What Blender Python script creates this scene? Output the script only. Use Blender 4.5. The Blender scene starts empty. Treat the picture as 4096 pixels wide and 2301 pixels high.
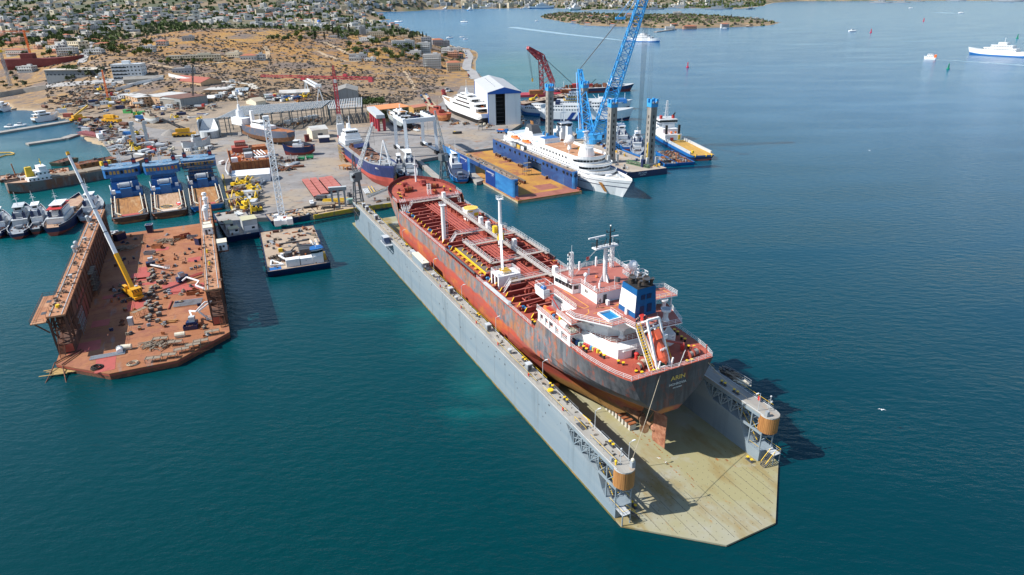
import bpy,math,random
from mathutils import Vector,Matrix
from math import sin,cos,pi,radians,atan2,hypot,sqrt,exp
RND=random.Random(7)
UF,RC_,GA=RND.uniform,RND.choice,RND.gauss
scene=bpy.context.scene
COL=scene.collection
FOC=2640.;PT=0.41706;RL=-0.01745;CH=95.
REG=dict(A=(0,0,.3975),B=(1024,0,.3975),C=(2048,0,.3975),D=(3072,0,.3975),E=(0,500,.3975),F=(900,450,.311),G=(1600,400,.3975),H=(2000,250,.38),I=(100,900,.449),J=(1400,700,.4146),K=(2000,900,.4838),L=(2200,1300,.6219),O=(0,0,1.59006),X=(0,0,1.))
def ray(g,u,v):
 a,b,s=REG[g];dx=a+u*s-2048;dy=b+v*s-1150.5
 cr,sr,cp,sp=cos(RL),sin(RL),cos(PT),sin(PT)
 x=cr*dx+sr*dy;y=-sr*dx+cr*dy
 return(x,FOC*cp-y*sp,-FOC*sp-y*cp)
def P(g,u,v,z=0.):
 d=ray(g,u,v);k=(z-CH)/d[2]
 return Vector((d[0]*k,d[1]*k,z))
AL=-1.11776;DOX,DOY=39.076,107.339
def UV(p):
 ca,sa=cos(AL),sin(AL);x,y=p[0]-DOX,p[1]-DOY
 return(x*ca+y*sa,-x*sa+y*ca)
def WD(u,v,z=0.):
 ca,sa=cos(AL),sin(AL)
 return Vector((DOX+u*ca-v*sa,DOY+u*sa+v*ca,z))
def rot2(x,y,a):return(x*cos(a)-y*sin(a),x*sin(a)+y*cos(a))
def lin(c):
 if isinstance(c,str):
  r=[int(c[i:i+2],16)/255 for i in(0,2,4)]
  return tuple((x/12.92 if x<=.04045 else((x+.055)/1.055)**2.4)for x in r)
 return tuple(c[:3])
MATS={}
def M(name,base,layers=(),rough=.6,metal=0.,bump=None,coord='Object',spec=.5):
 if name in MATS:return MATS[name]
 m=bpy.data.materials.new(name);m.use_nodes=True;nt=m.node_tree;N=nt.nodes;Lk=nt.links
 b=N['Principled BSDF'];b.inputs['Roughness'].default_value=rough;b.inputs['Metallic'].default_value=metal
 b.inputs['Specular IOR Level'].default_value=spec
 base=lin(base);cur=None
 tc=None
 if layers or bump:tc=N.new('ShaderNodeTexCoord')
 for i,la in enumerate(layers):
  col,sc,lo,hi=la[:4];kind=la[4]if len(la)>4 else 'noise'
  mp=N.new('ShaderNodeMapping');Lk.new(tc.outputs[coord],mp.inputs['Vector'])
  mp.inputs['Scale'].default_value=sc if isinstance(sc,tuple)else(sc,sc,sc)
  mp.inputs['Location'].default_value=(i*13.7+hash_s(name)%50,i*7.1,i*3.3)
  if kind=='noise':
   t=N.new('ShaderNodeTexNoise');t.inputs['Scale'].default_value=1;t.inputs['Detail'].default_value=5;t.inputs['Roughness'].default_value=.62;fac=t.outputs['Fac']
  elif kind=='wave':
   t=N.new('ShaderNodeTexWave');t.inputs['Scale'].default_value=1;t.inputs['Distortion'].default_value=la[5]if len(la)>5 else 0;fac=t.outputs['Fac']
  elif kind=='brick':
   t=N.new('ShaderNodeTexBrick');t.inputs['Scale'].default_value=1;t.inputs['Mortar Size'].default_value=.012
   t.inputs['Color1'].default_value=(0,0,0,1);t.inputs['Color2'].default_value=(.25,.25,.25,1);t.inputs['Mortar'].default_value=(1,1,1,1);fac=t.outputs['Color']
  else:
   t=N.new('ShaderNodeTexVoronoi');t.inputs['Scale'].default_value=1;fac=t.outputs['Distance' if kind=='vor' else 'Color']
  Lk.new(mp.outputs[0],t.inputs['Vector'])
  r=N.new('ShaderNodeMapRange');r.inputs['From Min'].default_value=lo;r.inputs['From Max'].default_value=hi
  Lk.new(fac,r.inputs['Value'])
  mx=N.new('ShaderNodeMix');mx.data_type='RGBA'
  Lk.new(r.outputs[0],mx.inputs['Factor'])
  if cur is None:mx.inputs['A'].default_value=(*base,1)
  else:Lk.new(cur,mx.inputs['A'])
  mx.inputs['B'].default_value=(*lin(col),1);cur=mx.outputs['Result']
 if cur is None:b.inputs['Base Color'].default_value=(*base,1)
 else:Lk.new(cur,b.inputs['Base Color'])
 if bump:
  t=N.new('ShaderNodeTexNoise');t.inputs['Scale'].default_value=bump[0];t.inputs['Detail'].default_value=4
  Lk.new(tc.outputs[coord],t.inputs['Vector']);bp=N.new('ShaderNodeBump');bp.inputs['Strength'].default_value=bump[1];bp.inputs['Distance'].default_value=bump[2]if len(bump)>2 else .1
  Lk.new(t.outputs['Fac'],bp.inputs['Height']);Lk.new(bp.outputs[0],b.inputs['Normal'])
 MATS[name]=m;return m
def hash_s(s):
 h=0
 for c in s:h=(h*31+ord(c))%9973
 return h
white=M('white_paint',(.80,.81,.82),[((.55,.53,.48),(.35,.35,.12),.58,.8)],.45)
white2=M('far_white',(.78,.78,.77),rough=.6)
cream=M('cream_paint',(.72,.66,.52),[((.5,.42,.3),.3,.55,.8)],.6)
grey=M('grey_steel',(.30,.33,.36),[((.20,.21,.22),.4,.5,.75),((.30,.20,.13),.9,.66,.8)],.5)
lgrey=M('light_grey',(.50,.53,.55),[((.36,.36,.35),.5,.5,.8)],.55)
dgrey=M('dark_grey',(.07,.075,.085),[((.13,.11,.09),.8,.55,.8)],.55)
black=M('black_rubber',(.018,.018,.02),rough=.75)
glass=M('window_glass',(.012,.018,.025),rough=.12)
yellow=M('yellow_paint',(.80,.52,.02),rough=.5)
ochre=M('ochre_paint',(.62,.38,.05),[((.4,.2,.05),.8,.5,.75)],.5)
orange=M('orange_paint',(.85,.20,.04),[((.7,.15,.04),1.,.4,.7)],.5)
red=M('red_paint',(.52,.035,.03),[((.32,.05,.03),.8,.5,.75)],.5)
crimson=M('crimson_paint',(.42,.035,.055),[((.28,.05,.05),.7,.5,.75)],.5)
blue=M('blue_paint',(.012,.13,.40),[((.02,.09,.22),.6,.5,.75)],.45)
sky_blue=M('sky_blue_paint',(.045,.34,.72),[((.05,.25,.5),.6,.5,.75)],.45)
navy=M('navy_paint',(.008,.022,.085),[((.03,.03,.05),.5,.5,.75)],.4)
green=M('green_paint',(.03,.33,.13),rough=.5)
rust=M('rust_steel',(.30,.095,.035),[((.42,.17,.06),.35,.42,.62),((.14,.05,.03),.9,.55,.75)],.85)
drust=M('dark_rust',(.12,.045,.028),[((.24,.09,.04),.6,.45,.7),((.05,.035,.03),1.3,.5,.7)],.85)
redox=M('red_oxide',(.36,.075,.05),[((.26,.06,.04),.5,.42,.7),((.42,.13,.06),1.2,.58,.75)],.65)
maroon=M('maroon_steel',(.16,.025,.025),[((.26,.06,.04),.8,.5,.75)],.7)
wood=M('timber',(.46,.22,.07),[((.30,.13,.04),(2.,2.,.2),.4,.7)],.75)
plank=M('grey_plank',(.30,.25,.19),[((.18,.14,.1),(.4,3.,3.),.4,.7)],.85)
concrete=M('concrete',(.36,.34,.31),[((.26,.24,.22),.15,.4,.65),((.18,.15,.12),.6,.62,.8)],.9)
skin=M('skin_tone',(.45,.25,.17),rough=.6)
cloth_navy=M('navy_overalls',(.02,.03,.06),rough=.9)
cloth_orange=M('orange_overalls',(.7,.18,.03),rough=.9)
rope_m=M('rope_fibre',(.45,.38,.28),rough=.95)
tile_m=M('roof_tiles',(.42,.13,.06),[((.5,.2,.1),1.5,.45,.65)],.8)
class MB:
 def __init__(s,mat=None):s.v=[];s.f=[];s.mi=[];s.mats=[];s.c=0;s.X=None;(mat and s.use(mat))
 def use(s,m):
  if m not in s.mats:s.mats.append(m)
  s.c=s.mats.index(m);return s
 def add(s,vs,fs):
  o=len(s.v)
  if s.X is not None:vs=[tuple(s.X@Vector(q))for q in vs]
  s.v+=[tuple(q)for q in vs];s.f+=[tuple(i+o for i in f)for f in fs];s.mi+=[s.c]*len(fs);return s
 def box(s,x,y,z,sx,sy,sz,rz=0.,tx=1.,ty=1.):
  vs=[]
  for k,(ax,ay)in((0,(1,1)),(1,(tx,ty))):
   for i,j in((-1,-1),(1,-1),(1,1),(-1,1)):
    a,b=rot2(i*sx/2*ax,j*sy/2*ay,rz);vs.append((x+a,y+b,z+k*sz))
  return s.add(vs,[(3,2,1,0),(4,5,6,7),(0,1,5,4),(1,2,6,5),(2,3,7,6),(3,0,4,7)])
 def prism(s,poly,z0,z1,top=None):
  n=len(poly);t=top or poly
  z0s=z0 if isinstance(z0,(list,tuple))else[z0]*n;z1s=z1 if isinstance(z1,(list,tuple))else[z1]*n
  vs=[(p[0],p[1],z0s[i])for i,p in enumerate(poly)]+[(p[0],p[1],z1s[i])for i,p in enumerate(t)]
  return s.add(vs,[tuple(range(n))[::-1],tuple(range(n,2*n))]+[(i,(i+1)%n,n+(i+1)%n,n+i)for i in range(n)])
 def poly(s,pts):return s.add(pts,[tuple(range(len(pts)))])
 def frame_(s,p,q):
  p,q=Vector(p),Vector(q);d=q-p;L=d.length;d=d/(L or 1)
  a=Vector((0,0,1))if abs(d.z)<.95 else Vector((1,0,0))
  e=d.cross(a).normalized();g=e.cross(d);return p,q,e,g
 def tube(s,p,q,r,n=6,r2=None,cap=True):
  p,q,e,g=s.frame_(p,q);r2=r if r2 is None else r2;vs=[]
  for c,rr in((p,r),(q,r2)):
   for i in range(n):
    t=2*pi*(i+.5)/n;vs.append(c+e*(cos(t)*rr)+g*(sin(t)*rr))
  fs=[(i,(i+1)%n,n+(i+1)%n,n+i)for i in range(n)]
  if cap:fs+=[tuple(range(n))[::-1],tuple(range(n,2*n))]
  return s.add(vs,fs)
 def bar(s,p,q,w,h=None):
  p,q,e,g=s.frame_(p,q);h=h or w;vs=[]
  for c in(p,q):
   for i,j in((-1,-1),(1,-1),(1,1),(-1,1)):vs.append(c+e*(i*w/2)+g*(j*h/2))
  return s.add(vs,[(3,2,1,0),(4,5,6,7),(0,1,5,4),(1,2,6,5),(2,3,7,6),(3,0,4,7)])
 def path(s,pts,r,n=5):
  for a,b in zip(pts,pts[1:]):s.tube(a,b,r,n)
  return s
 def cyl(s,x,y,z,r,h,n=12,r2=None):return s.tube((x,y,z),(x,y,z+h),r,n,r2)
 def sphere(s,c,r,n=10,m=6,sz=1.):
  vs=[];fs=[]
  for j in range(m+1):
   t=pi*j/m
   for i in range(n):a=2*pi*i/n;vs.append((c[0]+r*sin(t)*cos(a),c[1]+r*sin(t)*sin(a),c[2]+r*sz*cos(t)))
  for j in range(m):
   for i in range(n):fs.append((j*n+i,(j+1)*n+i,(j+1)*n+(i+1)%n,j*n+(i+1)%n))
  return s.add(vs,fs)
 def ring(s,c,R,r,axis='z',n=14,k=5):
  vs=[];fs=[]
  for i in range(n):
   a=2*pi*i/n
   for j in range(k):
    b=2*pi*j/k;rr=R+r*cos(b);q=(rr*cos(a),rr*sin(a),r*sin(b))
    if axis=='x':q=(q[2],q[0],q[1])
    elif axis=='y':q=(q[0],q[2],q[1])
    vs.append((c[0]+q[0],c[1]+q[1],c[2]+q[2]))
  for i in range(n):
   for j in range(k):fs.append((i*k+j,((i+1)%n)*k+j,((i+1)%n)*k+(j+1)%k,i*k+(j+1)%k))
  return s.add(vs,fs)
 def loft(s,rings,closed=True,cap=True,mats=None):
  n=len(rings[0]);vs=[q for r in rings for q in r];o=len(s.f)
  fs=[];mm=[]
  for j in range(len(rings)-1):
   for i in range(n if closed else n-1):
    fs.append((j*n+i,j*n+(i+1)%n,(j+1)*n+(i+1)%n,(j+1)*n+i));mm.append(mats[i]if mats else None)
  if cap and closed:fs+=[tuple(range(n))[::-1],tuple(range((len(rings)-1)*n,len(rings)*n))];mm+=[None,None]
  s.add(vs,fs)
  if mats:
   for i,q in enumerate(mm):
    if q is not None:s.use(q);s.mi[o+i]=s.c
  return s
 def rail(s,pts,h=1.05,step=2.,r=.035,bars=2,mat2=None):
  m0=s.c;r*=.72
  for k in range(bars):
   z=h*(1-k/bars)
   if mat2 and k==0:s.use(mat2)
   for a,b in zip(pts,pts[1:]):s.bar((a[0],a[1],a[2]+z),(b[0],b[1],b[2]+z),r*2)
   s.c=m0
  for a,b in zip(pts,pts[1:]):
   a,b=Vector(a),Vector(b);n=max(1,int((b-a).length/step+.5))
   for i in range(n+1):
    q=a.lerp(b,i/n);s.bar(q,q+Vector((0,0,h)),r*2)
  return s
 def lattice(s,p,q,w,w2=None,bays=8,r=.1,rb=None,up=None):
  p,q,e,g=s.frame_(p,q);w2=w2 or w;rb=rb or r*.6;R=[]
  for i in range(bays+1):
   t=i/bays;c=p.lerp(q,t);ww=(w+(w2-w)*t)/2
   R.append([c+e*(a*ww)+g*(b*ww)for a,b in((-1,-1),(1,-1),(1,1),(-1,1))])
  for k in range(4):s.bar(R[0][k],R[-1][k],r*2)
  for i in range(bays):
   for k in range(4):
    a,b=(k,(k+1)%4)if i%2 else((k+1)%4,k)
    s.bar(R[i][a],R[i+1][b],rb*2);s.bar(R[i+1][k],R[i+1][(k+1)%4],rb*2)
  return s
 def stairs(s,p,q,w,n=10,mat=None,railm=None):
  p,q=Vector(p),Vector(q);d=Vector((q.x-p.x,q.y-p.y,0)).normalized();e=Vector((-d.y,d.x,0))*(w/2)
  s.bar(p+e,q+e,.1,.2);s.bar(p-e,q-e,.1,.2)
  for i in range(n+1):
   c=p.lerp(q,i/n);s.bar(c+e,c-e,.25,.06)
  m0=s.c
  if railm:s.use(railm)
  u=Vector((0,0,1));s.bar(p+e+u,q+e+u,.09);s.bar(p-e+u,q-e+u,.09);s.c=m0
  for t in(0,.5,1):
   c=p.lerp(q,t);s.bar(c+e,c+e+u,.06);s.bar(c-e,c-e+u,.06)
  return s
 def data(s,name,smooth=False):
  me=bpy.data.meshes.new(name);me.from_pydata(s.v,[],s.f)
  for m in s.mats:me.materials.append(m)
  me.polygons.foreach_set('material_index',s.mi)
  if smooth:me.polygons.foreach_set('use_smooth',[True]*len(s.f))
  me.update();return me
 def build(s,name,parent=None,loc=None,rz=None,smooth=False,label=None):
  o=bpy.data.objects.new(name,s.data(name,smooth));COL.objects.link(o)
  if parent is not None:o.parent=parent
  if loc is not None:o.location=loc
  if rz is not None:o.rotation_euler=(0,0,rz)
  if label:o['label']=label
  return o
def tag(o,label=None,cat=None,group=None,kind=None):
 if label:o['label']=label
 if cat:o['category']=cat
 if group:o['group']=group
 if kind:o['kind']=kind
 return o
def thing(name,label,cat,loc=(0,0,0),rz=0.,group=None):
 o=bpy.data.objects.new(name,None);COL.objects.link(o);o.location=loc;o.rotation_euler=(0,0,rz);o.empty_display_size=.5
 return tag(o,label,cat,group)
def copy_tree(o,parent=None):
 c=o.copy();COL.objects.link(c)
 if parent is not None:c.parent=parent;c.matrix_parent_inverse=Matrix.Identity(4)
 for ch in list(o.children):copy_tree(ch,c)
 return c
def dup(o,loc,rz=0.,label=None,group=None,sc=None):
 c=copy_tree(o);c.location=loc;c.rotation_euler=(0,0,rz)
 if sc is not None:c.scale=(sc,sc,sc)if not isinstance(sc,tuple)else sc
 if label:c['label']=label
 if group:c['group']=group
 return c
def inst(me,name,parent=None,loc=(0,0,0),rz=0.,sc=None,label=None,cat=None,group=None):
 o=bpy.data.objects.new(name,me);COL.objects.link(o);o.location=loc;o.rotation_euler=(0,0,rz)
 if parent is not None:o.parent=parent
 if sc is not None:o.scale=(sc,sc,sc)if not isinstance(sc,tuple)else sc
 return tag(o,label,cat,group)
def text(s,size,mat,name,parent,origin,xdir,updir,depth=.03,align='CENTER',sx=1.):
 cu=bpy.data.curves.new('t','FONT');cu.body=s;cu.size=size;cu.extrude=depth;cu.align_x=align;cu.align_y='CENTER'
 t=bpy.data.objects.new('t',cu);COL.objects.link(t)
 me=bpy.data.meshes.new_from_object(t.evaluated_get(bpy.context.evaluated_depsgraph_get()))
 bpy.data.objects.remove(t);me.materials.clear();me.materials.append(mat)
 x=Vector(xdir).normalized();y=Vector(updir);y=(y-x*y.dot(x)).normalized();z=x.cross(y)
 mt=Matrix(((x.x*sx,y.x,z.x,origin[0]),(x.y*sx,y.y,z.y,origin[1]),(x.z*sx,y.z,z.z,origin[2]),(0,0,0,1)))
 me.transform(mt);o=bpy.data.objects.new(name,me);COL.objects.link(o)
 if parent is not None:o.parent=parent
 return o
PEOPLE={}
def person_mesh(pose,cloth,hat):
 k=(pose,cloth.name,hat.name)
 if k in PEOPLE:return PEOPLE[k]
 st={'stand':(0,0,.1),'walk':(.28,-.25,.25),'reach':(.08,-.08,.6),'bend':(.1,-.1,.7)}[pose]
 lean=.35 if pose=='bend' else .03
 J=[(0,0,.95,.15),(lean*.5,0,1.18,.145),(lean,0,1.40,.17),(lean*1.2,0,1.53,.06),(lean*1.3+.02,0,1.66,.11),(lean*1.3+.02,0,1.75,.09)]
 Ed=[(0,1),(1,2),(2,3),(3,4),(4,5)]
 for sgn,sw in((1,st[0]),(-1,st[1])):
  o=len(J);J+=[(0,.1*sgn,.88,.10),(sw*.55+.04,.11*sgn,.5,.075),(sw,.11*sgn,.09,.05),(sw+.16,.12*sgn,.045,.045)]
  Ed+=[(0,o),(o,o+1),(o+1,o+2),(o+2,o+3)]
  o=len(J);rs=st[2]*(1 if sgn>0 else(-1 if pose=='walk' else 1))
  J+=[(lean,.2*sgn,1.40,.075),(lean+rs*.25,.27*sgn,1.14,.055),(lean+rs*.7,.25*sgn,.92+max(0,rs)*.3,.04),(lean+rs*.7+.05,.24*sgn,.80+max(0,rs)*.35,.045)]
  Ed+=[(2,o),(o,o+1),(o+1,o+2),(o+2,o+3)]
 me=bpy.data.meshes.new('p');me.from_pydata([j[:3]for j in J],Ed,[]);me.update()
 ob=bpy.data.objects.new('p',me);COL.objects.link(ob);ob.modifiers.new('s','SKIN');sb=ob.modifiers.new('u','SUBSURF');sb.levels=sb.render_levels=1
 me.skin_vertices[0]if me.skin_vertices else None
 bpy.context.view_layer.update()
 if not me.skin_vertices:
  me.attributes.new('skin_vertex','FLOAT2','POINT')
 lay=me.skin_vertices[0].data
 for i,j in enumerate(J):lay[i].radius=(j[3],j[3]);lay[i].use_root=(i==0)
 me.update();bpy.context.view_layer.update()
 dg=bpy.context.evaluated_depsgraph_get();dg.update()
 r=bpy.data.meshes.new_from_object(ob.evaluated_get(dg));bpy.data.objects.remove(ob)
 r.materials.clear()
 for m in(cloth,skin,hat):r.materials.append(m)
 for p in r.polygons:
  c=p.center;p.material_index=2 if c.z>1.70 else(1 if(c.z>1.5 or(abs(c.y)>.16 and c.z<.93+st[2]*.2 and c.z>.7))else 0);p.use_smooth=True
 PEOPLE[k]=r;return r
def person(loc,rz,label,pose='stand',cloth=None,hat=None,group=None):
 return inst(person_mesh(pose,cloth or cloth_navy,hat or white2),'person',None,loc,rz,None,label,'person',group)
def hull(L,B,D,draft,bow=.22,stern=.1,flare=.15,sheer=(1.,.3),rake=.06,sternw=.85,nst=24,mats=(),levels=(),tumble=.0,bowpow=2.2,srake=.0):
 ''
 deck=[];rings=[]
 fr=[0]+list(levels)+[1]
 for i in range(nst+1):
  t=i/nst;t=t if t<.8 else .8+.2*(1-(1-(t-.8)/.2)**1.5)
  bt=max(0,(t-(1-bow))/bow);stt=max(0,(stern-t)/stern)if stern else 0
  hb=B/2*(1-bt**bowpow)*(1-(1-sternw)*stt**2);hb=max(hb,.02)
  hw=B/2*(1-min(1,bt*(1+flare))**1.5)*(1-(1-sternw*.6)*stt**1.6)*(1-tumble);hw=max(hw,.02)
  zt=D+sheer[0]*max(0,(t-.55)/.45)**2+sheer[1]*max(0,(.35-t)/.35)**2
  zb=-draft+(draft+.6)*stt**2*.8
  row=[]
  for k,f in enumerate(fr):
   g=f**.8;y=hw+(hb-hw)*g
   if k==0:y*=.72
   x=t*L+rake*L*(f-1)*bt**2*1.0-srake*L*(1-f)*-1*stt
   row.append((x,y,zb+(zt-zb)*f))
  deck.append((row[-1][0],row[-1][1],zt))
  rings.append([(x,-y,z)for x,y,z in row[::-1]]+row)
 mb=MB();n=len(fr)-1
 mt=list(mats)[::-1]+[mats[0]]+list(mats)
 mb.use(mats[0]);mb.loft(rings,closed=False,mats=mt+[mats[0]])
 m0=mats[-1];mb.use(m0)
 for rg,rev in((rings[0],True),(rings[-1],False)):
  for k in range(n):
   q=[rg[k],rg[k+1],rg[-2-k],rg[-1-k]];mb.use(mt[k]);mb.poly(q if rev else q[::-1])
 return mb,deck
def deck_face(mb,deck,dz=0.,inset=.0):
 rows=[((x,-max(.01,y-inset),z+dz),(x,max(.01,y-inset),z+dz))for x,y,z in deck]
 for a,b in zip(rows,rows[1:]):mb.poly([a[0],b[0],b[1],a[1]])
 return mb
def deck_at(deck,x):
 for a,b in zip(deck,deck[1:]):
  if a[0]<=x<=b[0]:
   t=(x-a[0])/((b[0]-a[0])or 1);return(a[1]+(b[1]-a[1])*t,a[2]+(b[2]-a[2])*t)
 return(deck[-1][1],deck[-1][2])if x>deck[-1][0]else(deck[0][1],deck[0][2])
def bulwark(mb,deck,h,i0=0,i1=None,inset=.05,th=.12):
 d=deck[i0:i1]
 for sgn in(-1,1):
  for a,b in zip(d,d[1:]):
   mb.bar((a[0],sgn*max(0,a[1]-inset),a[2]+h/2),(b[0],sgn*max(0,b[1]-inset),b[2]+h/2),th,h)
 return mb
def win_row(parent,mb_proto,name,pts,rz=0):
 for q in pts:inst(mb_proto,name,parent,q,rz)
def bldg_windows(mb,x,y,z,sx,sy,rows,rh,nx,ny,w=1.1,h=1.2,rz=0.,z0=1.,mat=None):
 ''
 mb.use(mat or glass)
 for r in range(rows):
  zz=z+z0+r*rh
  for n,half,oth,ax in((nx,sy/2,sx,0),(ny,sx/2,sy,1)):
   for i in range(n):
    t=(i+.5)/n*oth-oth/2
    for sgn in(-1,1):
     if ax==0:a,b=rot2(t,sgn*(half+.03),rz);mb.box(x+a,y+b,zz,w,.1,h,rz)
     else:a,b=rot2(sgn*(half+.03),t,rz);mb.box(x+a,y+b,zz,.1,w,h,rz)
 return mb
cam=bpy.data.cameras.new('camera');co=bpy.data.objects.new('camera',cam);COL.objects.link(co)
cp_,sp_,cr_,sr_=cos(PT),sin(PT),cos(RL),sin(RL)
R0,U0,F0=Vector((1,0,0)),Vector((0,sp_,cp_)),Vector((0,cp_,-sp_))
Rr=R0*cr_+U0*sr_;Uu=U0*cr_-R0*sr_;Bk=-F0
co.matrix_world=Matrix(((Rr.x,Uu.x,Bk.x,0),(Rr.y,Uu.y,Bk.y,0),(Rr.z,Uu.z,Bk.z,CH),(0,0,0,1)))
cam.sensor_width=36;cam.lens=36*FOC/4096;cam.clip_start=1;cam.clip_end=60000
scene.camera=co
SUN_EL=radians(43.5);SUN_DX,SUN_DY=-.985,-.17
sv=Vector((SUN_DX,SUN_DY,0)).normalized()*cos(SUN_EL)+Vector((0,0,sin(SUN_EL)))
sl=bpy.data.lights.new('sun','SUN');sl.energy=4.6;sl.angle=radians(.5);sl.color=(1.,.95,.87)
so=bpy.data.objects.new('sun',sl);COL.objects.link(so);so.rotation_euler=sv.to_track_quat('Z','Y').to_euler()
w=bpy.data.worlds.new('World');scene.world=w;w.use_nodes=True;nt=w.node_tree
bg=nt.nodes['Background'];st=nt.nodes.new('ShaderNodeTexSky');st.sky_type='NISHITA';st.sun_disc=False
st.sun_elevation=SUN_EL;st.sun_rotation=atan2(sv.x,sv.y);st.air_density=1.2;st.dust_density=.3;st.ozone_density=2.
nt.links.new(st.outputs[0],bg.inputs[0]);bg.inputs[1].default_value=.105
vs=scene.view_settings;vs.view_transform='Standard';vs.look='None';vs.exposure=0.5;vs.gamma=1;vs.use_curve_mapping=False
scene.cycles.max_bounces=5;scene.cycles.diffuse_bounces=2;scene.cycles.glossy_bounces=3;scene.cycles.volume_bounces=0;scene.cycles.transparent_max_bounces=4
COASTI=[('B',2560,1290),('B',2480,1020),('B',2400,880),('B',2290,760),('B',2250,690),('B',2235,620),('B',2280,560),('B',2220,505),('B',2080,470),('B',1920,405),('B',1760,350),('B',1560,292),('B',1330,243),('B',1130,226),('B',960,215),('B',1150,210),('B',1400,199),('B',1260,184),('B',960,190),('B',850,178),('B',810,150),('B',1100,127),('B',1400,117),('B',1650,110),('B',1720,96),('B',1900,94),('B',2576,84),('C',400,84),('C',600,92),('C',700,110),('C',850,96),('C',1030,98),('C',1500,84),('C',1900,86),('C',2300,92),('C',2570,60),('D',60,30),('D',300,10),('D',1200,8),('D',1900,8),('D',2576,12)]
coast=[tuple(P(*c,.0)[:2])for c in COASTI]
coast+=[(9000,5600),(30000,7000),(30000,40000),(-40000,40000),(-40000,300),(-900,520)]
coast+=[tuple(P(*c,0.)[:2])for c in[('A',-200,1000),('A',0,1062),('A',110,1145),('A',250,1112),('A',330,1162),('A',420,1172),('A',690,1222),('A',812,1290),('A',800,1345),('E',830,60),('E',740,110),('E',840,190),('E',960,212),('E',1040,250),('E',1065,285),('E',1030,335),('E',1150,350),('E',1580,330)]]
coast+=[tuple(P(*c,2.)[:2])for c in[('E',2140,315),('F',150,700),('F',700,1230),('F',1600,1150),('F',2090,1060),('F',2100,600),('G',200,520),('G',500,480),('G',950,440),('G',1150,240)]]
def inside(x,y,poly):
 c=False;n=len(poly);j=n-1
 for i in range(n):
  xi,yi=poly[i];xj,yj=poly[j]
  if(yi>y)!=(yj>y)and x<(xj-xi)*(y-yi)/(yj-yi)+xi:c=not c
  j=i
 return c
def pdist(x,y,poly):
 b=1e18;n=len(poly);j=n-1
 for i in range(n):
  x0,y0=poly[j];x1,y1=poly[i];dx,dy=x1-x0,y1-y0
  l=dx*dx+dy*dy;t=0 if l==0 else max(0,min(1,((x-x0)*dx+(y-y0)*dy)/l))
  q=(x-x0-t*dx)**2+(y-y0-t*dy)**2
  if q<b:b=q
  j=i
 return sqrt(b)
def sstep(a,b,x):
 t=max(0.,min(1.,(x-a)/(b-a)));return t*t*(3-2*t)
def vn(x,y,s=0):
 xi,yi=math.floor(x),math.floor(y);fx,fy=x-xi,y-yi;fx=fx*fx*(3-2*fx);fy=fy*fy*(3-2*fy)
 def h(i,j):
  n=(i*374761393+j*668265263+s*1442695)&0xffffffff;n=((n^(n>>13))*1274126177)&0xffffffff;return(n^(n>>16))/4294967295.
 return(h(xi,yi)*(1-fx)+h(xi+1,yi)*fx)*(1-fy)+(h(xi,yi+1)*(1-fx)+h(xi+1,yi+1)*fx)*fy
def fbm(x,y,s=0):return vn(x,y,s)*.5+vn(x*2.1,y*2.1,s+1)*.3+vn(x*4.3,y*4.3,s+2)*.2
def G2(x,y,cx,cy,sx,sy):return exp(-((x-cx)/sx)**2-((y-cy)/sy)**2)
def hraw(x,y):
 z=1.7
 z+=44*G2(x,y,-430,1180,300,340)+13*G2(x,y,-430,790,150,120)+4*G2(x,y,-240,640,90,60)
 z+=9*sstep(620,800,y)*sstep(-330,-560,x)
 z+=max(0,y-1250)*.017*sstep(-560,-1000,x-.08*(y-1250))
 z+=11*G2(x,y,-150,1180,90,200)
 z+=110*G2(x,y,-1750,3950,520,500)+70*G2(x,y,-3300,4300,900,800)
 r=y-5300-.02*abs(x)
 if r>0:z+=330*sstep(0,3800,r)*(.55+.6*fbm(x/1500.,y/1500.,5))
 if x<-1200:z+=120*sstep(3200,5600,y)*sstep(-1000,-2600,x)
 z+=(fbm(x/60.,y/60.,3)-.5)*sstep(640,800,y)*(6 if x>-900 else 3)
 return z
def hgt(x,y):
 if not inside(x,y,coast):return-4.
 d=pdist(x,y,coast)
 return-1+2.7*sstep(0,14 if y<1400 else 50,d+2)+(hraw(x,y)-1.7)*sstep(6,150 if y<1700 else 120,d)
def GP(g,u,v):
 d=Vector(ray(g,u,v)).normalized();t=200.;pv=95.
 while t<9000:
  x,y,z=d.x*t,d.y*t,CH+d.z*t;h=max(hgt(x,y),0.)
  if z<h:break
  t+=max(1.,(z-h)*.5)
 return Vector((x,y,h))
ys=[];y=330.
while y<16000:ys.append(y);y+=max(7.,(y-250)*.016)
xs_n=150
vsl=[];fsl=[];nrow=xs_n+1
for y in ys:
 half=.80*y+420
 for i in range(nrow):
  t=(i/xs_n)*2-1;x=half*t*(.75+.25*abs(t));vsl.append((x,y,0))
import bisect
vsl=[(x,y,hgt(x,y))for x,y,_ in vsl]
for j in range(len(ys)-1):
 for i in range(xs_n):
  q=(j*nrow+i,j*nrow+i+1,(j+1)*nrow+i+1,(j+1)*nrow+i)
  if max(vsl[k][2]for k in q)>-3.9:fsl.append(q)
m=bpy.data.materials.new('dry_hillside');m.use_nodes=True;nt=m.node_tree;N=nt.nodes;Lk=nt.links;b=N['Principled BSDF'];b.inputs['Roughness'].default_value=.95
geo=N.new('ShaderNodeNewGeometry')
def nz(scale,detail=6,rough=.6):
 t=N.new('ShaderNodeTexNoise');t.inputs['Scale'].default_value=scale;t.inputs['Detail'].default_value=detail;t.inputs['Roughness'].default_value=rough;Lk.new(geo.outputs['Position'],t.inputs['Vector']);return t.outputs['Fac']
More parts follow.
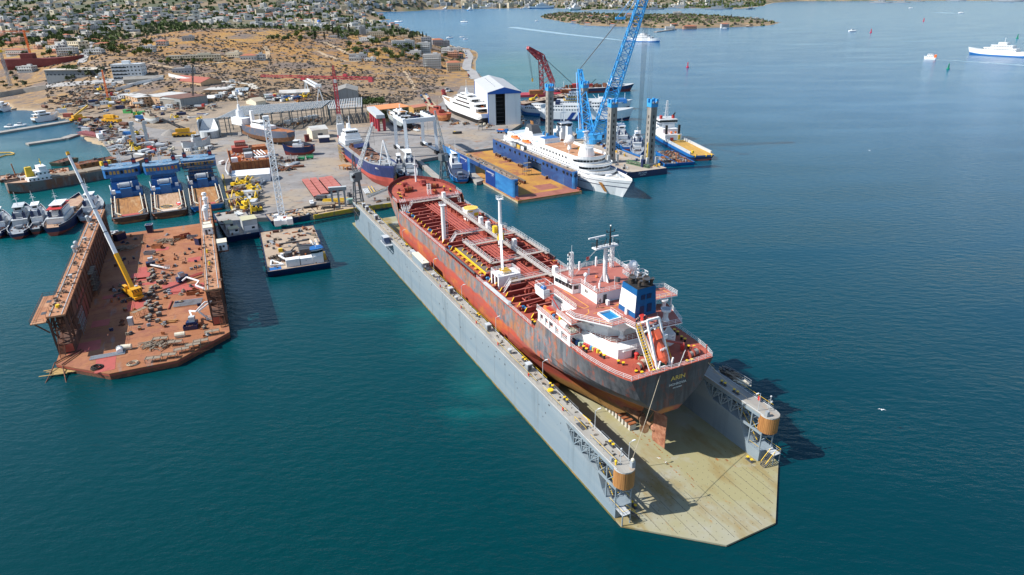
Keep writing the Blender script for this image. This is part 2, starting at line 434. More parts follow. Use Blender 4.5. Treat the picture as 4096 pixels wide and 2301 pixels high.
def mr(v,lo,hi):
 r=N.new('ShaderNodeMapRange');r.inputs['From Min'].default_value=lo;r.inputs['From Max'].default_value=hi;Lk.new(v,r.inputs['Value']);return r.outputs[0]
def mix(f,a,bb):
 x=N.new('ShaderNodeMix');x.data_type='RGBA';Lk.new(f,x.inputs['Factor'])
 for s_,q in(('A',a),('B',bb)):
  if isinstance(q,tuple):x.inputs[s_].default_value=(*q,1)
  else:Lk.new(q,x.inputs[s_])
 return x.outputs['Result']
sep=N.new('ShaderNodeSeparateXYZ');Lk.new(geo.outputs['Position'],sep.inputs[0])
c=mix(mr(nz(.012),.4,.58),(.42,.23,.055),(.33,.165,.045))
c=mix(mr(sep.outputs['Y'],960,760),c,mix(mr(nz(.02),.45,.6),(.27,.18,.10),(.33,.20,.085)))
c=mix(mr(nz(.018,7),.50,.60),c,(.185,.14,.115))
c=mix(mr(nz(.09,8),.5,.62),c,(.16,.12,.10))
c=mix(mr(nz(.25,6),.60,.7),c,(.48,.37,.25))
c=mix(mr(sep.outputs['Y'],1500,2100),c,mix(mr(nz(.006),.42,.6),(.085,.10,.055),(.26,.19,.12)))
yd=mr(sep.outputs['Y'],700,600)
c=mix(yd,c,mix(mr(nz(.06),.4,.65),(.33,.26,.19),(.20,.165,.13)))
c=mix(mr(sep.outputs['Z'],1.2,.6),c,(.40,.30,.19))
Lk.new(c,b.inputs['Base Color'])
bp=N.new('ShaderNodeBump');bp.inputs['Strength'].default_value=.8;bp.inputs['Distance'].default_value=1.;Lk.new(nz(.5,5),bp.inputs['Height']);Lk.new(bp.outputs[0],b.inputs['Normal'])
mb=MB(m);mb.v=vsl;mb.f=fsl;mb.mi=[0]*len(fsl);tag(mb.build('terrain',smooth=True),kind='structure')
m=bpy.data.materials.new('sea_water');m.use_nodes=True;nt=m.node_tree;N=nt.nodes;Lk=nt.links;b=N['Principled BSDF']
geo=N.new('ShaderNodeNewGeometry');sep=N.new('ShaderNodeSeparateXYZ');Lk.new(geo.outputs['Position'],sep.inputs[0])
def mth_(op,a,bb):
 x=N.new('ShaderNodeMath');x.operation=op;Lk.new(a,x.inputs[0]);Lk.new(bb,x.inputs[1]);return x.outputs[0]
def dist_to(x,y,sx,sy):
 mp=N.new('ShaderNodeMapping');mp.inputs['Location'].default_value=(-x/sx,-y/sy,0);mp.inputs['Scale'].default_value=(1/sx,1/sy,0);Lk.new(geo.outputs['Position'],mp.inputs['Vector'])
 l=N.new('ShaderNodeVectorMath');l.operation='LENGTH';Lk.new(mp.outputs[0],l.inputs[0]);return l.outputs['Value']
c=mix(mr(sep.outputs['Y'],90,360),(.000,.034,.038),(.000,.062,.082));c=mix(mr(sep.outputs['Y'],340,900),c,(.000,.085,.19));c=mix(mr(sep.outputs['Y'],900,2600),c,(.004,.13,.29))  # bluer with distance: far sky reflection is put into the base colour
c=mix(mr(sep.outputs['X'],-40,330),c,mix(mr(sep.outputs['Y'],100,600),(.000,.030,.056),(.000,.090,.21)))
c=mix(mr(dist_to(-260,360,260,170),1.1,.2),c,(.000,.085,.095))
c=mix(mr(dist_to(20,900,120,420),1.2,.3),c,(.004,.12,.16))
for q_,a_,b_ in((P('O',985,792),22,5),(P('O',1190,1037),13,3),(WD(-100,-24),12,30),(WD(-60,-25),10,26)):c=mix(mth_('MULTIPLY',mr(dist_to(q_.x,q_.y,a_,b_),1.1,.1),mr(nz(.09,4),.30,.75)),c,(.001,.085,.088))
b.inputs['Roughness'].default_value=.18;b.inputs['Specular IOR Level'].default_value=.24;b.inputs['Specular Tint'].default_value=(.35,.8,1,1)
mp=N.new('ShaderNodeMapping');Lk.new(geo.outputs['Position'],mp.inputs['Vector']);mp.inputs['Rotation'].default_value=(0,0,.5);mp.inputs['Scale'].default_value=(.22,.5,1)
t1=N.new('ShaderNodeTexNoise');t1.inputs['Scale'].default_value=1;t1.inputs['Detail'].default_value=5;t1.inputs['Roughness'].default_value=.6;Lk.new(mp.outputs[0],t1.inputs['Vector'])
mp2=N.new('ShaderNodeMapping');Lk.new(geo.outputs['Position'],mp2.inputs['Vector']);mp2.inputs['Rotation'].default_value=(0,0,.35);mp2.inputs['Scale'].default_value=(.01,.03,1)
t2=N.new('ShaderNodeTexNoise');t2.inputs['Scale'].default_value=1;t2.inputs['Detail'].default_value=3;Lk.new(mp2.outputs[0],t2.inputs['Vector'])
mp3=N.new('ShaderNodeMapping');Lk.new(geo.outputs['Position'],mp3.inputs['Vector']);mp3.inputs['Rotation'].default_value=(0,0,-.18);mp3.inputs['Scale'].default_value=(.0022,.014,1)
t3=N.new('ShaderNodeTexNoise');t3.inputs['Scale'].default_value=1;t3.inputs['Detail'].default_value=6;Lk.new(mp3.outputs[0],t3.inputs['Vector'])
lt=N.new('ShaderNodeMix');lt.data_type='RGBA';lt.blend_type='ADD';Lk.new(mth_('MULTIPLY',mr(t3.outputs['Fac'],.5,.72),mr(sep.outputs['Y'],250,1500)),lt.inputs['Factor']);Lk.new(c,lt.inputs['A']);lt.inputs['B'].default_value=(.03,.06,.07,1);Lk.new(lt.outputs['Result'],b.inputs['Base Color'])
st_=N.new('ShaderNodeMapRange');st_.inputs['From Min'].default_value=.3;st_.inputs['From Max'].default_value=.65;st_.inputs['To Min'].default_value=.25;st_.inputs['To Max'].default_value=.9;Lk.new(t2.outputs['Fac'],st_.inputs['Value'])
bp=N.new('ShaderNodeBump');bp.inputs['Distance'].default_value=.6;Lk.new(st_.outputs[0],bp.inputs['Strength']);Lk.new(t1.outputs['Fac'],bp.inputs['Height']);Lk.new(bp.outputs[0],b.inputs['Normal'])
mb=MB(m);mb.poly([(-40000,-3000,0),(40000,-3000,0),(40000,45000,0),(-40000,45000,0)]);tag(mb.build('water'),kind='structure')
apron_m=M('yard_concrete',(.28,.265,.255),[((.205,.195,.19),.05,.42,.6),((.33,.27,.205),.022,.50,.62),((.14,.125,.115),.3,.56,.72),((.27,.15,.085),.1,.58,.72),((.15,.14,.135),(.02,.6,1.),.62,.7)],.9)
AP=[('E',1500,445),('E',2155,335),('E',2300,705),('F',140,1365),('F',1140,1328),('F',1650,1238),('F',2215,1160),('F',2195,640),('F',2370,612),('G',165,606),('G',168,608),('G',392,566),('G',520,536),('G',990,475),('G',1075,330),('G',1222,240),('B',2600,1240),('B',2440,960),('B',2330,850),('B',2000,870),('B',1800,1000),('B',1150,1060),('B',650,900),('B',0,980),('A',2300,980),('A',1500,1130),('A',1100,1180),('A',900,1240),('E',1150,330)]
ap=[tuple(P(*c,2.)[:2])for c in AP]
mb=MB(apron_m);mb.prism(ap[::-1]if False else ap,-4,2.);tag(mb.build('quay_apron'),kind='structure')
dockwall=M('dock_wall_paint',(.20,.26,.31),[((.25,.30,.335),(.02,.02,.25),.42,.62),((.155,.20,.235),(.30,.30,.03),.55,.72),((.34,.37,.37),(1.5,1.5,.25),.69,.76),((.33,.22,.13),(.9,.9,.06),.70,.82)],.55)
dockdeck=M('dock_floor_paint',(.31,.285,.15),[((.33,.32,.235),(.05,.05,.05),.46,.62),((.26,.19,.07),(.06,.16,.1),.50,.66),((.35,.345,.28),(.11,.11,.1),.56,.68),((.36,.19,.06),(.5,1.1,.5),.66,.74),((.22,.2,.13),(1.5,1.5,1.5),.62,.8)],.8,bump=(2.,.2,.05))
dockrim=M('dock_rim',(.20,.13,.09),[((.42,.2,.06),(.6,.6,.6),.52,.66),((.10,.08,.07),.9,.5,.7)],.85)
walkgrey=M('walkway_paint',(.35,.335,.30),[((.27,.26,.24),(.1,.5,.3),.42,.62),((.38,.27,.18),(.25,.6,.4),.56,.74)],.85)
weed=M('waterline_weed',(.13,.11,.03),[((.28,.17,.05),.6,.45,.65),((.03,.09,.05),.4,.5,.7)],.9)
DK=thing('floating_dock','grey floating dry dock with long side walls and olive floor under the red tanker','floating dock',(DOX,DOY,0),AL)
DW,DT,DH=20.78,3.88,12.22;VC=DW-DT/2
nose=[(-213,-DW),(0,-DW),(13.06,-6.21),(13.06,6.21),(0,DW),(-213,DW)]
mb=MB(dockdeck);mb.prism(nose,.15,.5);mb.use(dockrim);mb.prism([(x-(.05 if x<0 else .06),y*.998)for x,y in nose],-1.6,.15)
pont=mb.build('pontoon',DK)
mb=MB(M('seam_dark',(.07,.065,.05),rough=.9))
for v in(-14.8,-12.4,-9.8,-7.,-3.5,0,3.5,7.,9.8,12.4,14.8):mb.box((-1.+max(0,13-max(0,abs(v)-6.2)*.9))/2-1.,v,.5,max(2.,14.5-max(0,abs(v)-6.2)*.9),.07,.012)
for i in range(13):
 for j in range(24):
  u,v=-8+i*1.6,-18+j*1.55
  if u<12.3-max(0,abs(v)-6.2)*.9 and(i+j)%1==0:mb.box(u,v,.5,.13,.13,.02)
mb.build('deck_seam',pont)
mb=MB(M('rust_patch',(.34,.15,.04),[((.2,.1,.04),1.5,.45,.6)],.9))
for i in range(34):
 u=-27+i*.75;mb.box(u+UF(-.2,.2),-.25+RC_((-.75,.75))+UF(-.2,.2),.5,UF(.25,.7),UF(.15,.4),.010)
for u,v,s in((-6.8,9.5,.8),(-5.6,11.2,.7),(-18,-9,1.1),(-22,-8.6,1.2)):mb.box(u,v,.5,s,s*.7,.009)
mb.build('rust_mark',pont)
profL=[(-206.6,-1.2),(-206.6,3.6),(-202.8,3.8),(-200,5.2),(-196.5,8.4),(-195,9.5),(-194.6,11.1),(-21.3,11.1),(-18.3,7.75),(-8.7,7.2),(-7.,4.2),(-5.7,3.2),(-2.2,3.0),(-2.2,-1.2)]
for sg,nm in((-1,'side wall beside open water'),(1,'side wall behind the tanker')):
 v0,v1=sorted((sg*DW,sg*(DW-DT)))
 mb=MB(dockwall);n=len(profL)
 vs=[(u,v0+.012,z)for u,z in profL]+[(u,v1-.012,z)for u,z in profL]
 mb.add(vs,[tuple(range(n)),tuple(range(2*n-1,n-1,-1))]+[(i,n+i,n+(i+1)%n,(i+1)%n)for i in range(n)])
 mb.use(weed);o_=sg*(DW+.04);mb.box(-104,o_,-.4,204,.05,.85)
 mb.use(M('seam_light',(.33,.35,.36),rough=.7))
 for u in range(-190,-22,12):mb.box(u,sg*(DW+.0),1.0,.06,.05,9.6)
 wall=mb.build('side_wall',DK)
 arc=[(-2.6+1.94*cos(a),sg*VC+1.94*sin(a))for a in[(-pi/2+pi*i/12)for i in range(13)]]
 po=[(-207,sg*VC-1.94)]+arc+[(-207,sg*VC+1.94)]
 mb=MB(walkgrey);mb.prism(po,12.0,DH);mb.use(dockwall);po2=[(x-.06 if x>-200 else x,sg*VC+(y-sg*VC)*.97)for x,y in po];mb.prism(po2,11.08,12.0)
 mb.use(lgrey)
 for s2 in(-1,1):mb.box(-104.8,sg*VC+s2*1.86,DH,204.4,.14,.09)
 mb.use(M('walk_line',(.5,.5,.48),rough=.8));mb.box(-110,sg*(VC-.55*sg*0),DH,170,.12,.012)
 wk=mb.build('walkway',DK)
 mb=MB(wood);R=2.06;cx,cy=-2.75,sg*VC
 for i in range(36):
  a=2*pi*i/36;a2=2*pi*(i+.93)/36;rr=R+UF(-.03,.03)
  q=[(cx+rr*cos(t),cy+rr*sin(t))for t in(a,a2)];q+=[(cx+(rr-.25)*cos(t),cy+(rr-.25)*sin(t))for t in(a2,a)]
  mb.prism(q,8.05+UF(-.05,.05),11.95+UF(-.03,.0))
 mb.use(dgrey);mb.cyl(cx,cy,8.2,1.8,3.6,20);mb.tube((cx,cy,8.2),(cx,cy,7.1),1.1,10,.2)
 mb.use(lgrey)
 for i in range(24):
  a0,a1=2*pi*i/24,2*pi*(i+1)/24;mb.bar((cx+2.0*cos(a0),cy+2.0*sin(a0),12.0),(cx+2.0*cos(a1),cy+2.0*sin(a1),12.0),.14,.16)
 mb.build('wooden_fender',DK)
 us=[-21.0,-18.1,-15.,-11.9,-8.7,-5.7,-2.5]
 def zb(u):return 7.75 if u<-8 else(3.2 if u<-3 else .5 if False else 3.0)
 mb=MB(dockwall)
 for vf in(sg*(DW-.12),sg*(DW-DT+.12)):
  for u in us[1:]:mb.bar((u,vf,zb(u)),(u,vf,11.1),.24)
  for a,b in zip(us[:-1],us[1:]):
   if b<=-8:
    z0=7.7
    mb.bar((a,vf,z0 if a>-20 else 10.9),(b,vf,11.0),.2)if a>-20 else None
    m_=(a+b)/2
    mb.bar((m_,vf,11.0),(a+.2,vf,7.7),.16);mb.bar((m_,vf,11.0),(b-.2,vf,7.7),.16);mb.bar((a,vf,9.4),(b,vf,11.0),.16)
  mb.bar((-8.7,vf,7.5),(-2.5,vf,7.5),.34,.5)
  mb.bar((-5.7,vf,7.5),(-2.5,vf,11.0),.16)
 for u in us[1:]:
  mb.bar((u,sg*(DW-.2),9.6),(u,sg*(DW-DT+.2),9.6),.18)
 for u in(-5.7,-2.5):mb.bar((u,sg*(DW-.2),7.0),(u,sg*(DW-DT+.2),5.6),.2);mb.bar((u,sg*(DW-.2),5.6),(u,sg*(DW-DT+.2),7.0),.2)
 mb.build('truss',DK)
 mb=MB(dgrey);mb.stairs((-4.6,sg*(VC+.3),3.1),(-9.6,sg*(VC+.3),7.5),1.3,14,railm=yellow);mb.stairs((-9.9,sg*(VC-.2),7.7),(-13.6,sg*(VC-.2),11.0),1.2,12,railm=yellow)
 mb.build('stairway',DK)
 mb=MB(lgrey);mb.box(-1.0,sg*(VC+.9),2.86,2.4,1.9,.12)
 mb.use(dockwall)
 for v in(sg*(DW-.1),sg*(DW-1.9)):mb.bar((.1,v,.5),(.1,v,2.9),.18)
 mb.use(dgrey);mb.stairs((-.5,sg*16.6,.5),(-.5,sg*18.9,2.9),1.3,9,railm=yellow)
 mb.use(grey);mb.rail([(-4.4,sg*(DW-.08),3.0),(.15,sg*(DW-.08),3.0),(.15,sg*(DW-1.8),3.0)],1.05,1.3,.035,2,yellow)
 mb.rail([(-5.4,sg*(DW-DT+.1),3.0),(-2.3,sg*(DW-DT+.1),3.0)],1.05,1.3,.035,2,yellow)
 mb.build('end_platform',DK)
 segs=((-205,-135),(-131,-100),(-97,-62),(-59,-36),(-33,-22),(-13,-3.6))
 for vi,off in enumerate((-1.15,1.55)if sg<0 else(1.75,)):
  mb=MB(grey)
  for a,b in segs:
   if sg>0 and(a<-100):continue
   if vi==1 and a>-36:mb.rail([(a,sg*VC+off,DH),(b,sg*VC+off,DH)],1.05,2.3,.03,2)
   else:mb.rail([(a,sg*VC+off,DH),(b,sg*VC+off,DH)],1.05,2.3,.035,2,yellow)
  mb.build('guard_rail',DK)
bol=MB(dgrey);bol.box(0,0,0,1.9,.6,.14);[(bol.cyl(s*.55,0,.14,.24,.55),bol.use(yellow),bol.cyl(s*.55,0,.69,.32,.14),bol.use(dgrey))for s in(-1,1)]
bol_me=bol.data('twin_bollard')
for u,v,z in((-9.1,-17.5,DH),(-47,-17.6,DH),(-27,-17.5,DH),(-33.5,-17.5,DH),(-75,-17.6,DH),(-97,-17.6,DH),(-140,-17.6,DH),(-3.3,-15.5,.5),(-3.2,15.4,.5),(-16,18,DH),(-12,18,DH)):
 inst(bol_me,'twin_bollard',DK,(u,v,z))
cap=MB(grey);cap.cyl(0,0,0,.42,1.0,12,.38);cap.use(lgrey);cap.cyl(0,0,1.0,.62,.28,14);cap_me=cap.data('capstan')
for u in(-52,-88,-108,-170,-185):inst(cap_me,'capstan',DK,(u,-19.,DH))
capy=MB(grey);capy.cyl(0,0,0,.35,.6);capy.use(yellow);capy.cyl(0,0,.6,.7,.3,14);inst(capy.data('capstan'),'capstan',DK,(-31.5,-18.9,DH),label='yellow topped capstan')
bx=MB(grey);bx.box(0,0,0,1.5,1.3,1.9);bx.use(lgrey);bx.box(0,0,1.9,1.6,1.4,.12);bx.use(dgrey);bx.box(.76,0,.3,.04,.8,1.3);bx_me=bx.data('winch_cabinet')
for u in(-42.5,-93.5,-128,-129.8,-176,-190,-195,-66):inst(bx_me,'winch_cabinet',DK,(u,-18.7,DH))
lp=MB(lgrey);lp.tube((0,0,0),(0,0,4.3),.07,6);lp.tube((0,0,4.3),(0,.7,4.55),.06,6);lp.use(white);lp.box(0,.95,4.5,.28,.7,.14);lp_me=lp.data('deck_lamp')
for u,sg in((-15.5,1),(-3.6,1),(-38,1),(-64,1),(-88,1),(-112,1),(-145,1),(-4.6,-1)):inst(lp_me,'deck_lamp',DK,(u,-sg*17.3,DH),0 if sg>0 else pi)
mb=MB(lgrey)
for v in(-19.3,19.2):
 mb.tube((-3.4,v,DH),(-3.4,v,DH+3.6),.06,6);mb.sphere((-3.4,v,DH+3.7),.22,8,5);mb.box(-3.2,v+.2,DH+2.2,.3,.3,.4);mb.tube((-4.2,v+.5,DH),(-4.2,v+.5,DH+2.4),.05,6)
mb.build('signal_mast',DK)
mb=MB(grey);mb.box(-1.9,-17.6,DH,.8,.8,1.3);mb.use(cream);mb.sphere((-1.9,-17.6,DH+1.55),.4,10,6);mb.use(grey);mb.box(-5.2,-20.1,DH,.6,.6,.8);mb.box(-2.2,17.4,DH,.7,.7,1.2);mb.build('fairlead',DK)
mb=MB(yellow);mb.cyl(-3.8,-20.1,DH,.18,.8);mb.sphere((-3.8,-20.1,DH+.85),.3,10,6);mb.build('mooring_post',DK)
mb=MB(dgrey);mb.box(-17.4,-19.2,DH,2.8,1.5,.03);mb.use(yellow)
mb.rail([(-19.8,-19.6,DH),(-17.2,-19.6,DH),(-15.9,-19.2,DH-.6)],1.05,2,.045,1);mb.bar((-17.6,-17.9,DH+1.4),(-16,-17.6,DH+.2),.1);mb.bar((-19,-18.1,DH+1.5),(-16.6,-17.6,DH+1.2),.1);mb.build('hatch_stair',DK)
mb=MB(red)
for u in(-24,-40,-57,-71,-82,-99,-118):mb.box(u,-20.0,DH+.2,.4,.25,.7)
for u in(-7.,):mb.box(u,19.9,DH+.4,.7,.2,.9)
mb.build('lifebuoy_box',DK)
mb=MB(M('walk_clutter',(.09,.085,.08),[((.25,.2,.15),2.,.5,.6)],.9))
for i in range(150):
 u=UF(-203,-5);v=-18.4+GA(0,.55);mb.box(u,v,DH,UF(.15,.9),UF(.1,.3),UF(.05,.35),UF(0,3))
for u in range(-200,-24,3):mb.box(u+UF(-1,1),-16.97,DH-.1,.5,.25,.2)
mb.build('deck_fitting',DK)
mb=MB(dockwall);mb.box(-120,-19.1,DH,11.,2.1,2.6);mb.use(cream);mb.box(-120,-19.1,DH+2.6,11.3,2.4,.14);mb.use(dgrey);mb.box(-114.48,-19.4,DH+.5,.05,.8,1.7);mb.box(-114.48,-18.5,DH+1.1,.05,.7,1.0);mb.box(-115.3,-20.17,DH+1.1,1.,.05,1.);mb.use(white);mb.box(-114.46,-19.4,DH+1.2,.05,.5,.7);mb.tube((-115.5,-19,DH+2.7),(-115.5,-19,DH+3.6),.05,5);mb.tube((-116.6,-19.4,DH+2.7),(-116.6,-19.4,DH+3.3),.2,8)
mb.build('control_cabin',DK)
mb=MB(lgrey);mb.box(-150.5,-22.1,DH-1.4,7.5,2.7,.2);mb.use(grey)
for u in(-153.5,-151.,-147.5):mb.bar((u,-23.2,DH-1.5),(u,-20.8,DH-5.0),.3)
mb.rail([(-154,-20.8,DH-1.2),(-154,-23.3,DH-1.2),(-146.9,-23.3,DH-1.2),(-146.9,-20.8,DH-1.2)],1.05,1.6,.04,2)
mb.build('side_platform',DK)
mb=MB(M('container_blue',(.05,.09,.19),[((.03,.05,.1),1.,.5,.7)],.5));mb.box(0,0,0,3.4,2.1,2.4);mb.use(lgrey);mb.box(0,0,2.4,3.5,2.2,.08)
for i in range(6):mb.box(-1.5+i*.6,-1.07,.2,.08,.06,2.1)
o=mb.build('equipment_hut',None,WD(-150.8,-22.2,DH-1.19),AL);tag(o,'small blue equipment hut standing on the bracket platform outside the grey dock wall','hut')
mb=MB(M('mark_black',(.02,.02,.025),rough=.9))
for i in range(46):
 u=UF(-190,-15);z=RC_((10.6,9.4,8.,6.5))+UF(-.6,.6);mb.box(u,-DW-.004,z,UF(.1,.5),.03,UF(.1,.5))
for u in(-182,-181,-179.4):mb.box(u,-DW-.004,1.,.16,.03,9.)
mb.build('wall_marking',DK)
mb=MB(dgrey)
for sg in(-1,):
 for u in(-206.4,-204.5,-201.,-198.):mb.bar((u,-20.7,3.8 if u<-202 else 5.4),(u,-20.7,11.2),.25);mb.bar((u,-17.,3.8 if u<-202 else 5.4),(u,-17.,11.2),.25)
 mb.bar((-206.4,-20.7,8.6),(-198,-20.7,7.6),.2);mb.bar((-206.4,-20.7,5.5),(-201,-20.7,8.6),.16)
mb.rail([(-207,-20.6,DH),(-207,-17,DH)],1.05,1.5,.04,2,yellow)
mb.build('end_gallery',DK)
g0,g1=WD(-196.5,-14.5,1.2),WD(-216.5,-10.5,2.9)
mb=MB(lgrey);dr=(g1-g0).normalized();sd=Vector((-dr.y,dr.x,0)).normalized()
mb.bar(g0,g1,2.6,.35);mb.use(yellow)
for s in(-1.2,1.2):mb.bar(g0+sd*s+Vector((0,0,1.1)),g1+sd*s+Vector((0,0,1.1)),.14);[mb.bar(g0.lerp(g1,t)+sd*s,g0.lerp(g1,t)+sd*s+Vector((0,0,1.1)),.08)for t in(0,.25,.5,.75,1)]
tag(mb.build('gangway'),'grey gangway with yellow handrails from the dock floor up to the quay edge','gangway')
kb=MB(M('keel_block',(.55,.55,.52),[((.35,.25,.15),1.5,.5,.7)],.85));kb.box(0,0,0,.75,1.8,1.5);kb.use(rust);kb.box(0,0,1.5,.8,1.9,.3);kme=kb.data('keel_block')
for i in range(44):
 u=-24.6-i*1.35 if i<8 else-35.5-(i-8)*3.9
 p=WD(u,-.55,.5);inst(kme,'keel_block',None,p,AL,None,'pale block with rusty cap in the row under the tanker keel','keel block','keel blocks under the tanker')
mb=MB(M('shore_beam',(.42,.17,.05),rough=.9))
for u in(-47.5,-54.5):mb.box(u,-11.3,1.9,1.0,8.,.5);mb.box(u,-14.4,.5,.8,.8,1.4);mb.box(u,-8,.5,.8,.8,1.4)
tag(mb.build('shoring_beam',None,(DOX,DOY,0),AL),'orange brown timber shores lying across the dock floor by the tanker bilge','shoring')
T=thing('scaffold_stack','pile of grey and pale planks on a railed bracket of the far dock wall','plank pile',WD(-18,22.9,11.5),AL)
mb=MB(grey);mb.box(0,0,-.2,8.5,3.4,.18);mb.rail([(-4.2,1.6,0),(4.2,1.6,0),(4.2,-1.4,0)],1.1,2,.04,2);[mb.bar((u,1.5,-.2),(u,-2,-2.6),.2)for u in(-3.5,0,3.5)];mb.build('bracket',T)
mb=MB(plank)
for i in range(60):mb.box(UF(-3,1.2),UF(-1.,1.2),UF(0,1.2),UF(1.5,3.5),.25,.09,GA(0,.25))
mb.use(cream)
for i in range(26):mb.box(3.+GA(0,.5),UF(-.9,1.1),UF(0,.8),1.7,.28,.1,GA(.3,.3))
mb.use(dgrey)
for i in range(10):mb.box(-3.+GA(0,.8),UF(-1,1),UF(.2,1.),.8,.5,.5,UF(0,3))
mb.build('plank_heap',T)
def rope(name,label,a,b,sag=1.5,r=.05,m=None):
 mb=MB(m or rope_m);n=10;pts=[Vector(a).lerp(Vector(b),i/n)-Vector((0,0,sag*4*(i/n)*(1-i/n)))for i in range(n+1)]
 mb.path(pts,r,5);return tag(mb.build(name),label,'rope')
rope('mooring_rope','taut pale rope from the tanker stern down to the near drum end of the dock',WD(-12.6,-3.6,22.8),WD(-2.1,-17.6,DH+1.5),.4,.06)
rope('mooring_rope','taut pale rope from the tanker stern corner to the far dock walkway',WD(-11.6,8.3,22.9),WD(-9.,18.3,DH+.4),.5,.055)
for u,l in((-122,'worker in pale blue by the cabin on the grey dock walkway'),):
 pass
for u,v,rz,lab,ps,cl,ht in((-104.2,-19.0,.4,'worker in light blue beside the cabinets on the dock walkway','bend',M('cloth_blue',(.16,.25,.42),rough=.9),dgrey),(-104.8,-18.0,2.,'dark clad worker standing farther along the same spot of the dock walkway','stand',cloth_navy,dgrey),(-103.2,-18.1,1.,'worker in a pale shirt reaching beside the dock walkway rail','reach',M('cloth_pale',(.4,.46,.55),rough=.9),dgrey),(-196,-18.3,0,'dark clad worker at the far end of the dock walkway under the rail crane','stand',cloth_navy,yellow),(-193.5,-18.6,1.,'worker in dark clothes behind the yellow rail near the rail crane','walk',cloth_navy,white2)):
 person(WD(u,v,DH),AL+rz,lab,ps,cl,ht)
tk=bpy.data.materials.new('tanker_hull_paint');tk.use_nodes=True;nt=tk.node_tree;N=nt.nodes;Lk=nt.links;b=N['Principled BSDF'];b.inputs['Roughness'].default_value=.55
tcx=N.new('ShaderNodeTexCoord');sep=N.new('ShaderNodeSeparateXYZ');Lk.new(tcx.outputs['Object'],sep.inputs[0])
def nzo(sc,detail=6,rough=.62):
 mp=N.new('ShaderNodeMapping');Lk.new(tcx.outputs['Object'],mp.inputs['Vector']);mp.inputs['Scale'].default_value=sc;mp.inputs['Location'].default_value=(sc[0]*91,3.1,sc[2]*37)
 t=N.new('ShaderNodeTexNoise');t.inputs['Scale'].default_value=1;t.inputs['Detail'].default_value=detail;t.inputs['Roughness'].default_value=rough;Lk.new(mp.outputs[0],t.inputs['Vector']);return t.outputs['Fac']
def mth(op,a,bb):
 x=N.new('ShaderNodeMath');x.operation=op
 for i,q in enumerate((a,bb)):
  if isinstance(q,(int,float)):x.inputs[i].default_value=q
  else:Lk.new(q,x.inputs[i])
 return x.outputs[0]
zc=sep.outputs['Z'];xc=sep.outputs['X']
zn=mth('ADD',zc,mth('MULTIPLY',mth('SUBTRACT',nzo((.06,.06,.10)),.5),8.))
zn2=mth('ADD',zc,mth('MULTIPLY',mth('SUBTRACT',nzo((.25,.25,.35)),.5),2.2))
redc=mix(mr(nzo((.25,.25,.8)),.42,.62),(.46,.085,.055),(.36,.10,.08))
redc=mix(mr(nzo((.12,.12,.22),7),.50,.66),redc,(.55,.20,.045))
redc=mix(mr(nzo((1.6,1.6,3.2),3),.665,.72),redc,(.60,.28,.12))
slime=mix(mr(nzo((.35,.35,.35)),.4,.65),(.22,.115,.04),(.34,.19,.06))
redc=mix(mth('MULTIPLY',mr(zn2,3.6,2.2),mr(xc,70,45)),redc,slime)
gr=mix(mr(nzo((.9,.9,.07),6,.7),.40,.66),(.10,.11,.13),(.235,.245,.265))
gr=mix(mr(nzo((.4,.4,.3),5),.5,.62),gr,(.21,.22,.24))
gr=mix(mr(nzo((.5,.5,.28),7,.7),.53,.60),gr,(.46,.14,.09))
gr=mix(mth('MULTIPLY',mr(nzo((.28,.28,.13),8,.7),.48,.68),mr(xc,10,40)),gr,(.44,.17,.05))
gr=mix(mth('MULTIPLY',mr(xc,30,6),.75),gr,mix(mr(nzo((.7,.7,.06),5,.7),.42,.66),(.022,.025,.03),(.085,.088,.10)))
wl=mth('ADD',mth('ADD',10.3,mth('MULTIPLY',mr(xc,34,0),1.2)),mth('MULTIPLY',mr(xc,30,70),2.2))
c=mix(mr(mth('SUBTRACT',mth('ADD',mth('MULTIPLY',zn,.55),mth('MULTIPLY',zn2,.45)),wl),-.25,.35),redc,gr)
pl=N.new('ShaderNodeTexBrick');mpb=N.new('ShaderNodeMapping');mpb.inputs['Rotation'].default_value=(pi/2,0,0);Lk.new(tcx.outputs['Object'],mpb.inputs['Vector']);Lk.new(mpb.outputs[0],pl.inputs['Vector'])
pl.inputs['Scale'].default_value=1;pl.inputs['Brick Width'].default_value=9.;pl.inputs['Row Height'].default_value=2.4;pl.inputs['Mortar Size'].default_value=.05
pl.inputs['Color1'].default_value=pl.inputs['Color2'].default_value=(0,0,0,1);pl.inputs['Mortar'].default_value=(1,1,1,1)
c=mix(mth('MULTIPLY',pl.outputs['Color'],.22),c,(.05,.04,.04))
Lk.new(c,b.inputs['Base Color'])
deckred=M('tanker_deck_red',(.35,.068,.043),[((.42,.105,.062),(.12,.12,.3),.45,.62),((.22,.05,.035),(.5,.5,.5),.55,.75),((.42,.17,.07),(1.,1.,1.),.64,.74)],.7)
beamred=M('tanker_beam_red',(.22,.03,.024),[((.30,.048,.036),(.3,.3,.3),.45,.65),((.12,.02,.02),(.8,.8,.8),.56,.75)],.65)
pipered=M('tanker_pipe_red',(.40,.095,.07),[((.30,.06,.045),(.3,1.,1.),.45,.65)],.5)
deckpink=M('house_deck_red',(.40,.13,.10),[((.32,.09,.07),(.25,.25,.3),.45,.65),((.42,.16,.12),(.8,.8,.8),.58,.72)],.7)
tankwhite=M('tanker_white',(.82,.82,.82),[((.70,.68,.63),(.5,.5,.12),.58,.8),((.50,.30,.16),(1.2,1.2,.15),.70,.82)],.4)
TK=thing('tanker_ship','big tanker with rust streaked hull, red deck and white bridge, lettered ARIN','tanker',WD(-12.5,-.3,2.3),AL+pi)
def clamp01(t):return max(0.,min(1.,t))
def xst(z):return 0. if z>10.5 else 9.*clamp01((10.5-z)/4.)**.6
